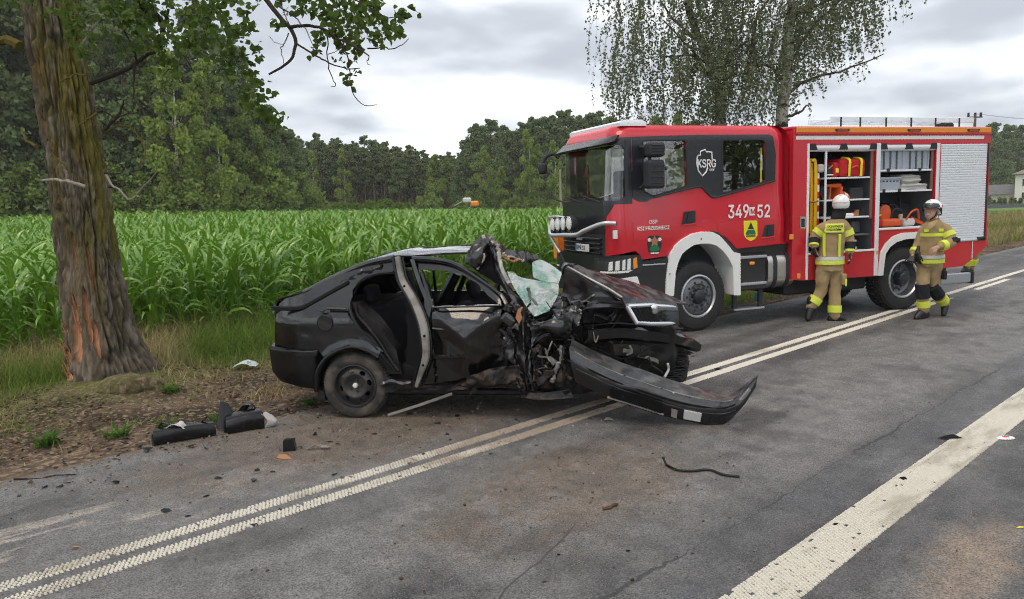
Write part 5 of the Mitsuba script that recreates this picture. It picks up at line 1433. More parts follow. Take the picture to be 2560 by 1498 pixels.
for side in (0, 1):
    fl_ = (lambda m: m) if side == 0 else (lambda m: xf(m, tr(0, W, 0) @ sc(1, -1, 1)))
    hh = bmp.offset(.010, m3.JoinType.Round, 2, 32).extrude(.30).translate([0, 0, .92]) ^ prism_side([(-1.70, .93), (-1.0, .93), (-.97, 1.02), (-1.02, 1.19), (-1.2, 1.20), (-1.70, 1.13)], .1, -.42)
    tadd('headlight', fl_(hh), 'mat_interior_dark', 35)
    key = f'{trk}__headlight' + ('' if side == 0 else '_001')
    ln = bmp.offset(.016, m3.JoinType.Round, 2, 32).extrude(.30).translate([0, 0, .92]) ^ prism_side([(-1.70, .99), (-1.12, 1.02), (-1.14, 1.15), (-1.70, 1.11)], .1, -.32)
    scene[key + '__lens'] = mikit.ply(xf(fl_(ln), TRM), 'mat_headlamp', smooth=35)
    for q_, (a_, b_) in enumerate(((-1.475, -1.43), (-1.40, -1.34), (-1.30, -1.25), (-1.22, -1.165))):
        lb = bmp.offset(.021, m3.JoinType.Round, 2, 32).extrude(.30).translate([0, 0, .92]) ^ prism_side([(a_, .995), (b_, .998), (b_ + .005, 1.125 + .01 * q_), (a_ + .01, 1.115 + .01 * q_)], .1, -.20)
        scene[key + '__lamp' + ('' if q_ == 0 else f'_{q_:03d}')] = mikit.ply(xf(fl_(lb), TRM), 'mat_lamp_glass', smooth=35)
    am = bmp.offset(.018, m3.JoinType.Round, 2, 32).extrude(.30).translate([0, 0, .92]) ^ prism_side([(-1.115, 1.0), (-1.05, 1.02), (-1.06, 1.17), (-1.12, 1.15)], .1, -.36)
    scene[key + '__indicator'] = mikit.ply(xf(fl_(am), TRM), 'mat_amber', smooth=35)
    st = bmp.offset(.018, m3.JoinType.Round, 2, 32).extrude(.30).translate([0, 0, .92]) ^ prism_side([(-1.70, .955), (-1.2, .955), (-1.13, .99), (-1.70, .975)], .1, -.22)
    scene[key + '__strip'] = mikit.ply(xf(fl_(st), TRM), 'mat_white_mark', smooth=35)
# bull bar and driving lamps
bb = [(-1.36, .02, 1.66), (-1.52, .12, 1.66), (-1.66, .42, 1.56), (-1.70, .60, 1.50), (-1.72, 1.0, 1.485), (-1.72, 1.45, 1.47), (-1.66, 1.68, 1.52), (-1.60, 1.80, 1.60)]
tadd('bull_bar', tube(curve(bb, 40), .034, 10), 'mat_rim_bright', 40, label='polished bull bar')
tadd('bull_bar', tube(curve([(-1.60, 1.72, 1.66), (-1.70, 1.62, 1.74), (-1.66, 1.45, 1.76), (-1.5, 1.3, 1.74)], 16), .018, 8), 'mat_rim_bright', 40)
tadd('bar_strut', rod((-1.70, 1.60, 1.47), (-1.66, 1.30, 1.20), .024), 'mat_rim_bright', 40)
tadd('bar_strut', rod((-1.66, 1.30, 1.20), (-1.60, 1.08, .86), .026), 'mat_interior_dark', 40)
for k_, y_ in enumerate((.86, 1.08, 1.28, 1.48)):
    cz = 1.665 - .012 * k_
    hs = xf(lathe([(0, .03), (.085, .03), (.098, .0), (.10, -.03), (.085, -.08), (.0, -.10)], 28), tr(-1.68, y_, cz) @ rot('z', 90) @ sc(1, 1, 1.15))
    key = tadd('driving_lamp', hs, 'mat_interior_dark', 40)
    scene[key + '__lens'] = mikit.ply(xf(xf(lathe([(0, .040), (.05, .038), (.088, .028), (.09, .02)], 28), tr(-1.68, y_, cz) @ rot('z', 90) @ sc(1, 1, 1.15)), TRM), 'mat_lamp_glass', smooth=40)
    scene[key + '__bracket'] = mikit.ply(xf(cbox((-1.72, y_ - .035, 1.47), (-1.62, y_ + .035, 1.56), .008), TRM), 'mat_interior_dark')
key = tadd('number_plate', cbox((-1.505, .62, 1.235), (-1.485, 1.07, 1.345), .004), 'mat_white_mark', 30, label='white number plate with dark characters')
scene[key + '__band'] = mikit.ply(xf(cbox((-1.508, 1.018, 1.238), (-1.486, 1.068, 1.342), .002), TRM), 'mat_blue_plastic')
tx = meshkit.text_mesh('EPR 52', .062, .003)
scene[key + '__characters'] = mikit.ply(xf(tx, TRM @ tr(-1.507, 1.01, 1.26) @ np.array([[0, 0, -1, 0], [-1, 0, 0, 0], [0, 1, 0, 0], [0, 0, 0, 1.]])), 'mat_interior_dark')
tadd('front_badge', cbox((-1.488, .88, 1.40), (-1.47, 1.08, 1.425), .005), 'mat_alu')
tadd('side_marker', cbox((-1.385, .035, 1.46), (-1.36, .0, 1.55), .005), 'mat_white_mark')
tadd('side_marker', cbox((-1.50, 1.82, 1.05), (-1.30, 1.95, 1.47), .03), 'mat_amber', label='orange red reflector at the far front corner')
# sun visor, roof lamp bar, mirrors
vis = [[(-1.36, .02, 2.80), (-1.50, .16, 2.76), (-1.60, .5, 2.74), (-1.62, 1.1, 2.73), (-1.60, 1.5, 2.72), (-1.5, 1.78, 2.70), (-1.38, 1.92, 2.68)], [(-1.30, -.01, 2.88), (-1.36, .14, 2.87), (-1.38, .5, 2.86), (-1.38, 1.1, 2.86), (-1.38, 1.5, 2.86), (-1.34, 1.78, 2.86), (-1.28, 1.92, 2.86)]]
tadd('sun_visor', sheet(vis, 30, 5, .025), 'mat_truck_black', 35)
tadd('lamp_bar', hull([(x, y, z) for x in (-1.22, -.80) for y in (.10, W - .10) for z in (3.02, 3.07)] + [(-1.15, y, 3.11) for y in (.12, W - .12)] + [(-.86, y, 3.11) for y in (.12, W - .12)]), 'mat_alu_pale', 30)
tadd('front_mirror', cushion((-1.70, 1.86, 2.44), (-1.58, 2.04, 2.62), .05), 'mat_interior_dark', 40)
tadd('mirror_arm', tube(curve([(-1.3, 1.8, 2.78), (-1.55, 1.92, 2.74), (-1.64, 1.95, 2.62)], 10), .03, 8), 'mat_interior_dark', 40)
for a_, b_ in (((640, 185), (745, 272)), ((632, 300), (745, 480))):
    (x0, z1), (x1, z0) = [(-0.974, 2.764), (-0.727, 2.564)] if b_[1] == 272 else [(-0.991, 2.524), (-0.731, 2.129)]
    key = tadd('mirror', cushion((x0, -.30, z0), (x1, -.10, z1), .045), 'mat_interior_dark', 40)
    for g_ in range(4):
        zz = z0 + (z1 - z0) * (g_ + 1) / 5
        scene[f'{key}__rib' + ('' if g_ == 0 else f'_{g_:03d}')] = mikit.ply(xf(cbox((x0 + .02, -.308, zz - .006), (x1 - .02, -.29, zz + .006), .003), TRM), 'mat_band')
tadd('mirror_bracket', tube([(-.95, .02, 2.72), (-.93, -.16, 2.70), (-.90, -.20, 2.3), (-.95, .02, 2.14)], .022, 8), 'mat_interior_dark', 40)
# vents with lips, handle recesses
for vpts in ([(-0.237, 1.787), (-0.059, 1.796), (-0.060, 1.622), (-0.294, 1.603)], [(1.185, 1.532), (1.348, 1.541), (1.350, 1.365), (1.126, 1.355)]):
    tadd('door_handle', slab(rpoly(vpts, .008), .002, .008), 'mat_interior_dark')
    (x0, z0), (x1, z1) = vpts[3], vpts[2]
    tadd('handle_lip', tube([(x0 - .015, -.012, z0 - .015), (x1 + .01, -.012, z1 - .018)], .008, 6), 'mat_red')
    tadd('handle_bar', slab(csec([(vpts[0][0] + .05, vpts[0][1] - .01), (vpts[1][0] - .05, vpts[1][1] - .01), (vpts[2][0] - .05, vpts[2][1] + .02), (vpts[3][0] + .08, vpts[3][1] + .02)]), .008, .02), 'mat_band')


# lettering and crests on the doors
def letters(text, x, z, h, m, bold=True, squeeze=1.0, parent=None, t=.003, label=None, centre=False):
    tm = meshkit.text_mesh(text, h, .003, bold)
    v, f = vf(tm); v = v.copy()
    v[:, 0] *= squeeze
    if centre:
        v[:, 0] -= v[:, 0].max() / 2
    v = np.stack([v[:, 0] + x, -t - v[:, 2], v[:, 1] + z], 1)
    return tadd('lettering', (v, f), m, False, label=label)


letters('349', .50, 1.665, .190, 'mat_white_mark', True, .78, label='white fleet number')
letters('52', 1.02, 1.655, .185, 'mat_white_mark', True, .80, label='white fleet number')
sq = [(.895, 1.69), (.995, 1.69), (.995, 1.815), (.895, 1.815)]
tadd('number_square', slab(csec(sq), 0, .003), 'mat_white_mark')
letters('M', .91, 1.713, .075, 'mat_red', True, 1.0, t=.004)
letters('OSP', -.77, 1.635, .052, 'mat_white_mark', True, 1.0, centre=True)
letters('KSI PRZEDMECZ', -.765, 1.545, .052, 'mat_white_mark', True, .92, centre=True)
sh = [(0.794, 1.615), (1.039, 1.610), (1.046, 1.386), (1.000, 1.331), (0.924, 1.301), (0.844, 1.336), (0.801, 1.392)]
tadd('crest', slab(rpoly(sh, .012), 0, .004), 'mat_yellow_mark', label='yellow shield crest on the rear door')
x0, z0 = [(0.922, 1.459)][0]
tadd('crest_figure', slab(csec([(x0 - .055, z0 + .025), (x0 + .055, z0 + .025), (x0, z0 + .13)]), .004, .006), 'mat_interior_dark')
tadd('crest_figure', slab(csec([(x0 - .085, z0 - .06), (x0 + .085, z0 - .06), (x0 + .09, z0 - .035), (x0 + .06, z0 + .015), (x0 - .06, z0 + .015), (x0 - .09, z0 - .035)]), .004, .006), 'mat_green_mark')
tadd('crest_figure', slab(csec([(x0 - .085, z0 - .095), (x0 + .085, z0 - .095), (x0 + .085, z0 - .065), (x0 - .085, z0 - .065)]), .004, .006), 'mat_brown_rail')
em_ = [(-0.849, 1.461), (-0.653, 1.456), (-0.629, 1.332), (-0.663, 1.215), (-0.754, 1.188), (-0.840, 1.224), (-0.868, 1.344)]
tadd('emblem', slab(rpoly(em_, .03), 0, .004), 'mat_interior_dark', label='dark oval brigade emblem on the front door')
ex, ez = [(-0.748, 1.334)][0]
star = [(ex + (.085 if k % 2 == 0 else .045) * math.sin(k * PI / 5), ez + .045 + (.085 if k % 2 == 0 else .045) * math.cos(k * PI / 5)) for k in range(10)]
tadd('emblem_figure', slab(csec(star), .004, .006), 'mat_foam')
tadd('emblem_figure', slab(csec([(ex - .09, ez - .075), (ex - .05, ez - .10), (ex + .05, ez - .10), (ex + .09, ez - .075), (ex + .06, ez - .03), (ex, ez + .005), (ex - .06, ez - .03)]), .004, .007), 'mat_green_mark')
for dx in (-1, 1):
    tadd('emblem_figure', slab(CrossSection.circle(.028, 12).translate([ex + dx * .085, ez + .07]), .004, .006), 'mat_white_mark')
tadd('emblem_figure', slab(csec([(ex - .06, ez - .135), (ex + .06, ez - .135), (ex + .075, ez - .115), (ex - .075, ez - .115)]), .004, .006), 'mat_white_mark')
# rescue system mark: a shield drawn in outline with its letters
ks = [(0.007, 2.592), (0.053, 2.598), (0.053, 2.650), (0.135, 2.677), (0.153, 2.645), (0.246, 2.637), (0.256, 2.536)]
tadd('mark_line', tube([(x, .029, z) for x, z in ks], .011, 5), 'mat_white_mark')
ks2 = [(-0.000, 2.582), (-0.011, 2.475), (0.019, 2.367), (0.088, 2.297), (0.148, 2.354), (0.178, 2.418)]
tadd('mark_line', tube([(x, .029, z) for x, z in ks2], .011, 5), 'mat_white_mark')
kx, kz = [(-0.006, 2.421)][0]
letters('KSRG', kx, kz, .115, 'mat_white_mark', True, .78, t=-.030)
letters('PSP', kx + .215, kz - .055, .032, 'mat_white_mark', True, 1.0, t=-.030)

# --- wheel arch, steps, tank, chassis
fo_ = [(-0.594, 0.579), (-0.579, 0.808), (-0.550, 1.024), (-0.493, 1.195), (-0.417, 1.300), (-0.316, 1.378), (-0.137, 1.461), (0.043, 1.484), (0.198, 1.475), (0.329, 1.418), (0.461, 1.290), (0.581, 1.156), (0.702, 1.127), (0.711, 0.495), (0.586, 0.504), (0.569, 0.936), (0.488, 1.076), (0.382, 1.193), (0.277, 1.270), (0.146, 1.305), (0.016, 1.311), (-0.112, 1.296), (-0.228, 1.240), (-0.317, 1.175), (-0.381, 1.058), (-0.427, 0.908), (-0.460, 0.569)]
tadd('front_arch', slab(rpoly(fo_, .012), -.42, .05, .09), 'mat_truck_white', 40, label='white front wheel arch')
for (x, z) in [(0.009, 1.377), (-0.527, 0.896)]:
    tadd('arch_bolt', rod((x, -.05, z), (x, -.056, z), .012, 8), 'mat_interior_dark')
tadd('arch_well', slab(csec([(-.52, .55), (-.40, 1.20), (0, 1.36), (.35, 1.30), (.66, 1.0), (.68, .55)]), -.75, -.43), 'mat_interior_dark')
tadd('arch_seal', slab(csec([(0.198, 1.490), (0.329, 1.462), (0.488, 1.344), (0.702, 1.143), (0.649, 1.123), (0.461, 1.301), (0.303, 1.419)]), -.1, .012), 'mat_interior_dark')
tadd('chassis', cbox((-1.2, .45, .48), (5.5, W - .45, 1.10), .03), 'mat_interior_dark')
tadd('cab_skirt', cbox((.60, .10, .95), (1.70, W - .1, 1.30), .02), 'mat_truck_black')
tadd('step_box', cbox((.70, .06, .54), (1.27, .7, 1.12), .025), 'mat_truck_black')
for z_, r_ in ((1.055, .022), (.645, .022)):
    tadd('step_rail', cbox((.76, .02, z_ - r_), (1.25, .08, z_ + r_), .008), 'mat_alu')
key = tadd('side_lamp', cushion((.94, .025, .93), (1.03, .07, .985), .02), 'mat_amber', 40, label='lit amber side lamp')
tk = CrossSection.square([.62, .60]).translate([.06, .53]).offset(-.2, m3.JoinType.Round, 2, 40).offset(.2, m3.JoinType.Round, 2, 40)
def along(cs, s0, s1):
    v, f = vf(cs.extrude(s1 - s0)); return np.stack([v[:, 2] + s0, v[:, 0], v[:, 1]], 1), f
tadd('fuel_tank', along(tk, 1.30, 1.80), 'mat_tank', 40, label='bright metal fuel tank with two dark straps')
for s_ in (1.40, 1.64):
    tadd('tank_strap', along(tk.offset(.012, m3.JoinType.Round, 2, 40), s_, s_ + .065), 'mat_interior_dark', 40)
tadd('tank_cap', rod((1.56, .2, 1.12), (1.56, .2, 1.19), .06, 14), 'mat_alu')
for s_ in (.735, 1.215):
    tadd('step_leg', cbox((s_ - .035, .12, .25), (s_ + .035, .17, .58), .006), 'mat_interior_dark')
tadd('step_tread', cbox((.70, .08, .235), (1.26, .30, .265), .006), 'mat_alu')
tadd('under_box', cbox((1.78, .25, .38), (3.45, 1.9, .66), .03), 'mat_interior_dark')


def big_wheel(s, y0, front, turn=0, dual=False):
    """y0: where its outer face stands (across); wheels on the far side face the other way"""
    R = .525
    far = y0 > 1
    Mx = tr(s, y0, R) @ rot('z', turn) @ (rot('z', 180) if far else np.eye(4))
    tp = [(.315, .05), (.325, .015), (.37, -.004), (.44, .0), (.49, .012), (.512, .04), (.518, .07), (.518, .29), (.51, .32), (.45, .35), (.33, .33)]
    tkey = tadd('wheel', xf(lathe(tp, 72), Mx), 'mat_tyre', 35)
    lugs = []
    for k in range(56):
        a = 360 * k / 56
        for y in ((.035, .12), (.14, .22), (.24, .325)):
            lugs.append(xf(cbox((.508, y[0], -.018), (.528, y[1], .018), .004), Mx @ rot('y', a + 2.2 * (y[0] > .13))))
    scene[tkey + '__tread'] = mikit.ply(xf(cat(lugs), TRM), 'mat_tyre', smooth=False); labels[tkey + '__tread'] = {'kind': 'stuff'}
    rk = 'rim' if True else ''
    depth = .02 if front else .12
    prof = [(.318, .05), (.325, .012), (.318, .002), (.300, .004), (.292, .02), (.285, .05 if front else .10), (.27, .035 if front else .14), (.235, .012 if front else .16), (.19, .005 if front else .16), (.17, .03 if front else .13), (.0, .03 if front else .13)]
    scene[tkey + '__rim'] = mikit.ply(xf(xf(lathe(prof, 64), Mx), TRM), 'mat_truck_rim', smooth=35)
    ring = [(.290, .018), (.305, -.003), (.322, .002), (.327, .02)]
    scene[tkey + '__rim_edge'] = mikit.ply(xf(xf(lathe(ring, 64), Mx), TRM), 'mat_rim_bright', smooth=40)
    hub = [(0, -.05), (.07, -.045), (.10, -.03), (.115, .0), (.125, .06)] if front else [(0, -.02), (.085, -.015), (.10, .0), (.105, .06), (.12, .14)]
    scene[tkey + '__hub'] = mikit.ply(xf(xf(lathe(hub, 32), Mx), TRM), 'mat_band', smooth=35)
    bl = []
    for k in range(10):
        a = 2 * PI * k / 10 + .2
        y = .005 if front else .13
        bl.append(xf(tube([(.152 * math.cos(a), y - .035, .152 * math.sin(a)), (.152 * math.cos(a), y + .03, .152 * math.sin(a))], .016, 6), Mx))
    for k, b_ in enumerate(bl):
        scene[tkey + '__bolt' + ('' if k == 0 else f'_{k:03d}')] = mikit.ply(xf(b_, TRM), 'mat_truck_rim', smooth=False)
    for k in range(10):
        a = 2 * PI * k / 10
        y = .0055 if front else .155
        h_ = xf(lathe([(0, y - .004), (.017, y - .004), (.020, y + .004)], 14), Mx @ tr(.212 * math.cos(a), 0, .212 * math.sin(a)))
        scene[tkey + '__hole' + ('' if k == 0 else f'_{k:03d}')] = mikit.ply(xf(h_, TRM), 'mat_interior_dark', smooth=False)


big_wheel(0, 0.0, True, 6)
big_wheel(4.03, 0.02, False)
big_wheel(0, W, True, 6)
big_wheel(4.03, W - .02, False)
tadd('axle', rod((4.03, .3, .52), (4.03, W - .3, .52), .13, 16), 'mat_interior_dark')
tadd('axle', rod((0, .3, .52), (0, W - .3, .52), .10, 16), 'mat_interior_dark')

# --- body with the lockers
S0, S1, ZT = 1.70, 5.86, 3.01
o1 = [(2.01, 1.06), (3.34, 1.06), (3.34, 2.735), (2.01, 2.735)]
o2 = [(3.43, 1.39), (4.63, 1.39), (4.63, 2.735), (3.43, 2.735)]
o3 = [(4.73, 1.10), (5.795, 1.09), (5.795, 2.735), (4.73, 2.735)]
skin = [(S0, ZT - .01), (S0, .66), (1.93, .635), (3.45, .61), (3.47, 1.00), (3.56, 1.14), (3.71, 1.24), (3.88, 1.285), (4.50, 1.285), (4.62, 1.24), (4.80, 1.08), (4.86, .65), (5.34, .66), (5.55, .77), (5.88, .98), (5.86, 1.4), (S1, ZT - .01)]
wall = slab(csec(skin, [o1, o2, o3]), -.05, 0)
tadd('body_side', wall, 'mat_red', 30)
tadd('body_side', xf(slab(csec(skin), -.05, 0), tr(0, W, 0) @ sc(1, -1, 1)), 'mat_red', 30)
tadd('body_roof', cbox((S0 - .01, -.004, 2.965), (S1 + .01, W + .004, 3.012), .012), 'mat_red')
tadd('roof_deck', cbox((S0 + .04, .05, 3.005), (S1 - .04, W - .05, 3.020), .004), 'mat_alu')
tadd('body_front', cbox((S0 + .004, .05, .70), (S0 + .06, W - .05, 2.96), .01), 'mat_red')
tadd('body_rear', cbox((S1 - .06, .05, 1.0), (S1 - .004, W - .05, 2.96), .01), 'mat_red')
tadd('body_floor', cbox((S0 + .06, .06, .98), (3.38, W - .06, 1.05), .01), 'mat_alu')
tadd('body_floor', cbox((3.38, .06, 1.31), (S1 - .06, W - .06, 1.38), .01), 'mat_alu')
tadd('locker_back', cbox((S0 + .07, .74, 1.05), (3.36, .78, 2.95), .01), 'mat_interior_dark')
tadd('locker_back', cbox((3.40, .80, 1.38), (S1 - .07, .84, 2.95), .01), 'mat_interior')
for s_, m_ in ((1.97, 'mat_interior'), (3.355, 'mat_interior'), (4.66, 'mat_interior')):
    tadd('locker_wall', cbox((s_, .055, 1.05), (s_ + .05, .79, 2.95), .008), m_)
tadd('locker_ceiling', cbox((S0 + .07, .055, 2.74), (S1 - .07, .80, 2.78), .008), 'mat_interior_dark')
# bands along the top
tadd('roof_band', cbox((1.745, -.022, 2.918), (5.845, -.001, 3.0), .006), 'mat_orange', label='orange band along the body top')
for s_ in (2.62, 4.10, 5.42):
    key = tadd('band_light', slab(rpoly([(s_ - .13, 2.935), (s_ + .13, 2.935), (s_ + .15, 2.975), (s_ - .15, 2.975)], .012), .022, .030), 'mat_interior_dark')
    scene[key + '__lens'] = mikit.ply(xf(slab(rpoly([(s_ - .10, 2.944), (s_ + .10, 2.944), (s_ + .11, 2.966), (s_ - .11, 2.966)], .008), .030, .036), TRM), 'mat_lens_red', smooth=30)
tadd('white_band', cbox((1.745, -.006, 2.812), (5.70, -.001, 2.868), .002), 'mat_white_mark')
tadd('gutter', cbox((1.73, -.030, 2.895), (5.85, -.001, 2.912), .005), 'mat_red')
# frames of the lockers
for a_, b_ in (((1.965, .64), (2.005, 2.75)), ((3.345, .62), (3.425, 2.75)), ((4.635, 1.30), (4.70, 2.75))):
    tadd('locker_frame', cbox((a_[0], -.016, a_[1]), (b_[0], .02, b_[1]), .006), 'mat_alu_pale')
tadd('locker_frame', cbox((5.80, -.012, 1.09), (5.835, .02, 2.75), .006), 'mat_interior_dark')
tadd('locker_sill', cbox((2.005, -.020, 1.03), (3.345, .03, 1.062), .006), 'mat_white_mark')
tadd('locker_sill', cbox((3.425, -.020, 1.355), (4.70, .03, 1.392), .006), 'mat_white_mark')
tadd('skirt_line', cbox((1.99, -.008, .64), (2.0, -.001, 1.03), .002), 'mat_alu_pale')
tadd('skirt_line', cbox((5.525, -.008, .78), (5.54, -.001, 1.08), .002), 'mat_alu_pale')
for (a_, b_) in ((2.01, 3.34), (3.43, 4.63)):
    key = tadd('rolled_shutter', along(CrossSection.circle(.062, 24).translate([.06, 2.69]), a_, b_), 'mat_alu_pale', 40)
    for q_, s_ in enumerate((a_ + .06, (a_ + b_) / 2, b_ - .06)):
        scene[key + '__bracket' + ('' if q_ == 0 else f'_{q_:03d}')] = mikit.ply(xf(hull([(s_ - .09, -.004, 2.655), (s_ + .09, -.004, 2.655), (s_ - .05, -.012, 2.75), (s_ + .05, -.012, 2.75), (s_ - .09, .04, 2.655), (s_ + .09, .04, 2.655)]), TRM), 'mat_interior_dark')
tadd('door_guide', cbox((3.27, .03, 1.55), (3.325, .06, 2.64), .006), 'mat_brown_rail')
tadd('door_guide', cbox((4.565, .03, 1.98), (4.615, .06, 2.64), .006), 'mat_brown_rail')
# the closed shutter: every slat
for i in range(41):
    z0 = 1.105 + i * .0398
    add('shutter_slat', slab(csec([(4.735, z0), (5.79, z0), (5.79, z0 + .0375), (4.735, z0 + .0375)]), -.02, .004 + .0) if False else hull([(x, y, z) for x in (4.735, 5.79) for y, z in ((.02, z0), (.02, z0 + .0385), (.001, z0 + .003), (-.002, z0 + .018), (.001, z0 + .0345))]), 'mat_alu_pale', trk, smooth=25)
tadd('shutter_handle', cbox((4.735, -.02, 1.085), (5.79, .0, 1.11), .006), 'mat_alu')
for s_ in (5.13, 5.72):
    tadd('shutter_latch', hull([(s_ - .10, -.02, 1.085), (s_ + .10, -.02, 1.085), (s_ - .06, -.05, 1.14), (s_ + .06, -.05, 1.14), (s_ - .08, 0, 1.15), (s_ + .08, 0, 1.15)]), 'mat_interior_dark')
# rear arch, marker lamps, handle
ra = [(3.432, 0.611), (3.451, 0.810), (3.477, 0.995), (3.582, 1.139), (3.740, 1.249), (3.918, 1.293), (4.332, 1.297), (4.843, 1.280), (4.984, 1.238), (4.988, 1.148), (4.780, 1.157), (4.270, 1.189), (4.004, 1.186), (3.808, 1.150), (3.665, 1.073), (3.581, 0.965), (3.555, 0.804), (3.535, 0.615)]
tadd('rear_arch', slab(rpoly(ra, .008), -.42, .02, .10), 'mat_truck_white', 40, label='white rear wheel arch')
tadd('rear_well', cbox((3.50, .45, .60), (4.80, .95, 1.30), .03), 'mat_interior_dark')
tadd('marker_lamp', cbox((1.64, -.014, 1.29), (1.72, .0, 1.37), .006), 'mat_amber')
tadd('marker_lamp', cbox((1.80, -.014, .67), (1.86, .0, .75), .006), 'mat_amber')
tadd('marker_lamp', cbox((3.375, -.024, .98), (3.415, -.014, 1.03), .006), 'mat_amber')
hx = [(1.844, 1.636), (1.944, 1.633), (1.947, 1.449), (1.847, 1.453)]
tadd('locker_handle', slab(rpoly(hx, .012), 0, .012), 'mat_alu', 40)
tadd('locker_handle_grip', slab(rpoly([(x * .6 + .4 * hx[0][0] + .016, z * .7 + .3 * hx[2][1] + .024) for x, z in hx], .008), .012, .02), 'mat_interior_dark', 40)
# gear at the back, below the body
tadd('tow_gear', cat([cbox((4.95, .55, .32), (5.35, .95, .46), .02), cbox((5.1, .6, .40), (5.2, .8, .66), .02), cbox((5.32, .5, .28), (5.44, 1.0, .48), .02)]), 'mat_interior_dark')
tadd('rear_step', cbox((5.46, .52, .28), (6.18, .60, .46), .012), 'mat_alu')
tadd('rear_step_end', cbox((6.18, .50, .26), (6.24, .62, .48), .012), 'mat_interior_dark')
# roof: guard rail and ladder brackets
for s_ in (2.95, 3.35, 3.9, 4.45, 5.0, 5.55):
    tadd('roof_post', rod((s_, .36, 3.0), (s_, .36, 3.20), .014, 8), 'mat_interior_dark')
tadd('monitor', cat([cbox((5.40, .5, 3.0), (5.62, .75, 3.14), .03), rod((5.35, .62, 3.2), (5.75, .62, 3.19), .025), rod((5.5, .62, 3.1), (5.5, .62, 3.24), .05)]), 'mat_interior_dark')

lad = []
ldr = thing('ladder', 'pale metal ladder lying on the roof of the red fire engine', 'ladder', TRM)
for y_ in (.42, .92):
    add('ladder_rail', cbox((2.80, y_, 3.13), (5.98, y_ + .035, 3.22), .008), 'mat_alu_pale', ldr)
for i in range(11):
    add('rung', rod((2.92 + i * .29, .455, 3.175), (2.92 + i * .29, .92, 3.175), .015, 8), 'mat_alu_pale', ldr)


# --- what lies in the lockers: each thing by itself
def locker(name, m, b, label, c, smooth=35):
    return solo(name, m, b, label, c, smooth, M=TRM)


tadd('shelf', cbox((2.37, .03, 2.205), (3.26, .72, 2.23), .004), 'mat_alu_pale')
tadd('shelf', cbox((2.37, .03, 1.855), (3.26, .72, 1.88), .004), 'mat_alu_pale')
tadd('shelf', cbox((2.37, .03, 1.575), (3.26, .72, 1.60), .004), 'mat_alu_pale')
tadd('shelf', cbox((2.37, .03, 1.29), (3.26, .72, 1.315), .004), 'mat_interior')
tadd('shelf', cbox((3.43, .03, 2.30), (4.60, .78, 2.33), .004), 'mat_alu_pale')
tadd('shelf', cbox((3.43, .03, 1.965), (4.60, .78, 1.995), .004), 'mat_alu_pale')
for s_ in (2.36,):
    tadd('shelf_post', cbox((s_ - .015, .02, 1.06), (s_ + .015, .05, 2.66), .004), 'mat_alu_pale')
for s_ in (3.60, 4.28):
    tadd('shelf_catch', cbox((s_, .01, 2.30), (s_ + .05, .04, 2.35), .006), 'mat_interior_dark')
for s_ in (3.52, 3.85):
    tadd('shelf_catch', cbox((s_, .01, 1.965), (s_ + .05, .04, 2.02), .006), 'mat_interior_dark')
hz = thing('fire_hose', 'yellow hoses hanging in long loops at the left of the open locker', 'fire hose', TRM)
for j, (x0, x1, z0, z1, dy) in enumerate(((2.045, 2.19, 1.45, 2.50, .06), (2.08, 2.15, 1.36, 2.44, .10), (2.06, 2.20, 1.30, 2.38, .15), (2.04, 2.12, 1.24, 2.30, .19))):
    lp = curve([(x0, dy, z0), (x0 - .005, dy, (z0 + z1) / 2), (x0 + .01, dy, z1 - .06), ((x0 + x1) / 2, dy - .01, z1), (x1 - .01, dy, z1 - .06), (x1 + .005, dy, (z0 + z1) / 2), (x1, dy, z0)], 34)
    add('loop', ribbon(lp, .030, .010, (1, 0, 0)), 'mat_yellow_hose', hz, smooth=35)
add('strap', tube([(2.03, .02, 1.86), (2.12, .01, 1.85), (2.21, .02, 1.87)], .013, 6), 'mat_brown_rail', hz)
key = locker('striped_pole', rod((2.275, .10, 1.20), (2.265, .10, 2.30), .024, 12), 'mat_white_mark', 'red and white striped pole upright beside the yellow hoses', 'pole')
for i in range(5):
    scene[f'{key}__red_band' + ('' if i == 0 else f'_{i:03d}')] = mikit.ply(xf(rod((2.273 - .002 * i, .10, 1.28 + i * .21), (2.271 - .002 * i, .10, 1.38 + i * .21), .026, 12), TRM), 'mat_red_bag', smooth=35)
locker('folded_pouch', cushion((2.24, .05, 2.31), (2.36, .2, 2.44), .03), 'mat_tarp', 'small pale pouch above the striped pole in the locker', 'pouch')
bag = thing('red_bag', 'red rescue bag with two yellow straps on the upper locker shelf', 'bag', TRM)
bv, bf = vf(cushion((2.66, .05, 2.232), (3.19, .50, 2.52), .055).refine_to_length(.03)); bv = bv + .03 * (np.stack([meshkit.fbm(bv * 9 + k * 5, 3, k) for k in range(3)], 1) - .5)
add('bag_body', (bv, bf), 'mat_red_bag', bag, smooth=40)
for s_ in (2.83, 3.07):
    add('strap', tube(curve([(s_, .035, 2.24), (s_, .028, 2.38), (s_ + .005, .04, 2.50), (s_, .2, 2.535)], 14), [.024] * 14, 4), 'mat_yellow_strap', bag)
add('bag_handle', tube(curve([(2.88, .04, 2.37), (2.95, .01, 2.40), (3.02, .04, 2.37)], 10), .012, 6), 'mat_tool_orange', bag)
sm_ = locker('small_red_bag', cushion((2.545, .06, 2.232), (2.66, .34, 2.47), .045), 'mat_red_bag', 'small red pouch with a yellow patch left of the big red bag', 'pouch')
scene[sm_ + '__patch'] = mikit.ply(xf(cbox((2.575, .045, 2.30), (2.635, .062, 2.37), .006), TRM), 'mat_yellow_strap')
hm = locker('stored_helmet', cushion((2.39, .06, 2.232), (2.535, .30, 2.44), .065), 'mat_interior_dark', 'dark helmet at the left end of the upper locker shelf', 'helmet')
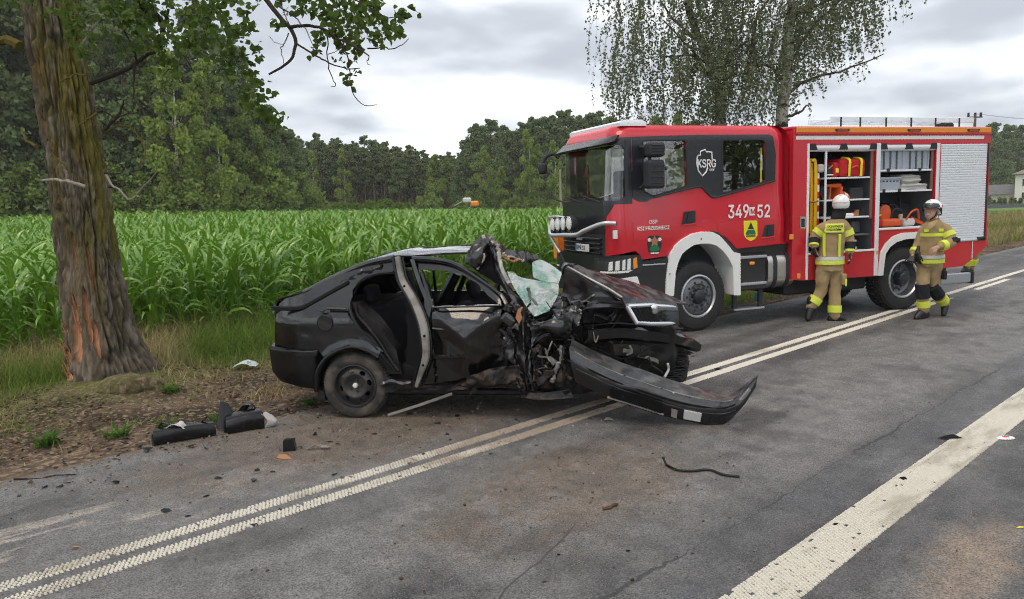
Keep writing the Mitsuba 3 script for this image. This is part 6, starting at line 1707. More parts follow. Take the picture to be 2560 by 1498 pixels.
scene[hm + '__stripe'] = mikit.ply(xf(tube([(2.40, .052, 2.27), (2.46, .042, 2.27), (2.52, .052, 2.27)], .012, 6), TRM), 'mat_white_mark', smooth=35)
scene[hm + '__stripe_001'] = mikit.ply(xf(tube([(2.42, .05, 2.36), (2.47, .045, 2.39), (2.52, .06, 2.42)], .010, 6), TRM), 'mat_foam', smooth=35)
cone = thing('traffic_cone', 'red and white traffic cone lying on the middle locker shelf', 'traffic cone', TRM)
CM = tr(2.70, .16, 1.975) @ rot('y', 17) @ rot('z', -90)
add('cone_body', xf(lathe([(.085, .0), (.066, .12), (.052, .19)], 24), CM), 'mat_tool_orange', cone)
add('cone_band', xf(lathe([(.072, .105), (.056, .195)], 24), CM), 'mat_white_mark', cone)
add('cone_tip', xf(lathe([(.0555, .19), (.03, .33), (.0, .335)], 24), CM), 'mat_tool_orange', cone)
add('cone_base', xf(cbox((-.11, -.02, -.11), (.11, .01, .11), .01), CM), 'mat_tool_orange', cone)
locker('axe', cat([rod((2.52, .12, 1.89), (2.54, .12, 2.12), .016, 8), cbox((2.45, .10, 2.08), (2.60, .14, 2.12), .01), cbox((2.60, .12, 2.06), (2.78, .30, 2.13), .02)]), 'mat_tool_orange', 'orange handled tool standing left of the traffic cone', 'tool')
locker('cable_reel', cat([xf(lathe([(0, -.05), (.11, -.05), (.11, .05), (0, .05)], 20), tr(2.46, .18, 1.99)), xf(lathe([(0, -.07), (.07, -.07), (.07, .07)], 16), tr(2.46, .18, 1.99))]), 'mat_interior_dark', 'black cable reel behind the orange tool in the locker', 'reel')
locker('tool_case', cushion((2.93, .10, 1.885), (3.20, .42, 2.06), .02), 'mat_interior_dark', 'dark tool case right of the traffic cone', 'case')
locker('water_bottle', cat([rod((3.0, .10, 1.60), (3.0, .10, 1.66), .045, 14), rod((3.08, .12, 1.60), (3.08, .12, 1.70), .035, 14)]), 'mat_foam', 'two small pinkish cans on the shelf beside the helmet of the firefighter', 'can')
locker('white_roll', rod((2.66, .08, 1.63), (2.95, .08, 1.62), .035, 12), 'mat_white_mark', 'white roll on the shelf behind the first helmet', 'roll')
locker('foam_nozzle', cat([rod((2.95, .10, 1.07), (2.95, .10, 1.36), .035, 12), rod((2.88, .10, 1.21), (3.05, .10, 1.20), .028, 10), rod((2.95, .1, 1.36), (2.97, .1, 1.42), .02, 10), cbox((2.85, .05, 1.06), (3.05, .3, 1.11), .01)]), 'mat_alu', 'grey branch pipe standing on the locker floor', 'nozzle')
locker('pump_case', cushion((2.55, .14, 1.06), (2.86, .5, 1.27), .03), 'mat_interior', 'grey case on the floor of the first open locker', 'case')
locker('pump_case', cushion((3.06, .20, 1.32), (3.25, .5, 1.52), .03), 'mat_interior', 'grey case on the low shelf of the first locker', 'case')
locker('coiled_hose', cat([xf(tube([(.13 * math.cos(a), .025 * a / 6, .13 * math.sin(a)) for a in np.linspace(0, 6 * PI, 60)], .018, 6), tr(2.56, .18, 1.46)), xf(lathe([(0, -.01), (.07, -.01), (.07, .06)], 16), tr(2.56, .18, 1.46))]), 'mat_interior_dark', 'black coiled hose on the low locker shelf', 'hose')
for j, (a_, b_) in enumerate(((3.44, 3.98), (4.0, 4.53))):
    cr = thing('crate', ('left' if j == 0 else 'right') + ' one of two wide grey plastic crates on the top shelf', 'crate', TRM, 'grey crates in the second locker')
    add('crate_box', cbox((a_, .075, 2.335), (b_, .60, 2.66), .012), 'mat_crate', cr)
    for i in range(5):
        x_ = a_ + (b_ - a_) * i / 4
        add('rib', cbox((x_ - .012, .055, 2.335), (x_ + .012, .08, 2.655), .004), 'mat_interior' if i in (1, 2, 3) else 'mat_crate', cr)
    add('rim', cbox((a_ - .006, .05, 2.63), (b_ + .006, .085, 2.665), .006), 'mat_crate', cr)
cr = thing('crate', 'low grey crate with a row of slots on the middle shelf', 'crate', TRM, 'grey crates in the second locker')
add('crate_box', cbox((3.44, .07, 1.998), (3.94, .55, 2.205), .012), 'mat_crate', cr)
add('rim', cbox((3.435, .055, 2.18), (3.945, .09, 2.21), .006), 'mat_crate', cr)
for i in range(6):
    add('slot', cbox((3.48 + i * .075, .062, 2.135), (3.52 + i * .075, .075, 2.155), .003), 'mat_interior_dark', cr)
tv, tf = vf(Manifold.batch_boolean([cushion((3.97, .06, 2.0), (4.54, .50, 2.09), .04), cushion((4.0, .09, 2.08), (4.44, .45, 2.24), .06)], m3.OpType.Add).refine_to_length(.022))
tv = tv + .06 * (np.stack([meshkit.fbm(tv * 8 + k * 5, 4, k) for k in range(3)], 1) - .5) + .02 * np.sin(tv[:, 2:3] * 90) * np.array([0, 1, 0])
locker('folded_tarpaulin', (tv, tf), 'mat_tarp', 'crumpled pale tarpaulin folded on the middle shelf', 'tarpaulin', 30)
saw = thing('power_saw', 'orange disc cutter standing on the locker floor', 'power saw', TRM)
add('guard', xf(lathe([(0, -.03), (.10, -.03), (.125, -.01), (.125, .03), (0, .03)], 28), tr(3.76, .20, 1.62) @ sc(1, 1, 1.15)), 'mat_tool_orange', saw, smooth=40)
add('motor', cushion((3.62, .10, 1.40), (4.04, .36, 1.53), .04), 'mat_tool_orange', saw, smooth=40)
add('handle', tube(curve([(3.86, .18, 1.52), (3.90, .16, 1.66), (4.0, .16, 1.69), (4.12, .18, 1.62), (4.2, .2, 1.5)], 18), .018, 7), 'mat_interior_dark', saw)
add('cap', rod((4.02, .12, 1.50), (4.02, .12, 1.60), .035, 12), 'mat_beige_trim', saw)
cs2 = thing('chain_saw', 'orange and white chain saw right of the disc cutter', 'chain saw', TRM)
add('motor', cushion((4.10, .10, 1.395), (4.34, .34, 1.52), .04), 'mat_white_plastic', cs2, smooth=40)
add('front_handle', tube(curve([(4.12, .1, 1.5), (4.18, .06, 1.62), (4.32, .06, 1.66), (4.4, .1, 1.5)], 16), .016, 7), 'mat_tool_orange', cs2)
add('guide_bar', hull([(4.30, .15, 1.47), (4.30, .17, 1.47), (4.56, .15, 1.40), (4.56, .17, 1.40), (4.30, .15, 1.55), (4.30, .17, 1.55), (4.58, .15, 1.44), (4.58, .17, 1.44)]), 'mat_tool_orange', cs2)
fc_ = locker('fuel_can', cushion((3.45, .10, 1.395), (3.60, .34, 1.54), .03), 'mat_red_bag', 'red fuel can at the left end beside the disc cutter', 'can')
scene[fc_ + '__spout'] = mikit.ply(xf(tube([(3.52, .16, 1.53), (3.54, .14, 1.58), (3.60, .12, 1.60)], .014, 7), TRM), 'mat_yellow_strap', smooth=35)
locker('generator', cat([cushion((4.10, .42, 1.40), (4.58, .70, 1.78), .05), rod((4.30, .40, 1.7), (4.30, .40, 1.86), .02)]), 'mat_interior_dark', 'dark machine at the back of the second locker behind the saws', 'generator')
locker('black_tube', cat([tube(curve([(3.95, .40, 1.42), (3.98, .36, 1.70), (4.1, .36, 1.76), (4.2, .36, 1.66)], 16), .016, 7)]), 'mat_interior_dark', 'black rubber tube arching behind the disc cutter', 'tube')

# ------------------------------------------------------------------ the firefighters
def clothmat(key, a, b, f=14):
    bumped(key, proc(lambda p, n, uv: mix(a, b, fbm(p.x * f, p.y * f, p.z * f, 3))), .85, lambda p, n, uv: fbm(p.x * 22, p.y * 22, p.z * 16, 3), .012, 3e-3, spec=.2)


clothmat('mat_turnout', (.30, .215, .11), (.42, .31, .165))
clothmat('mat_dark_cloth', (.016, .017, .022), (.03, .031, .036))
mat('mat_band_yellow', (.66, .74, .07), .45, two=True)
mat('mat_band_silver', (.62, .64, .62), .35, two=True, metal=.2)
mat('mat_skin', (.52, .30, .21), .55, two=True)
mat('mat_helmet', (.82, .82, .80), .22, two=True, clearcoat=.8)
mat('mat_boot', (.014, .014, .015), .4, two=True)
mat('mat_visor', (.02, .025, .03), .08, two=True, clearcoat=1.0)
SPH = np.array(trimesh.creation.icosphere(2).vertices)


def ball(c, r):
    return SPH * np.asarray(r) + np.asarray(c, float)


def bone(a, b, ra, rb):
    return hull(np.vstack([ball(a, ra), ball(b, rb)]))


def ellip(c, a, b, ang, h=.03):
    """points of a flat ellipse ring lying level: half width a, half depth b, turned by ang"""
    g = np.arange(28) * 2 * PI / 28
    x, y = a * np.cos(g), b * np.sin(g)
    ca, sa = math.cos(ang), math.sin(ang)
    return np.stack([c[0] + x * ca - y * sa, c[1] + x * sa + y * ca, np.full(28, c[2])], 1)


def soft(parts, length=.03, it=6, wrinkle=.0, seed=0, freq=9):
    m = Manifold.batch_boolean(parts, m3.OpType.Add).refine_to_length(length)
    v, f = vf(m)
    t = trimesh.Trimesh(v, f, process=True)
    trimesh.smoothing.filter_taubin(t, .5, -.52, iterations=it)
    v = np.array(t.vertices)
    if wrinkle:
        n = np.array(t.vertex_normals)
        w = meshkit.fbm(v * np.array([freq, freq, freq * .75]), 3, seed) - .5 + .6 * (np.abs(meshkit.noise(v * np.array([8, 8, 13]), seed + 3) - .5) - .25)
        v = v + n * (w * wrinkle)[:, None]
    return v, np.array(t.faces)


def torso(rings):
    return [hull(np.vstack([ellip(*r0), ellip(*r1)])) for r0, r1 in zip(rings, rings[1:])]


def ring_at(rings, z):
    zs = [r[0][2] for r in rings]
    o = np.argsort(zs); zs = np.array(zs)[o]; R = [rings[i] for i in o]
    g = lambda k: np.interp(z, zs, [k(r) for r in R])
    return (np.array([g(lambda r: r[0][0]), g(lambda r: r[0][1]), z]), g(lambda r: r[1]), g(lambda r: r[2]), g(lambda r: r[3]))


def hoop(rings, z0, z1, grow=.012):
    A, B = ring_at(rings, z0), ring_at(rings, z1)
    return hull(np.vstack([ellip(A[0], A[1] + grow, A[2] + grow, A[3]), ellip(B[0], B[1] + grow, B[2] + grow, B[3])]))


def cuff(a, b, ra, rb, u0, u1, grow=.012):
    a, b = np.array(a, float), np.array(b, float)
    return tube([a + (b - a) * u0, a + (b - a) * u1], [ra + (rb - ra) * u0 + grow, ra + (rb - ra) * u1 + grow], 20)


def hand(wrist, direction, palm_n, size=.19, curl=.5, thumb_side=1):
    """palm, four bent fingers of different lengths and a thumb from the side of the palm"""
    d = np.array(direction, float); d /= np.linalg.norm(d)
    n = np.array(palm_n, float); n -= d * (n @ d); n /= np.linalg.norm(n)
    s = np.cross(d, n)
    w = np.array(wrist, float); k = size / .19
    pal = hull(np.vstack([ball(w + s * .018 * k, .019 * k), ball(w - s * .018 * k, .019 * k), ball(w + d * .085 * k + s * .036 * k, .014 * k), ball(w + d * .085 * k - s * .034 * k, .013 * k)]))
    out = [pal]
    for i, (o, L) in enumerate(((.034, .072), (.012, .082), (-.011, .076), (-.032, .060))):
        p = w + d * .085 * k + s * o * k
        ang = 0
        for j, (l, r) in enumerate(((.45, .0098), (.32, .0088), (.23, .0078))):
            ang += curl * (1.0 + .15 * i) * (.7 if j == 0 else 1)
            q = p + (d * math.cos(ang) + n * math.sin(ang)) * L * l * k
            out.append(bone(p, q, r * k, r * .93 * k)); p = q
    p = w + d * .028 * k + s * .032 * k * thumb_side
    for l, a_, r in ((.034, .75, .0115), (.030, .45, .010), (.024, .2, .009)):
        q = p + (d * math.cos(a_) + s * thumb_side * math.sin(a_) + n * .35 * curl) * l * k
        out.append(bone(p, q, r * k, r * .92 * k)); p = q
    return out


def boot(ankle, toe, heel_up=0.0):
    a, t = np.array(ankle, float), np.array(toe, float)
    d = t - a; d[2] = 0; d /= np.linalg.norm(d)
    h = a - d * .07 + np.array([0, 0, -.07])
    m = t
    return [bone(a + np.array([0, 0, .10]), a, .068, .066), hull(np.vstack([ball(a, .062), ball(h, .045), ball(a * .45 + m * .55 + np.array([0, 0, .015]), .052), ball(m, .042)]))]


def head(c, face, r=1.0):
    """face: level direction the face looks"""
    f = np.array(face, float); f /= np.linalg.norm(f); up = np.array([0, 0, 1.]); s = np.cross(f, up)
    c = np.array(c, float)
    P = lambda a, b, z: c + f * a * r + s * b * r + up * z * r
    return [hull(np.vstack([ball(P(-.012, 0, .03), np.array([.086, .086, .092]) * r), ball(P(.045, 0, -.075), .040 * r), ball(P(.04, .025, -.04), .045 * r), ball(P(.04, -.025, -.04), .045 * r)])),
            hull(np.vstack([ball(P(.085, 0, .008), .010 * r), ball(P(.108, 0, -.030), .011 * r), ball(P(.085, .016, -.035), .009 * r), ball(P(.085, -.016, -.035), .009 * r)])),
            hull(np.vstack([ball(P(.080, .03, .028), .012 * r), ball(P(.086, 0, .026), .011 * r), ball(P(.080, -.03, .028), .012 * r)])),
            hull(np.vstack([ball(P(.082, .018, -.066), .009 * r), ball(P(.088, 0, -.064), .010 * r), ball(P(.082, -.018, -.066), .009 * r)])),
            hull(np.vstack([ball(P(-.005, .086, .012), np.array([.016, .010, .028]) * r), ball(P(.0, .086, -.020), .010 * r)])), hull(np.vstack([ball(P(-.005, -.086, .012), np.array([.016, .010, .028]) * r), ball(P(.0, -.086, -.020), .010 * r)]))]


def helmet(c, face, p, tilt=0):
    f = np.array(face, float); f /= np.linalg.norm(f)
    az = math.degrees(math.atan2(f[1], f[0]))
    M = tr(*c) @ rot('z', az) @ rot('y', tilt)
    sh = trimesh.creation.icosphere(4); v = np.array(sh.vertices) * np.array([.152, .128, .140])
    v[:, 0] -= .012 * (v[:, 2] > 0)
    m = mani((v, np.array(sh.faces)))
    keep = prism_side([(-.3, -.10), (-.05, -.085), (.0, -.02), (.06, .012), (.3, .02), (.3, .3), (-.3, .3)], .4, -.4)
    crown = m ^ keep
    crest = Manifold.hull_points(np.vstack([ball((-.06, 0, .120), (.06, .018, .024)), ball((.05, 0, .115), (.05, .014, .024))]))
    add('helmet', xf(crown + crest, M), 'mat_helmet', p, smooth=40, label='white helmet')
    k = [x for x in scene if x.startswith(p + '__helmet')][-1]
    vis = (mani((np.array(sh.vertices) * np.array([.160, .134, .138]), np.array(sh.faces))) - mani((np.array(sh.vertices) * np.array([.152, .127, .130]), np.array(sh.faces)))) ^ prism_side([(.03, .015), (.3, -.03), (.3, .07), (.05, .07)], .4, -.4)
    scene[k + '__visor'] = mikit.ply(xf(vis, M), 'mat_visor', smooth=40)
    rim = tube([M[:3, :3] @ np.array(q) + M[:3, 3] for q in curve([(.135, 0, .005), (.10, .10, .0), (0, .125, -.03), (-.08, .10, -.085), (-.13, 0, -.09), (-.08, -.10, -.085), (0, -.125, -.03), (.10, -.10, 0), (.135, 0, .005)], 40)], .008, 6)
    scene[k + '__edge'] = mikit.ply(rim, 'mat_dark_cloth', smooth=40)
    for sgn in (1, -1):
        mk = xf(xf(hull([(x, .118 * sgn + y, z) for x, z in ((-.01, -.05), (.035, -.03), (.03, .01), (-.005, .015), (-.03, -.02)) for y in (0, .016 * sgn)]), np.eye(4)), M)
        scene[k + ('__ear_disc' if sgn == 1 else '__ear_disc_001')] = mikit.ply(mk, 'mat_dark_cloth', smooth=40)
        mk = xf(slab(csec([(-.055, .0), (-.015, -.005), (-.03, .045), (-.06, .055)]), 0, .004), M @ (tr(0, -.118, 0) if sgn == 1 else tr(0, .124, 0)))
        scene[k + ('__mark' if sgn == 1 else '__mark_001')] = mikit.ply(mk, 'mat_red_bag', smooth=40)
    return k


# first firefighter: seen from behind, stepping to the right
def J(pts):
    return [np.array(q) for q in pts]


p1 = thing('person', 'firefighter with a lettered yellow back panel walking past the open lockers, back turned', 'person')
hc, nk, sl_, sr_, el, er, wl, wr = J([(5.129, 12.000, 1.785), (5.101, 12.000, 1.623), (4.824, 11.980, 1.462), (5.213, 11.980, 1.468), (4.731, 12.020, 1.314), (5.264, 11.950, 1.256), (4.700, 11.950, 1.164), (5.241, 11.900, 1.049)])
hl, hr, kl, kr, al, ar = J([(4.875, 12.000, 0.792), (5.077, 12.000, 0.785), (4.857, 12.020, 0.464), (5.054, 11.980, 0.448), (4.697, 12.020, 0.228), (5.044, 11.950, 0.087)])
tl, tr2 = J([(4.625, 11.950, 0.043), (5.174, 11.920, 0.015)])
ANG1 = -.10
sh_c = (sl_ + sr_) / 2; pv = (hl + hr) / 2
Zs = lambda y: float([(4.954, 12.000, 2.003)][0][2] + ([(4.980, 12.000, 0.571)][0][2] - [(4.954, 12.000, 2.003)][0][2]) * y / 1000)
Xs = lambda x: float([(4.380, 12.000, 1.169)][0][0] + ([(5.818, 12.000, 1.121)][0][0] - [(4.380, 12.000, 1.169)][0][0]) * x / 1000)
R1 = [(np.array([Xs(485), 12.0, Zs(285)]), .10, .09, ANG1), (np.array([Xs(460), 12.0, Zs(345)]), .205, .13, ANG1), (np.array([Xs(445), 12.0, Zs(430)]), .205, .150, ANG1), (np.array([Xs(425), 12.0, Zs(620)]), .185, .145, ANG1), (np.array([Xs(415), 12.0, Zs(740)]), .198, .155, ANG1), (np.array([Xs(410), 12.0, Zs(855)]), .200, .165, ANG1)]
add('body', soft([bone(sh_c, pv + np.array([0, 0, .14]), .085, .08), bone(sl_, sr_, .055, .055), bone(sh_c, nk, .07, .055), bone(nk, hc, .055, .06), bone(sl_, el, .045, .04), bone(sr_, er, .045, .04), bone(el, wl, .038, .028), bone(er, wr, .038, .028), bone(pv + np.array([0, 0, .08]), hl, .08, .065), bone(pv + np.array([0, 0, .08]), hr, .08, .065), bone(hl, kl, .075, .055), bone(hr, kr, .075, .055), bone(kl, al, .05, .04), bone(kr, ar, .05, .04)] + head(hc + np.array([0, 0, -.02]), (.35, 1, 0)) + hand(wl, (wl - el) * .6 + np.array([.03, 0, -.05]), (1, .3, 0), .18, .35, -1) + hand(wr, (wr - er) * .5 + np.array([.01, -.02, -.06]), (-1, .2, 0), .18, .35, 1), .03, 3), 'mat_skin', p1, smooth=True)
jack = torso(R1) + [bone(sl_ + np.array([.03, 0, 0]), el, .085, .072), bone(el, wl + (el - wl) * .1, .070, .055), bone(sr_ + np.array([-.03, 0, 0]), er, .088, .074), bone(er, wr + (er - wr) * .1, .072, .056)]
add('jacket', soft(jack, .028, 5, .030, 4), 'mat_turnout', p1, smooth=True)
trou = [bone(pv + np.array([0, 0, .12]), hl, .15, .112), bone(pv + np.array([0, 0, .12]), hr, .15, .112), bone(hl, kl, .112, .088), bone(hr, kr, .112, .090), bone(kl, al, .088, .086), bone(kr, ar, .090, .088)]
add('trousers', soft(trou, .028, 5, .034, 9), 'mat_turnout', p1, smooth=True)
for a_, t_ in ((al, tl), (ar, tr2)):
    add('boot', soft(boot(a_, t_), .025, 3), 'mat_boot', p1, smooth=True)
for w_, e_ in ((wl, el), (wr, er)):
    add('sleeve_pad', cuff(e_, w_, .072, .056, .18, .86, .008), 'mat_dark_cloth', p1)
    add('reflective_band', cuff(e_, w_, .072, .056, .70, .88, .016), 'mat_band_yellow', p1)
    add('glove', soft(hand(w_, (w_ - e_) * .5 + np.array([.01, -.01, -.06]), (1 if w_ is wl else -1, .3, 0), .205, .35, -1 if w_ is wl else 1), .02, 1), 'mat_boot', p1, smooth=True)
add('reflective_band', cuff(sl_ + np.array([.03, 0, 0]), el, .085, .072, .30, .70, .016), 'mat_band_yellow', p1)
add('reflective_band', cuff(sr_ + np.array([-.03, 0, 0]), er, .088, .074, .32, .70, .016), 'mat_band_yellow', p1)
add('reflective_band', cuff(kl, al, .088, .086, .42, .80, .016), 'mat_band_yellow', p1)
add('reflective_band', cuff(kr, ar, .090, .088, .58, .88, .016), 'mat_band_yellow', p1)
add('reflective_band', hoop(R1, Zs(735), Zs(778), .020), 'mat_band_yellow', p1)
add('reflective_band', hoop(R1, Zs(695), Zs(733), .019), 'mat_band_silver', p1)


def back_patch(x0, x1, y0, y1, depth):
    """a panel that follows the round of the back"""
    pts = []
    rails = []
    for y in np.linspace(y0, y1, 6):
        z = Zs(y); c, a, b, an = ring_at(R1, z)
        row = []
        for x in np.linspace(x0, x1, 9):
            dx = np.clip((Xs(x) - c[0]) / (a + .01), -.97, .97)
            row.append((Xs(x), c[1] - (b + depth) * math.sqrt(1 - dx * dx) + math.tan(an) * 0, z))
        rails.append(row)
    return sheet(rails, 24, 12, .008)


add('back_panel', back_patch(322, 515, 338, 435, .022), 'mat_band_yellow', p1, smooth=True, label='yellow back panel with two lines of dark lettering')
for x0, x1, y0, y1 in ((310, 330, 440, 690), (452, 482, 450, 700)):
    add('reflective_band', back_patch(x0, x1, y0, y1, .020), 'mat_band_yellow', p1, smooth=True)
pk = p1 + '__back_panel'
for line, (yy, xx, hh, wd) in enumerate((('OCHOTNICZA', (378, 345, .030, 1.05)), ('STRAŻ POŻARNA', (412, 335, .030, .98)))[i][1] for i in (0, 1)):
    txt = ('OCHOTNICZA', 'STRAŻ POŻARNA')[line]
    v, f = vf(meshkit.text_mesh(txt, hh, .004, True)); v = v.copy()
    v[:, 0] *= wd * .215 / v[:, 0].max()
    X = Xs(xx) + v[:, 0]; Z = Zs(yy) + v[:, 1]
    Y = np.empty(len(v))
    for i in range(len(v)):
        c, a, b, an = ring_at(R1, Z[i]); dx = np.clip((X[i] - c[0]) / (a + .01), -.97, .97); Y[i] = c[1] - (b + .028) * math.sqrt(1 - dx * dx) - v[i, 2]
    scene[pk + '__lettering' + ('' if line == 0 else '_001')] = mikit.ply((np.stack([X, Y, Z], 1), f), 'mat_dark_cloth', smooth=False)
hood = [hull(np.vstack([ball(hc + np.array([-.01, .0, -.06]), (.095, .10, .08)), ball(nk + np.array([0, 0, -.01]), (.10, .10, .06)), ball(nk + np.array([-.06, -.01, -.03]), (.07, .08, .03))]))]
add('hood', soft(hood, .025, 2, .02, 3), 'mat_dark_cloth', p1, smooth=True)
helmet(hc + np.array([0, 0, .035]), (.45, 1, 0), p1, 4)
add('pocket', cushion((Xs(495), 11.80, Zs(1000)), (Xs(548), 11.92, Zs(880)), .02), 'mat_turnout', p1)
add('pocket_tab', cbox((Xs(520), 11.785, Zs(1010)), (Xs(540), 11.80, Zs(935)), .004), 'mat_band_yellow', p1)

# second firefighter: walking to the left, face to the left
p2 = thing('person', 'firefighter with a bare face walking by the rear wheel, a glove in hand', 'person')
D2 = 11.9
hc, nk, sl_, sr_, el, er, wl, wr = J([(6.449, 11.850, 1.652), (6.480, 11.880, 1.524), (6.368, 11.920, 1.392), (6.689, 11.820, 1.385), (6.313, 11.950, 1.151), (6.717, 11.720, 1.185), (6.184, 11.850, 0.990), (6.433, 11.620, 1.116)])
hl, hr, kl, kr, al, ar = J([(6.395, 11.920, 0.799), (6.548, 11.860, 0.799), (6.349, 11.840, 0.471), (6.565, 11.920, 0.455), (6.393, 11.860, 0.121), (6.867, 12.120, 0.179)])
tl, tr2 = J([(6.246, 11.800, 0.026), (6.811, 12.050, 0.029)])
Zs = lambda y: float([(6.434, 11.880, 1.953)][0][2] + ([(6.483, 11.880, 0.534)][0][2] - [(6.434, 11.880, 1.953)][0][2]) * y / 1000)
Xs = lambda x: float([(5.879, 11.880, 1.126)][0][0] + ([(7.303, 11.880, 1.079)][0][0] - [(5.879, 11.880, 1.126)][0][0]) * x / 1000)
ANG2 = .35
sh_c = (sl_ + sr_) / 2; pv = (hl + hr) / 2
R2 = [(np.array([Xs(448), D2, Zs(300)]), .10, .095, ANG2), (np.array([Xs(462), D2, Zs(365)]), .205, .13, ANG2), (np.array([Xs(450), D2, Zs(455)]), .205, .16, ANG2), (np.array([Xs(432), D2, Zs(640)]), .188, .165, ANG2), (np.array([Xs(430), D2, Zs(740)]), .192, .165, ANG2), (np.array([Xs(425), D2, Zs(805)]), .192, .165, ANG2)]
FACE2 = (-.80, -.62, 0)
add('body', soft([bone(sh_c, pv + np.array([0, 0, .14]), .085, .08), bone(sl_, sr_, .055, .055), bone(sh_c, nk, .07, .058), bone(nk, hc, .058, .06), bone(sl_, el, .045, .04), bone(sr_, er, .045, .04), bone(el, wl, .038, .028), bone(er, wr, .038, .028), bone(pv + np.array([0, 0, .08]), hl, .08, .065), bone(pv + np.array([0, 0, .08]), hr, .08, .065), bone(hl, kl, .075, .055), bone(hr, kr, .075, .055), bone(kl, al, .05, .04), bone(kr, ar, .05, .04)] + head(hc + np.array([0, 0, -.015]), FACE2) + hand(wr, (-.75, -.15, -.35), (.1, 1, -.1), .185, .55, 1), .022, 2), 'mat_skin', p2, smooth=True)
jack = torso(R2) + [bone(sl_ + np.array([.03, 0, 0]), el, .085, .070), bone(el, wl + (el - wl) * .12, .066, .050), bone(sr_ + np.array([-.03, 0, 0]), er, .090, .078), bone(er, wr + (er - wr) * .22, .074, .056)]
add('jacket', soft(jack, .028, 5, .032, 14), 'mat_turnout', p2, smooth=True)
trou = [bone(pv + np.array([0, 0, .12]), hl, .15, .108), bone(pv + np.array([0, 0, .12]), hr, .15, .108), bone(hl, kl, .108, .090), bone(hr, kr, .108, .090), bone(kl, al, .088, .078), bone(kr, ar, .088, .080)]
add('trousers', soft(trou, .028, 5, .034, 19), 'mat_turnout', p2, smooth=True)
for a_, t_ in ((al, tl), (ar, tr2)):
    add('boot', soft(boot(a_, t_), .025, 3), 'mat_boot', p2, smooth=True)
for k_, a_ in ((kl, al), (kr, ar)):
    add('knee_pad', cuff(k_ + (k_ - a_) * .22, a_, .093, .086, .0, .52, .010), 'mat_dark_cloth', p2)
    add('reflective_band', cuff(k_, a_, .088, .078, .55, .82, .018), 'mat_band_yellow', p2)
add('reflective_band', cuff(sr_ + np.array([-.03, 0, 0]), er, .090, .078, .28, .62, .016), 'mat_band_yellow', p2)
add('reflective_band', cuff(er, wr, .074, .056, .46, .72, .016), 'mat_band_yellow', p2)
add('elbow_pad', cuff(sr_, er, .090, .080, .80, 1.08, .006), 'mat_dark_cloth', p2)
add('reflective_band', cuff(el, wl, .066, .050, .48, .72, .016), 'mat_band_yellow', p2)
add('reflective_band', hoop(R2, Zs(475), Zs(440), .016), 'mat_band_yellow', p2)
add('reflective_band', hoop(R2, Zs(765), Zs(722), .020), 'mat_band_yellow', p2)
add('reflective_band', hoop(R2, Zs(715), Zs(680), .019), 'mat_band_silver', p2)
add('collar', soft([hull(np.vstack([ellip(np.array([Xs(440), D2 - .01, Zs(285)]), .085, .085, 0), ellip(np.array([Xs(448), D2, Zs(345)]), .12, .11, 0)]))], .03, 2, .02, 5), 'mat_turnout', p2, smooth=True)
add('collar_flap', hull([[(6.309, 11.680, 1.423)][0], [(6.383, 11.680, 1.497)][0], [(6.476, 11.700, 1.535)][0], [(6.323, 11.640, 1.396)][0], [(6.397, 11.640, 1.456)][0], [(6.360, 11.740, 1.496)][0]]), 'mat_turnout', p2)
for x_ in (325, 470):
    add('chest_patch', slab(rpoly([(Xs(x_ - 26), Zs(425)), (Xs(x_ + 26), Zs(425)), (Xs(x_ + 26), Zs(392)), (Xs(x_ - 26), Zs(392))], .012), -(D2 - .155) + (.0 if x_ > 400 else -.03), -(D2 - .155) + .012 + (.0 if x_ > 400 else -.03)), 'mat_band_yellow', p2)
add('pocket', cushion((Xs(515), 11.72, Zs(945)), (Xs(550), 11.86, Zs(845)), .02), 'mat_dark_cloth', p2)
gl = wl
add('glove', soft(hand(gl, (wl - el) * .6 + np.array([-.01, 0, -.08]), (.5, .6, 0), .21, .5, -1), .02, 1), 'mat_boot', p2, smooth=True)
helmet(hc + np.array([.015, 0, .05]), FACE2, p2, -6)
add('chin_strap', tube(curve([hc + np.array([.05, -.07, .0]), hc + np.array([.01, -.09, -.07]), hc + np.array([-.05, -.07, -.12])], 10), .009, 6), 'mat_dark_cloth', p2)
ec = hc + np.array([0, 0, -.015]); fdir = np.array(FACE2) / np.linalg.norm(FACE2); sdir = np.cross(fdir, [0, 0, 1])
for sg in (-1, 1):
    e_ = ec + fdir * .080 + sdir * .032 * sg + np.array([0, 0, .006])
    add('eye', hull(ball(e_, .011)), 'mat_white_plastic', p2, smooth=True)
    scene[p2 + '__eye' + ('' if sg == -1 else '_001') + '__iris'] = mikit.ply(hull(ball(e_ + fdir * .007, .006)), 'mat_boot', smooth=True)
add('hair', hull(np.vstack([ball(hc + np.array([.07, .06, -.02]), .045), ball(hc + np.array([.085, .06, -.075]), .03)])), 'mat_dark_cloth', p2, smooth=True)
bagp = [(6.166, 11.700, 0.987), (6.209, 11.700, 1.181)]
solo('glove_pair', soft(hand(np.array(bagp[0]) + np.array([.02, .02, .05]), (.1, 0, -1), (1, .3, 0), .22, .3, 1) + [bone(np.array(bagp[0]) + np.array([.02, .02, .05]), np.array(bagp[1]) + np.array([.0, .03, -.05]), .035, .022)], .02, 1), 'mat_boot', 'dark glove hanging from the left hand of the second firefighter', 'glove', True)

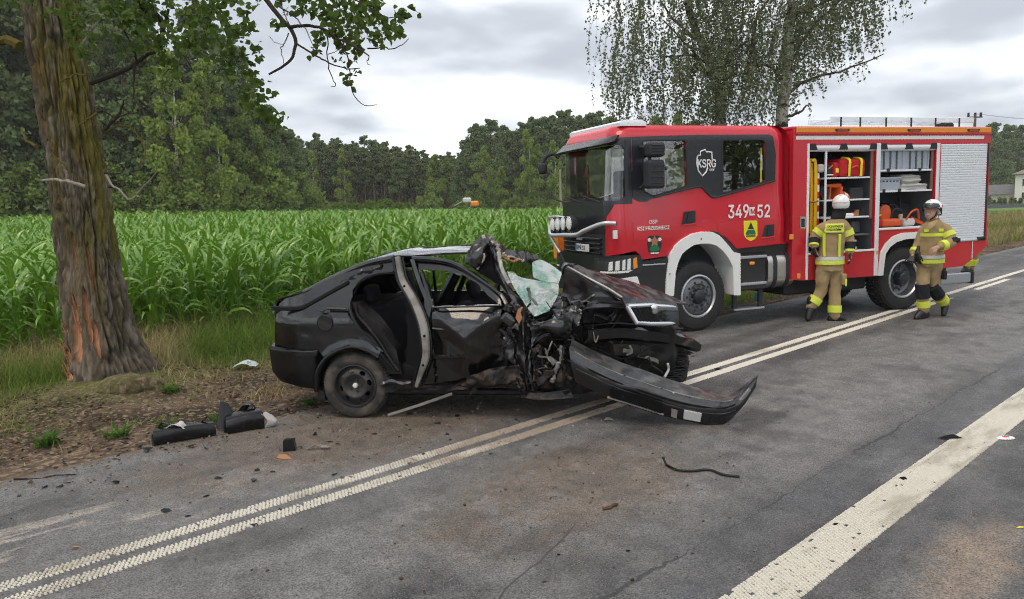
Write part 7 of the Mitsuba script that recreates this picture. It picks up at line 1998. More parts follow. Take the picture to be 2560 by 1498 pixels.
# third firefighter: crouching behind the tail of the engine, legs seen below it
p3 = thing('person', 'third firefighter behind the tail of the engine, only legs and shoulder band showing', 'person')
FL = [(10.785, 18.061), (10.996, 18.263)]
gx, gy = FL[0][0] + .02, FL[0][1] + .05
hp = np.array([gx + .05, gy + .25, .78]); k1 = np.array([gx - .03, gy - .02, .45]); k2 = np.array([gx + .14, gy + .02, .46]); a1 = np.array([gx, gy + .12, .11]); a2 = np.array([gx + .13, gy + .18, .11]); shd = np.array([gx - .15, gy + .22, 1.30]); nk3 = shd + np.array([-.06, -.02, .12]); hd3 = nk3 + np.array([-.08, -.03, .13])
hn3 = np.array([gx - .42, gy - .05, .95])
add('body', soft([bone(hp, shd, .12, .12), bone(shd, nk3, .06, .055), bone(nk3, hd3, .055, .06), bone(hp, k1, .08, .055), bone(hp, k2, .08, .055), bone(k1, a1, .05, .04), bone(k2, a2, .05, .04), bone(shd, hn3, .05, .03)] + head(hd3, (-.8, -.5, 0)) + hand(hn3, (-.7, 0, -.5), (0, 1, 0), .18, .5, 1), .03, 2), 'mat_skin', p3, smooth=True)
add('jacket', soft([hull(np.vstack([ball(hp, (.18, .17, .10)), ball(shd, (.20, .16, .10))])), bone(shd, hn3, .085, .06)], .03, 4, .03, 3), 'mat_turnout', p3, smooth=True)
add('trousers', soft([bone(hp, k1, .12, .09), bone(hp, k2, .12, .09), bone(k1, a1, .088, .082), bone(k2, a2, .088, .082)], .03, 4, .03, 6), 'mat_turnout', p3, smooth=True)
for k_, a_ in ((k1, a1), (k2, a2)):
    add('reflective_band', cuff(k_, a_, .09, .084, .35, .75, .016), 'mat_band_yellow', p3)
    add('boot', soft(boot(a_, a_ + np.array([-.15, -.10, -.07])), .03, 3), 'mat_boot', p3, smooth=True)
helmet(hd3 + np.array([0, 0, .05]), (-.8, -.5, 0), p3)

# ------------------------------------------------------------------ the big tree at the roadside
def bark_tree():
    C = [(-4.768, 8.750, -0.115), (-4.812, 8.750, 0.389), (-4.847, 8.750, 1.051), (-4.851, 8.750, 1.607), (-4.849, 8.750, 2.245), (-4.857, 8.750, 2.783), (-4.878, 8.750, 3.313), (-4.899, 8.750, 3.835), (-4.915, 8.750, 4.349), (-4.922, 8.750, 4.855), (-4.929, 8.750, 5.435), (-4.952, 8.750, 6.087)]
    half = np.array([.36, .31, .262, .232, .217, .207, .200, .194, .189, .184, .177, .167])
    C = np.array(C); C[0, 2] = -.05; C[:, 1] = 8.95; C[:, 0] -= np.linspace(.0, .135, len(C))
    n, m = 420, 300
    c = curve(C, n); r = np.interp(np.linspace(0, 1, n), np.linspace(0, 1, len(half)), half)
    g = np.linspace(0, 2 * PI, m + 1)[:-1]
    H = c[:, 2]
    G, Z = np.meshgrid(g, H)
    x, y = np.cos(G), np.sin(G)
    rr = r[:, None] * np.ones_like(G)
    # root flare and buttresses
    fl = np.clip((.95 - Z) / .95, 0, 1)
    rr += fl ** 2.4 * (.03 + .20 * np.clip(np.cos(G - .35), 0, 1) ** 3 + .16 * np.clip(np.cos(G - 2.5), 0, 1) ** 4 + .12 * np.clip(np.cos(G - 4.4), 0, 1) ** 4)
    rr += .012 * np.sin(3 * G + Z * .8) + .008 * np.sin(5 * G + 1 + Z * .5)
    p = np.stack([x * 1.0, y * 1.0, Z * .55], -1)
    warp = (meshkit.fbm(np.stack([x * 2, y * 2, Z * 1.3], -1), 3, 2) - .5) * .9
    ridge = sstep(.0, .26, np.abs(meshkit.noise(np.stack([np.cos(G + warp * .25) * 4.6, np.sin(G + warp * .25) * 4.6, Z * 1.7], -1), 3) - .5) * 2)
    ridge2 = sstep(0, .42, np.abs(meshkit.noise(np.stack([np.cos(G + warp * .2) * 8.5, np.sin(G + warp * .2) * 8.5, Z * 3.4], -1), 8) - .5) * 2)
    fine = meshkit.fbm(np.stack([x * 22, y * 22, Z * 9], -1), 3, 5)
    rel = .050 * ridge + .024 * ridge2 + .026 * fine
    # wounds where the bark was torn off: sunk, fibrous, orange
    wound = np.zeros_like(G)
    for a0, z0, da, dz, s_ in ((4.50, .74, .15, .36, 1), (4.92, .90, .09, .34, 1), (3.78, .45, .22, .46, 1), (3.62, 1.05, .09, .26, .9), (4.2, .30, .09, .24, .9), (5.1, .62, .08, .22, .8), (4.72, 1.62, .08, .20, .9), (5.25, 1.45, .06, .28, .9), (3.75, 1.52, .08, .14, .8), (4.02, .26, .10, .30, 1), (4.05, 3.0, .06, .24, .6), (3.85, 3.45, .07, .40, .6), (4.35, 2.35, .05, .18, .6)):
        d = ((np.angle(np.exp(1j * (G - a0))) + .05 * (meshkit.noise(np.stack([Z * 9, G * 0 + a0, G * 0], -1), 4) - .5)) / da) ** 2 + ((Z - z0) / dz) ** 2
        wound = np.maximum(wound, s_ * sstep(1.15, .75, d + .7 * (meshkit.noise(np.stack([x * 20, y * 20, Z * 5], -1), 9) - .5)))
    scar = sstep(1.5, .4, ((np.angle(np.exp(1j * (G - 4.7))) / .75) ** 2 + ((Z - 1.0) / .75) ** 2))
    rel = rel * (1 - .8 * wound) * (1 - .35 * scar) - .030 * wound + .012 * wound * meshkit.noise(np.stack([x * 45, y * 45, Z * 2.5], -1), 6)
    rr = rr + rel
    V = np.stack([c[:, None, 0] + rr * x, c[:, None, 1] + rr * y, Z + .02 * fine], -1)
    # bark colour: grey brown plates, moss on the weather side, lichen, bare wood
    big = meshkit.fbm(np.stack([x * 2.2, y * 2.2, Z * 1.6], -1), 4, 12)
    col = np.array([.088, .072, .052]) * (1 - big)[..., None] + np.array([.20, .168, .125]) * big[..., None]
    ridge3 = sstep(0, .5, np.abs(meshkit.noise(np.stack([np.cos(G + warp * .15) * 17, np.sin(G + warp * .15) * 17, Z * 7.5], -1), 18) - .5) * 2)
    grain = meshkit.fbm(np.stack([x * 26, y * 26, Z * 26], -1), 3, 55)
    rel = rel + .012 * ridge3
    rr = rr + .012 * ridge3
    V = np.stack([c[:, None, 0] + rr * x, c[:, None, 1] + rr * y, Z + .02 * fine], -1)
    col = col * (.62 + .30 * ridge3 + .5 * (grain - .5))[..., None]
    col = col * (.52 + .24 * ridge + .24 * ridge2)[..., None] * (.45 + 1.1 * fine)[..., None]
    moss = sstep(.36, .54, meshkit.fbm(np.stack([x * 3.5, y * 3.5, Z * .9], -1), 4, 21)) * np.clip(.25 + .75 * np.cos(G - 5.7), 0, 1) * sstep(.7, 2.2, Z + .4)
    col = col * (1 - .78 * moss[..., None]) + np.array([.145, .130, .022]) * .78 * moss[..., None]
    lich = sstep(.60, .70, meshkit.fbm(np.stack([x * 7, y * 7, Z * 2.2], -1), 3, 31)) * sstep(1.8, 3.0, Z) * np.clip(.4 + .6 * np.cos(G - 4.2), 0, 1)
    col = col * (1 - .5 * lich[..., None]) + np.array([.22, .125, .025]) * .5 * lich[..., None]
    grey = sstep(.60, .72, meshkit.fbm(np.stack([x * 5, y * 5, Z * 3], -1), 3, 41)) * .7
    col = col * (1 - grey[..., None]) + np.array([.23, .205, .17]) * grey[..., None]
    col = col * (1 - .45 * scar[..., None]) + np.array([.20, .15, .105]) * .45 * scar[..., None]
    fib = meshkit.noise(np.stack([x * 40, y * 40, Z * 3], -1), 6)
    wc = np.array([.58, .30, .17]) * (.62 + .55 * fib)[..., None]
    k = sstep(.35, .7, wound)[..., None]
    col = col * (1 - k) + wc * k
    i, j = np.meshgrid(np.arange(n - 1), np.arange(m), indexing='ij')
    q = np.stack([i * m + j, i * m + (j + 1) % m, (i + 1) * m + (j + 1) % m, (i + 1) * m + j], -1).reshape(-1, 4)
    return V.reshape(-1, 3), q, np.clip(col, .01, .9).reshape(-1, 3), c, r


mat('mat_bark', {'type': 'mesh_attribute', 'name': 'vertex_color'}, .9, spec=.15)
mat('mat_twig', (.040, .032, .024), .85, spec=.2)
mat('mat_twig_pale', (.30, .27, .22), .8, spec=.2)
mat('mat_moss_twig', (.105, .085, .022), .9, spec=.1)
bigt = thing('poplar_tree', 'big roadside tree with torn orange bark wounds on its thick mossy trunk', 'tree')
bv_, bf_, bc_, bcen, brad = bark_tree()
add('trunk', (bv_, bf_), 'mat_bark', bigt, smooth=True, color=bc_)
wr_ = np.random.default_rng(64)
# splinters standing off the wounds, litter of bark at the foot
spl = []
for i in range(40):
    a, z = wr_.choice([4.55, 3.75, 3.95, 4.2, 3.65]) + wr_.normal(0, .08), wr_.uniform(.1, 1.1)
    ci = np.argmin(abs(bcen[:, 2] - z)); R = brad[ci] + .10 * max(0, .9 - z)
    b_ = bcen[ci] + np.array([R * math.cos(a), R * math.sin(a), 0]); o = np.array([math.cos(a), math.sin(a), 0])
    spl.append(ribbon(np.array([b_, b_ + o * .025 + np.array([0, 0, wr_.uniform(.05, .14)]), b_ + o * wr_.uniform(.03, .07) + np.array([0, 0, wr_.uniform(.10, .26)])]), [.012, .009, .003], .004, (-math.sin(a), math.cos(a), 0)))
add('bark_splinters', cat(spl), 'mat_foam', bigt, smooth=False, kind='stuff')


def wob(pts, n, amp, seed):
    r_ = np.random.default_rng(seed); c = curve(pts, n); return c + np.cumsum(r_.normal(0, amp, c.shape), 0) * np.sin(np.linspace(0, PI, n))[:, None]


# branches: (points, thick, thin, material)
BR = [
    ([(-4.579, 8.800, 3.469), (-4.286, 8.700, 3.534), (-4.032, 8.600, 3.597), (-3.812, 8.500, 3.691), (-3.632, 8.400, 3.760), (-3.524, 8.300, 3.844), (-3.405, 8.200, 4.074)], .030, .014, 'mat_twig'), ([(-3.565, 8.400, 3.881), (-3.490, 8.200, 3.987), (-3.490, 8.000, 3.999), (-3.539, 7.800, 4.067)], .028, .02, 'mat_twig'),
    ([(-3.888, 8.400, 3.582), (-3.890, 8.333, 3.385), (-3.881, 8.267, 3.220), (-3.854, 8.200, 3.087)], .012, .004, 'mat_twig'), ([(-3.869, 8.400, 3.612), (-3.871, 8.333, 3.754), (-3.901, 8.267, 3.924), (-3.977, 8.200, 4.092)], .012, .006, 'mat_twig'),
    ([(-3.621, 8.300, 4.074), (-3.507, 8.225, 3.918), (-3.365, 8.150, 3.747), (-3.226, 8.075, 3.564), (-3.117, 8.000, 3.399)], .014, .004, 'mat_twig'), ([(-4.597, 8.700, 3.825), (-4.477, 8.633, 3.912), (-4.335, 8.567, 4.004), (-4.207, 8.500, 4.125)], .018, .006, 'mat_twig_pale'),
    ([(-4.369, 8.550, 2.904), (-4.184, 8.467, 3.018), (-4.065, 8.383, 3.147), (-3.995, 8.300, 3.197)], .020, .006, 'mat_twig'), ([(-4.235, 8.500, 3.007), (-4.050, 8.400, 3.062), (-3.872, 8.300, 3.069), (-3.778, 8.200, 3.054)], .010, .003, 'mat_twig'), ([(-4.371, 8.550, 2.887), (-4.165, 8.480, 2.955), (-4.022, 8.410, 2.896), (-3.907, 8.340, 2.728), (-3.846, 8.270, 2.595), (-3.854, 8.200, 2.497)], .012, .005, 'mat_moss_twig'),
    ([(-4.388, 8.500, 3.116), (-4.291, 8.500, 3.105), (-4.231, 8.500, 3.047)], .012, .006, 'mat_twig'), ([(-4.356, 8.500, 2.446), (-4.280, 8.460, 2.336), (-4.166, 8.420, 2.291), (-4.049, 8.380, 2.189), (-3.881, 8.340, 2.312), (-3.703, 8.300, 2.465)], .013, .004, 'mat_twig_pale'), ([(-4.395, 8.600, 2.318), (-4.222, 8.500, 2.294), (-4.098, 8.400, 2.207)], .016, .006, 'mat_twig'),
    ([(-4.370, 8.500, 2.462), (-4.216, 8.425, 2.471), (-4.097, 8.350, 2.472)], .010, .004, 'mat_twig'), ([(-5.023, 8.450, 2.404), (-4.841, 8.417, 2.391), (-4.662, 8.383, 2.363), (-4.518, 8.350, 2.317)], .014, .020, 'mat_twig_pale'), ([(-4.364, 8.450, 3.094), (-4.460, 8.375, 3.017), (-4.510, 8.300, 2.917)], .014, .006, 'mat_moss_twig'),
    ([(-4.690, 8.400, 3.421), (-4.555, 8.400, 3.486), (-4.427, 8.400, 3.475)], .006, .010, 'mat_moss_twig'), ([(-5.601, 8.700, 3.942), (-5.374, 8.650, 3.909), (-5.202, 8.600, 3.841)], .045, .055, 'mat_moss_twig'), ([(-4.880, 8.400, 2.700), (-4.747, 8.400, 2.567), (-4.680, 8.400, 2.436)], .006, .012, 'mat_moss_twig'), ([(-5.333, 8.700, 2.932), (-5.154, 8.550, 2.816), (-5.018, 8.400, 2.768)], .012, .018, 'mat_moss_twig'),
    # the big limb that comes in from above
    ([(-2.403, 8.000, 4.168), (-2.274, 7.933, 4.003), (-2.089, 7.867, 3.794), (-2.020, 7.800, 3.663), (-2.026, 7.733, 3.521), (-2.105, 7.667, 3.384), (-2.252, 7.600, 3.292)], .026, .010, 'mat_twig'), ([(-2.046, 7.700, 3.742), (-1.889, 7.600, 3.736), (-1.696, 7.500, 3.674), (-1.537, 7.400, 3.579), (-1.355, 7.300, 3.472), (-1.218, 7.200, 3.355)], .018, .006, 'mat_twig'),
    ([(-1.978, 7.650, 3.574), (-1.825, 7.562, 3.469), (-1.665, 7.475, 3.385), (-1.494, 7.388, 3.309), (-1.325, 7.300, 3.269)], .010, .004, 'mat_twig'), ([(-1.713, 7.700, 3.703), (-1.573, 7.633, 3.600), (-1.495, 7.567, 3.459), (-1.456, 7.500, 3.279), (-1.416, 7.433, 3.114), (-1.298, 7.367, 2.963), (-1.189, 7.300, 2.937)], .008, .003, 'mat_twig'), ([(-1.676, 7.600, 3.681), (-1.661, 7.560, 3.533), (-1.683, 7.520, 3.387), (-1.647, 7.480, 3.240), (-1.607, 7.440, 3.163), (-1.621, 7.400, 3.130)], .007, .003, 'mat_twig'),
    ([(-1.296, 7.600, 3.501), (-1.146, 7.467, 3.477), (-1.012, 7.333, 3.474), (-0.854, 7.200, 3.496)], .007, .003, 'mat_twig'), ([(-2.191, 7.800, 3.982), (-2.031, 7.667, 3.832), (-1.875, 7.533, 3.673), (-1.767, 7.400, 3.505)], .008, .003, 'mat_twig'), ([(-1.675, 7.600, 3.457), (-1.544, 7.400, 3.457), (-1.418, 7.200, 3.454)], .004, .002, 'mat_twig'), ([(-1.611, 7.500, 3.890), (-1.460, 7.350, 3.755), (-1.356, 7.200, 3.585)], .006, .003, 'mat_twig'),
    ([(-1.286, 7.600, 3.430), (-1.226, 7.300, 3.293)], .004, .002, 'mat_twig'), ([(-2.118, 7.900, 3.730), (-2.158, 7.800, 3.596), (-2.150, 7.700, 3.505), (-2.101, 7.600, 3.372)], .006, .003, 'mat_twig'), ([(-2.315, 7.900, 3.707), (-2.171, 7.900, 3.623)], .003, .002, 'mat_twig'), ([(-2.184, 7.800, 4.081), (-2.095, 7.700, 3.884), (-2.019, 7.600, 3.733)], .006, .004, 'mat_twig'), ([(-1.450, 7.500, 3.967), (-1.249, 7.367, 3.832), (-1.053, 7.233, 3.715), (-0.847, 7.100, 3.664)], .008, .003, 'mat_twig'),
]
for i, (pts, a, b, m_) in enumerate(BR):
    c_ = wob(pts, 26, .006, 500 + i)
    add('branch', tube(c_, np.linspace(a, b, 26), 7), m_, bigt, smooth=40)

# leaf sprays: (photo columns and rows of a cluster, spread, number)
def leaf_shape():
    s = np.array([0, .12, .32, .6, .85, 1.0]); w = np.array([.02, .34, .47, .36, .14, .0])
    c = np.stack([s, s * 0, -.22 * s ** 2], 1)
    L = c + np.stack([s * 0, -w, .16 * w], 1); R = c + np.stack([s * 0, w, .16 * w], 1)
    v = np.vstack([L, c, R]); k = len(s); j = np.arange(k - 1)
    return v, np.vstack([np.stack([j, j + 1, k + j + 1, k + j], 1), np.stack([k + j, k + j + 1, 2 * k + j + 1, 2 * k + j], 1)])


def sprays(name, clusters, size, seed, depth=(7.2, 8.6)):
    r_ = np.random.default_rng(seed)
    P, tw = [], []
    for (u, v_, s_, n) in clusters:
        D = r_.uniform(*depth)
        c = np.array([(u - 1280) / 1930 * D, D, 2.0 + D * ((548.6 - .033 * u) - v_) / 1930])
        R = s_ / 1930 * D
        # short twigs carry the leaves
        for _ in range(max(2, n // 7)):
            a = c + r_.normal(0, .55, 3) * R; d = r_.normal(size=3) * np.array([1, 1, .6]) + np.array([0, 0, -.5]); d /= np.linalg.norm(d)
            b = a + d * R * r_.uniform(.4, 1.0)
            tw.append(tube([a, (a + b) / 2 + r_.normal(0, .03, 3) * R, b], [.0035, .0028, .0015], 4, False))
            k = r_.integers(5, 10)
            P.append(a + (b - a) * np.linspace(.1, 1.05, k)[:, None] + r_.normal(0, .02, (k, 3)))
    P = np.vstack(P); n = len(P)
    M = rand_mats(P, size * r_.uniform(.6, 1.25, n), r_)
    # leaves hang: tip below the stalk
    tip = M[:, 2, 0]; M[tip > .02, :3, :3] *= np.array([-1, -1, 1])[None, None]
    add(name, scatter(leaf_shape(), M), 'mat_poplar_leaf', bigt, smooth=True, kind='stuff', label='clusters of toothed green leaves' if name == 'leaves' else None)
    add('twigs', cat(tw), 'mat_twig', bigt, smooth=40, kind='stuff')


cr_ = np.random.default_rng(71)
CL = []
for (u0, u1, v0, v1, n, s_, k) in ((195, 420, -40, 60, 26, 42, 20), (380, 640, -40, 120, 44, 44, 22), (560, 720, -30, 130, 22, 40, 20), (600, 690, 100, 250, 13, 30, 16), (640, 740, 200, 330, 10, 28, 14), (730, 860, -20, 60, 16, 34, 18), (840, 960, 0, 110, 22, 34, 18), (880, 1010, -10, 60, 14, 32, 16), (960, 1050, 30, 100, 10, 26, 14), (860, 930, 60, 120, 8, 24, 14), (-60, 60, -40, 90, 14, 40, 18), (230, 420, 60, 160, 12, 36, 14), (420, 560, 110, 190, 12, 34, 14), (-60, 20, 90, 220, 6, 36, 14)):
    for _ in range(int(n * .95)):
        CL.append((cr_.uniform(u0, u1), cr_.uniform(v0, v1), s_ * cr_.uniform(.7, 1.2), k))
CL += [(905, 152, 16, 14), (920, 190, 16, 18), (902, 218, 14, 14), (940, 130, 14, 12), (1000, 78, 16, 14), (1020, 92, 14, 12), (690, 130, 22, 18), (672, 165, 18, 14), (975, 95, 16, 12)]
sprays('leaves', CL, .062, 72)
# moss cushion and root tuft at the foot
for i, (pts, nm, lab) in enumerate((([(-4.297, 8.350, 0.153), (-4.297, 8.350, 0.153)], 'root_mound', 'mossy mound of roots and grass at the foot of the trunk'),)):
    cpt = np.array(pts[0]); r_ = np.random.default_rng(7)
    ms = trimesh.creation.icosphere(4); mv = np.array(ms.vertices) * np.array([.42, .26, .20]); mv *= (1 + .5 * (meshkit.fbm(mv * 7, 4, 3)[:, None] - .5))
    add(nm, (mv + np.array([cpt[0], 8.35, .06]), np.array(ms.faces)), 'mat_soil', bigt, smooth=True, label=lab)

# ------------------------------------------------------------------ the birches behind the engine
def weeping_birch(key_label, base, pts, r0, limbs, strands, seed, spread, zlo, zhi, cx):
    r_ = np.random.default_rng(seed)
    k = thing('birch_tree', key_label, 'birch tree')
    c = curve(pts, 40)
    add('trunk', tube(c, np.linspace(r0, r0 * .45, 40), 12), 'mat_birch_bark', k, smooth=40)
    for j, (lp, a, b) in enumerate(limbs):
        add('limb', tube(wob(lp, 22, .02, seed + j), np.linspace(a, b, 22), 7), 'mat_dark_trunk', k, smooth=40)
    P, tw = [], []
    for _ in range(strands):
        x = cx + spread * r_.uniform(-1, 1) * r_.uniform(.5, 1) ** .5
        y = c[0, 1] + r_.normal(0, 1.3)
        e = abs(x - cx) / spread
        zt = r_.uniform(zlo + .5 + max(0, x - 6.6) * .55, zhi)
        L = r_.uniform(1.1, 3.0)
        sway = r_.normal(-.12, .10)
        m = 12
        s = np.linspace(0, 1, m)
        line = np.stack([x + sway * s * L + .10 * np.sin(s * 5 + x), y + .08 * np.sin(s * 4 + y), zt - L * s], 1)
        line[:, 2] += max(0, zlo - .5 + 1.2 * e * e + max(0, x - 6.6) * .62 - line[-1, 2])
        tw.append(tube(line, np.linspace(.0035, .0015, m), 3, False))
        q = int(r_.integers(22, 44) * L / 1.5)
        t = r_.random(q)
        P.append(np.stack([np.interp(t, s, line[:, i]) for i in range(3)], 1) + r_.normal(0, .032, (q, 3)))
    P = np.vstack(P)
    base_ = (np.array([[-.5, 0, 0], [0, -.36, .05], [.55, 0, -.05], [0, .36, .05]]), np.array([[0, 1, 2], [0, 2, 3]]))
    add('twigs', cat(tw), 'mat_twig', k, smooth=False, kind='stuff')
    add('leaves', scatter(base_, rand_mats(P, .072 * r_.uniform(.6, 1.35, len(P)), r_)), 'mat_birch_leaf', k, smooth=False, kind='stuff')


weeping_birch('weeping birch behind the cab roof, the left one with its white stem leaning left', None, [(5.750, 21.000, 0.363), (5.728, 21.000, 3.967), (5.602, 21.000, 4.883), (5.388, 21.000, 5.550), (5.140, 21.000, 6.144), (4.859, 21.000, 6.905), (4.722, 21.000, 7.789)], .15,
              [([(5.638, 21.000, 4.882), (5.168, 20.833, 5.356), (4.708, 20.667, 5.920), (4.119, 20.500, 6.509)], .05, .012), ([(5.566, 21.000, 5.163), (6.149, 21.167, 5.799), (6.557, 21.333, 6.272), (6.894, 21.500, 6.961)], .05, .015), ([(5.710, 21.000, 4.073), (5.145, 20.750, 4.377), (4.593, 20.500, 4.501)], .04, .01), ([(5.211, 21.000, 6.004), (4.503, 21.000, 6.610), (4.014, 21.000, 7.272)], .05, .015), ([(5.423, 21.000, 5.445), (4.823, 20.867, 5.716), (4.230, 20.733, 5.779), (3.852, 20.600, 5.630)], .04, .01)], 430, 900, 2.1, 3.7, 9.8, 4.6)
weeping_birch('weeping birch behind the cab roof, the right one with the straighter pale stem', None, [(7.019, 20.000, 0.390), (6.999, 20.000, 3.824), (7.108, 20.000, 4.755), (7.151, 20.000, 5.481), (7.160, 20.000, 6.136), (7.220, 20.000, 6.784), (7.245, 20.000, 7.427)], .17,
              [([(7.010, 20.000, 4.426), (7.480, 19.900, 4.728), (8.113, 19.800, 4.956), (8.739, 19.700, 5.115), (9.355, 19.600, 5.336)], .05, .012), ([(6.981, 20.000, 3.891), (7.283, 19.800, 4.026), (7.476, 19.600, 4.161)], .045, .02), ([(7.135, 20.000, 5.416), (7.707, 20.100, 6.075), (8.249, 20.200, 6.539), (8.760, 20.300, 7.007)], .06, .02), ([(7.074, 20.000, 4.756), (6.705, 20.133, 5.255), (6.404, 20.267, 5.554), (6.167, 20.400, 5.855)], .05, .012), ([(6.321, 20.000, 5.178), (6.317, 20.000, 5.836), (6.381, 20.000, 6.421), (6.714, 20.000, 6.929)], .06, .03), ([(7.191, 20.000, 6.395), (7.995, 20.000, 6.694), (8.831, 20.000, 6.991)], .05, .02)], 760, 901, 2.8, 4.0, 9.8, 7.0)

# stray hanging twigs at the upper left of the birches
r_ = np.random.default_rng(5)

# ------------------------------------------------------------------ what lies on the road and the verge
def at_ground(u, v):
    pass


bt1 = thing('broken_trim', 'long low black plastic trim lying nearest the big tree with white scraps on it', 'car part')
g0 = [(-3.147, 6.507), (-2.707, 6.757)]
gA, gB = np.array([*g0[0], 0.]), np.array([*g0[1], 0.])
d_ = gB - gA; Ln = np.linalg.norm(d_); d_ /= Ln; nrm_ = np.array([-d_[1], d_[0], 0])
def on(a, b, c):
    return gA + d_ * a * Ln + nrm_ * b + np.array([0, 0, c])
add('trim_body', sheet([[on(0, 0, .01), on(.5, .0, .012), on(1, .0, .01)], [on(-.01, -.01, .05), on(.5, -.012, .06), on(1.01, -.008, .05)], [on(0, .01, .115), on(.5, .0, .125), on(1, .01, .115)], [on(.02, .09, .125), on(.5, .10, .13), on(.98, .09, .12)]], 30, 12, .014, .006, 7, 2), 'mat_car_plastic', bt1, smooth=35)
add('trim_end', cbox(on(-.01, .0, .0) - np.array([.015, .015, 0]), on(-.01, .05, .11) + np.array([.015, .015, 0]), .01), 'mat_grey_seal', bt1)
add('clip', xf(sheet([[(0, 0, 0), (.05, .01, .07), (.12, 0, .06)], [(0, .05, 0), (.05, .06, .09), (.14, .05, .02)]], 10, 5, .01, .02, 14, 3), tr(*on(.06, .12, .10))), 'mat_car_plastic', bt1)
add('white_scrap', xf(sheet([[(0, 0, 0), (.05, .01, .04), (.12, 0, .03), (.16, 0, .0)], [(0, .07, .0), (.05, .07, .03), (.12, .07, .05), (.17, .06, .0)]], 12, 7, .006, .03, 16, 5), tr(*on(.22, .05, .125))), 'mat_tarp', bt1, label='crumpled white scrap')
add('clip', xf(sheet([[(0, 0, 0), (.05, .01, .04), (.12, 0, .08)], [(0, .05, 0), (.05, .06, .03), (.10, .05, .09)]], 10, 5, .01, .02, 14, 6), tr(*on(.70, .10, .10))), 'mat_car_plastic', bt1)
bt2 = thing('broken_trim', 'two joined black plastic pieces of car trim with a torn white end, beside the rear wheel', 'car part')
g1_ = [(-2.614, 6.807), (-2.331, 6.961)]
gA, gB = np.array([*g1_[0], 0.]), np.array([*g1_[1], 0.])
d_ = gB - gA; Ln = np.linalg.norm(d_); d_ /= Ln; nrm_ = np.array([-d_[1], d_[0], 0])
add('trim_body', sheet([[on(0, 0, .0), on(.5, .0, .005), on(1, .0, .0)], [on(-.04, -.01, .07), on(.5, -.012, .09), on(1.0, -.008, .10)], [on(-.02, .03, .125), on(.5, .02, .15), on(.98, .03, .15)], [on(.05, .12, .14), on(.5, .12, .165), on(.95, .12, .16)]], 24, 12, .014, .008, 7, 4), 'mat_car_plastic', bt2, smooth=35)
add('panel', hull([on(-.26, .10, .05), on(-.02, .05, .0), on(.30, .16, .12), on(-.05, .20, .27), on(-.24, .14, .07), on(-.02, .09, .0), on(.30, .20, .12), on(-.03, .24, .27), on(.15, .19, .24)]), 'mat_car_plastic', bt2)
add('bracket', xf(sheet([[(0, 0, 0), (.06, .02, .10), (.16, .02, .09)], [(0, .08, 0), (.06, .10, .13), (.18, .08, .04)], [(.02, .14, .0), (.08, .14, .08), (.2, .14, .0)]], 12, 8, .012, .03, 10, 7), tr(*on(.35, .16, .10))), 'mat_car_plastic', bt2)
add('white_end', xf(sheet([[(0, 0, 0), (.03, 0, .06), (-.03, 0, .12)], [(.05, .05, 0), (.08, .05, .05), (.0, .05, .13)], [(.03, .1, 0), (.05, .1, .06), (-.02, .1, .12)]], 12, 8, .006, .025, 16, 9), tr(*on(1.0, .0, .01))), 'mat_tarp', bt2, label='torn pale padding at the end')
gb = [(-1.907, 6.291)][0]
solo('plastic_block', hull([(-.055, -.04, 0), (.045, -.05, 0), (.055, .03, 0), (-.045, .04, 0), (-.05, -.03, .095), (.03, -.04, .10), (.045, .03, .09), (-.035, .035, .09)]), 'mat_car_plastic', 'small black plastic block lying alone on the asphalt left of the rear wheel', 'car part', M=tr(gb[0], gb[1], 0) @ rot('z', 15))
gw = [(-1.892, 6.076)][0]
solo('bark_shard', hull([(-.075, 0, 0), (-.02, .03, .0), (.08, -.012, .0), (.0, -.03, 0), (-.05, .01, .025), (.02, .0, .03)]), 'mat_foam', 'orange shard of torn wood just in front of the black plastic block', 'wood shard', M=tr(gw[0], gw[1], .002) @ rot('z', -14))
gs = [(-1.658, 6.255)][0]
solo('metal_scrap', sheet([[(-.10, 0, .004), (-.03, .02, .04), (.03, 0, .012), (.10, .0, .02)], [(-.10, .03, .004), (-.04, .05, .03), (.03, .04, .03), (.09, .04, .004)]], 14, 5, .006, .02, 18, 2), 'mat_grey_seal', 'small twisted grey metal scrap right of the plastic block', 'scrap', M=tr(gs[0], gs[1], .006))
gr_ = [(-1.228, 7.231)][0]
rod_top = CARM @ np.append(L3([(0.973, 0.000, 0.243)])[0], 1)
solo('metal_strip', ribbon(np.array([[gr_[0], gr_[1], .012], (np.array([gr_[0], gr_[1], .012]) + rod_top[:3]) / 2 + np.array([0, 0, -.004]), rod_top[:3]]), .014, .006, (0, 0, 1)), 'mat_grey_seal', 'thin pale metal strip leaning from the road to the car sill', 'metal strip')
tw1 = np.array([(x, y, .008) for x, y in [(-3.888, 5.757), (-3.761, 5.781), (-3.622, 5.812), (-3.444, 5.823)]])
solo('twig', tube(wob(tw1, 16, .004, 3), np.linspace(.008, .004, 16), 6), 'mat_twig', 'thin dark twig on the asphalt at the far left', 'twig')
tw2 = np.array([(x, y, .012) for x, y in [(1.116, 5.585), (1.169, 5.474), (1.265, 5.439), (1.402, 5.451), (1.476, 5.343), (1.578, 5.292)]])
cb = solo('cable', tube(np.vstack([tw2[0] + np.array([-.02, .03, .05]), curve(tw2, 24)]), .009, 7), 'mat_car_plastic', 'black bent cable on the earthy patch in the middle of the lane', 'cable')
tw3 = np.array([(x, y, .012) for x, y in [(0.540, 4.800), (0.591, 4.823), (0.645, 4.873)]])
solo('bark_chip', tube(curve(tw3, 8) + np.random.default_rng(3).normal(0, .004, (8, 3)), [.006, .012, .010, .014, .010, .008, .014, .006], 6), 'mat_clod', 'dark crooked bark chip below the bent cable', 'bark')
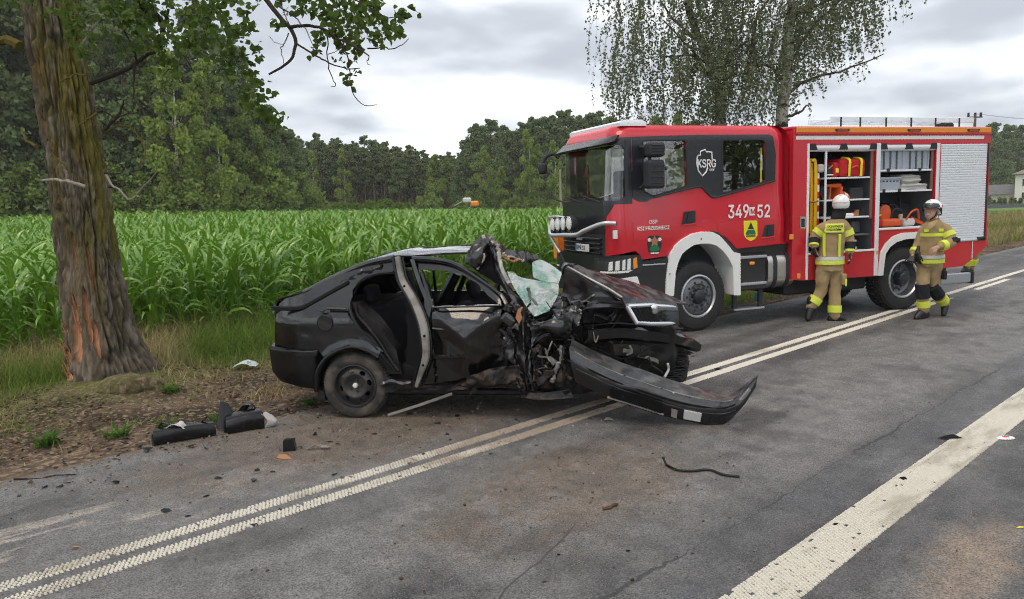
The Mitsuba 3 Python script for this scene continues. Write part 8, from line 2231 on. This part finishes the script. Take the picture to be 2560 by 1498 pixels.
for i, (u, v, s_, nm, lab, m_) in enumerate(((285, 1190, .035, 'rubber_scrap', 'black scrap on the asphalt right of the twig', 'mat_black_mesh'), (2335, 1080, .07, 'rubber_scrap', 'flat black rag on the edge line', 'mat_black_mesh'), (2222, 1180, .035, 'rubber_scrap', 'black crumb on the edge line below the rag', 'mat_black_mesh'), (2055, 1293, .022, 'rubber_scrap', 'small black crumb on the edge line, nearest one', 'mat_black_mesh'), (1545, 1358, .014, 'rubber_scrap', 'black pebble on the bare lane near the crack', 'mat_black_mesh'), (690, 1256, .016, 'rubber_scrap', 'black crumb between the two white centre lines', 'mat_black_mesh'), (1765, 911, .05, 'rubber_scrap', 'black scrap on the far centre line behind the bumper', 'mat_black_mesh'), (1500, 1035, .06, 'glass_shard', 'pale shard on the road under the bumper', 'mat_grey_seal'), (185, 1352, .03, 'dry_leaf', 'yellowish dead leaf on the near lane at the left', 'mat_foam'), (1410, 1050, .012, 'glass_shard', 'pale crumb left of the bumper on the earth', 'mat_white_plastic'), (1175, 1008, .02, 'glass_shard', 'white crumb on the earth under the car', 'mat_white_plastic'))):
    gx_, gy_ = [float(q) for q in [0, 0]]
    D_ = {0: [(-3.028, 5.609)], 1: [(3.477, 6.011)], 2: [(2.679, 5.166)], 3: [(1.908, 4.456)], 4: [(0.614, 4.195)], 5: [(-1.603, 4.979)], 6: [(2.347, 8.754)], 7: [(0.853, 6.846)], 8: [(-2.700, 4.472)], 9: [(0.506, 6.693)], 10: [(-0.374, 7.375)]}[i][0]
    q_ = np.random.default_rng(60 + i); pts_ = q_.normal(0, .5, (14, 3)) * np.array([s_, s_ * .7, s_ * .28]); pts_[:, 2] -= pts_[:, 2].min()
    solo(nm, hull(pts_), m_, lab, nm.replace('_', ' '), False, M=tr(D_[0], D_[1], .003))
gd = [(3.905, 5.965)][0]
lid = solo('reflector_disc', lathe([(0, .012), (.05, .012), (.062, .006), (.066, .0)], 24), 'mat_white_mark', 'small white disc with a red middle on the asphalt right of the edge line', 'disc', M=tr(gd[0], gd[1], .004) @ rot('x', 90) @ sc(1.1, 1, .55))
scene[lid + '__red_spot'] = mikit.ply(xf(lathe([(0, .0135), (.028, .0135), (.030, .011)], 16), tr(gd[0], gd[1], .004) @ rot('x', 90) @ sc(1.1, 1, .55)), 'mat_red_bag', smooth=35)
gy2 = [(2.951, 4.333)][0]
solo('dry_leaf', hull([(-.03, 0, 0), (.03, .01, 0), (0, .012, .004), (.01, -.006, .003)]), 'mat_yellow_strap', 'tiny yellow leaf on the asphalt at the right border of the picture', 'leaf', M=tr(gy2[0], gy2[1], .003))
gp = [(-3.349, 9.400, 0.081)][0]
solo('plastic_sheet', sheet([[(-.15, 0, 0), (-.05, .0, .03), (.1, .0, .02), (.15, 0, 0)], [(-.14, .14, .01), (-.05, .16, .04), (.08, .15, .03), (.15, .12, .01)]], 16, 8, .004, .04, 9, 4), 'mat_shattered', 'crumpled pale glass sheet lying in the grass behind the rear bumper', 'glass', M=tr(gp[0], gp[1], .10))
gbl = [(4.654, 14.418)][0]
solo('blue_scrap', hull([(-.08, 0, 0), (.08, 0, 0), (.07, .05, .12), (-.07, .05, .14), (0, .08, 0)]), 'mat_blue_plastic', 'small blue thing in the grass seen under the fire engine', 'scrap', M=tr(gbl[0], gbl[1], terrain_z(gbl[0], gbl[1]) + .02))


def shards():
    r_ = np.random.default_rng(91); n = 800
    P = road_xy(4.9 + r_.normal(0, 1.1, n), -5.6 + r_.normal(0, .6, n))
    base = (np.array([[-.5, -.3, 0], [.5, -.2, .05], [.1, .5, .2]]), np.array([[0, 1, 2]]))
    struct('glass_crumbs', scatter(base, rand_mats(np.c_[P, np.full(n, .008)], np.minimum(.006 + r_.exponential(.006, n), .03), r_)), 'mat_grey_seal', smooth=False, kind='stuff', label='crumbs of broken glass and metal on the road around the wreck', cat_='broken glass')


shards()


def plastic_bits():
    r_ = np.random.default_rng(93); out = []
    for i in range(260):
        P = road_xy(4.2 + r_.normal(0, 1.5), -5.9 + r_.normal(0, .75)) if i % 3 else road_xy(2.2 + r_.normal(0, 1.2), -7.0 + r_.normal(0, .5))
        s_ = min(.012 + r_.exponential(.014), .06)
        pts = r_.normal(0, .5, (8, 3)) * np.array([s_, s_ * .6, s_ * .25]); pts[:, 2] -= pts[:, 2].min()
        v, f = vf(hull(pts)); out.append((v + np.array([P[0], P[1], .004 + max(0, float(terrain_z(*P)))]), f))
    struct('plastic_debris', cat(out), 'mat_car_plastic', smooth=False, kind='stuff', label='small broken bits of black plastic strewn around the wreck', cat_='debris')


plastic_bits()

# ------------------------------------------------------------------ far things: house, hedge, sprayer, poles, wires
mat('mat_plaster', (.74, .71, .64), .9, spec=.1)
mat('mat_plaster2', (.50, .47, .40), .9, spec=.1)
bumped('mat_roof_tile', proc(lambda p, n, uv: mix((.16, .13, .11), (.26, .20, .16), noise(p.x * 3, p.y * 3, p.z * 9))), .8, lambda p, n, uv: dr.sin(p.z * 40), .02, 1e-2)
mat('mat_window', (.02, .022, .026), .15, two=True, clearcoat=1.0)
HX = lambda u, D: (u - 1280) / 1930 * D
HZ = lambda v, u, D: 2.0 + D * ((548.6 - .033 * u) - v) / 1930
hs = thing('house', 'pale two storey house with a brown hipped roof at the right border', 'house')
D = 145.
x0, x1, zt, zb = HX(2536, D), HX(2536, D) + 10, HZ(437, 2545, D), -2.0
place[hs] = tr(x0, D, 0) @ rot('z', -33) @ tr(-x0, -D, 0)
wv = cbox((x0, D, zb), (x1, D + 8, zt), .05)
add('wall', wv, 'mat_plaster', hs)
add('roof', hull([(x0 - .5, D - .5, zt), (x1 + .5, D - .5, zt), (x0 - .5, D + 8.5, zt), (x1 + .5, D + 8.5, zt), (x0 + 3.5, D + 4, zt + 1.9), (x1 - 3, D + 4, zt + 1.9), (x0 - .5, D - .5, zt + .15), (x1 + .5, D + 8.5, zt + .15)]), 'mat_roof_tile', hs)
for i in range(3):
    for z_ in (zt - 2.1, zt - 4.6):
        wx = x0 + 1.15 + i * 2.6
        k_ = add('window', cbox((wx - .08, D - .06, z_ - .08), (wx + 1.08, D + .05, z_ + 1.38), .02), 'mat_white_plastic', hs)
        scene[k_ + '__pane'] = mikit.ply(xf(cbox((wx, D - .09, z_), (wx + 1.0, D - .05, z_ + 1.3), .01), place[hs]), 'mat_window')
br = thing('low_building', 'low building with a long grey roof left of the pale house', 'building')
D = 150.
x0, x1 = HX(2420, D), HX(2537, D); zt, zr = HZ(486, 2480, D), HZ(462, 2480, D)
place[br] = tr(x1, D, 0) @ rot('z', -33) @ tr(-x1, -D, 0)
x0 = x1 - 11
add('wall', cbox((x0, D, -2.2), (x1, D + 6, zt + .1), .05), 'mat_plaster2', br)
bumped('mat_grey_roof', proc(lambda p, n, uv: mix((.10, .10, .11), (.17, .16, .16), noise(p.x * 3, p.y * 3, p.z * 9))), .8, lambda p, n, uv: dr.sin(p.z * 40), .02, 1e-2)
add('roof', hull([(x0 - .3, D - .4, zt), (x1 + .1, D - .4, zt), (x0 - .3, D + 3, zr), (x1 + .1, D + 3, zr), (x0 - .3, D + 6.4, zt), (x1 + .1, D + 6.4, zt)]), 'mat_grey_roof', br)
add('chimney', cbox((x0 + 5.2, D + 2.6, zr - .4), (x0 + 6.0, D + 3.4, zr + .7), .03), 'mat_plaster2', br)
fn = thing('garden_fence', 'dark low fence in front of the hedge by the pale house', 'fence')
D = 132.
add('fence_wall', cbox((HX(2400, D), D, -2.2), (HX(2640, D), D + .15, HZ(511, 2500, D)), .02), 'mat_interior', fn)
for i in range(12):
    xx = HX(2402 + i * 19, D)
    add('fence_post', cbox((xx - .12, D - .06, -2.2), (xx + .12, D + .2, HZ(509, 2500, D)), .02), 'mat_interior', fn)
hr_ = np.random.default_rng(17)
for i in range(12):
    u = 2408 + i * 13 + hr_.normal(0, 1.5); DD = 134.
    cs_ = np.array([[0, 0, z] for z in np.linspace(.2, .85, 5)]) ; rs_ = np.linspace(.32, .16, 5)
    tv_, tf_ = clump_leaves(cs_ * np.array([1, 1, 1.9]), rs_ * 1.5, 420, .22, hr_)
    k_ = thing('thuja', 'dark conical hedge shrub behind the garden fence', 'shrub', tr(HX(u, DD), DD, -1.75) @ sc(1.3, 1.3, (HZ(494 + hr_.normal(0, 2.5), u, DD) + 1.75) / 1.75), 'conical shrubs of the garden hedge')
    add('foliage', (tv_, tf_), 'mat_pine', k_, smooth=False)
    add('stem', tube([(0, 0, -.1), (0, 0, .6)], .05, 6), 'mat_dark_trunk', k_)


def field_tufts():
    r_ = np.random.default_rng(44); n = 9000
    u = r_.uniform(2405, 2640, n); D = r_.uniform(24, 60, n)
    x = (u - 1280) / 1930 * D
    q = x * QD[0] + D * QD[1]
    k = q < -7.6
    x, D, q = x[k], D[k], q[k]; n = len(x)
    near = sstep(-13, -8, q)
    h = r_.uniform(.15, .55, n); w = np.full(n, .02)
    v, f, m = blades(np.c_[x, D, terrain_z(x, D) - .02], h, w, r_.uniform(.1, .8, n), r_, 2)
    gr = sstep(.45, .6, meshkit.fbm(np.stack([x * .25, D * .25, x * 0], -1), 3, 3))[:, None]
    c = (np.array([.16, .22, .03]) * gr + np.array([.33, .29, .14]) * (1 - gr)) * r_.uniform(.7, 1.3, (n, 1))
    struct('meadow_grass', (v, f), 'mat_grass', smooth=False, kind='stuff', label='tall yellowish meadow grass along the road beyond the engine', cat_='grass', color=np.repeat(c, m, 0))


field_tufts()
D = 112.
sp = thing('field_sprayer', 'small yellow and white farm sprayer far off at the edge of the corn', 'farm machine')
xs, zs_ = HX(1188, D), HZ(515, 1188, D)
add('tank', cushion((xs - .2, D, zs_ - .1), (xs + 1.0, D + 1.2, zs_ + .75), .25), 'mat_orange', sp, smooth=40)
add('cab', cushion((xs - 1.3, D, zs_ + .5), (xs - .1, D + 1.2, zs_ + 1.25), .2), 'mat_white_plastic', sp, smooth=40)
add('boom', tube([(xs - 2.6, D, zs_ + .1), (xs - 1.4, D, zs_ + .7)], .07, 6), 'mat_beige_trim', sp)
add('frame', cat([rod((xs - .8, D + .5, zs_ - 2.2), (xs - .4, D + .5, zs_ + .6), .08), rod((xs + .6, D + .5, zs_ - 2.2), (xs + .4, D + .5, zs_), .08)]), 'mat_dark_trunk', sp)
D = 60.
solo('pole', tube([(HX(1409, D), D, -1.0), (HX(1409, D), D, HZ(424, 1409, D))], [.10, .075], 10), 'mat_twig_pale', 'pale slim pole in the field left of the truck cab', 'pole')
up = thing('power_pole', 'power pole top with insulators rising behind the rear of the engine roof', 'pole')
D = 70.
px_, pz_ = HX(2430, D), HZ(290, 2430, D)
add('pole_shaft', tube([(px_, D, -.5), (px_, D, pz_)], [.16, .11], 10), 'mat_dark_trunk', up)
add('cross_arm', cbox((px_ - .75, D - .06, pz_ - .35), (px_ + .65, D + .06, pz_ - .22), .02), 'mat_dark_trunk', up)
for dx in (-.6, 0, .5):
    add('insulator', cushion((px_ + dx - .09, D - .09, pz_ - .22), (px_ + dx + .09, D + .09, pz_ + .12), .06), 'mat_interior_dark', up)
solo('wire', tube(curve([(px_ + .1, D, pz_), (px_ + 6, D + 2, pz_ - .42), (px_ + 14, D + 4, pz_ - .5)], 16), .018, 5), 'mat_interior', 'thin power line running from the pole top to the right', 'wire')

# trees on the near side of the road, behind the camera: seen only as reflections in glass and paint
for i, (t_, q_, h_, k_) in enumerate(((-12, 20, 11, 'leafy'), (-3, 24, 12, 'pine_full'), (9, 26, 11, 'leafy2'), (17, 22, 13, 'pine_full2'), (27, 26, 12, 'leafy'), (38, 24, 14, 'pine_full'))):
    x, y = road_xy(t_, q_)
    tree(k_, float(x), float(y), h_, 'roadside tree behind the viewer, seen only as a reflection', 'roadside trees behind the viewer')

# ------------------------------------------------------------------ the damp air
scene['haze_air'] = {'type': 'homogeneous', 'albedo': {'type': 'rgb', 'value': [.93, .95, .97]}, 'sigma_t': .0004}
scene['haze'] = {'type': 'cube', 'bsdf': {'type': 'null'}, 'interior': {'type': 'ref', 'id': 'haze_air'}, 'to_world': T().translate([0, 130, 13]).scale([320, 300, 19])}
labels['haze'] = {'kind': 'stuff'}
scene['camera']['medium'] = {'type': 'ref', 'id': 'haze_air'}
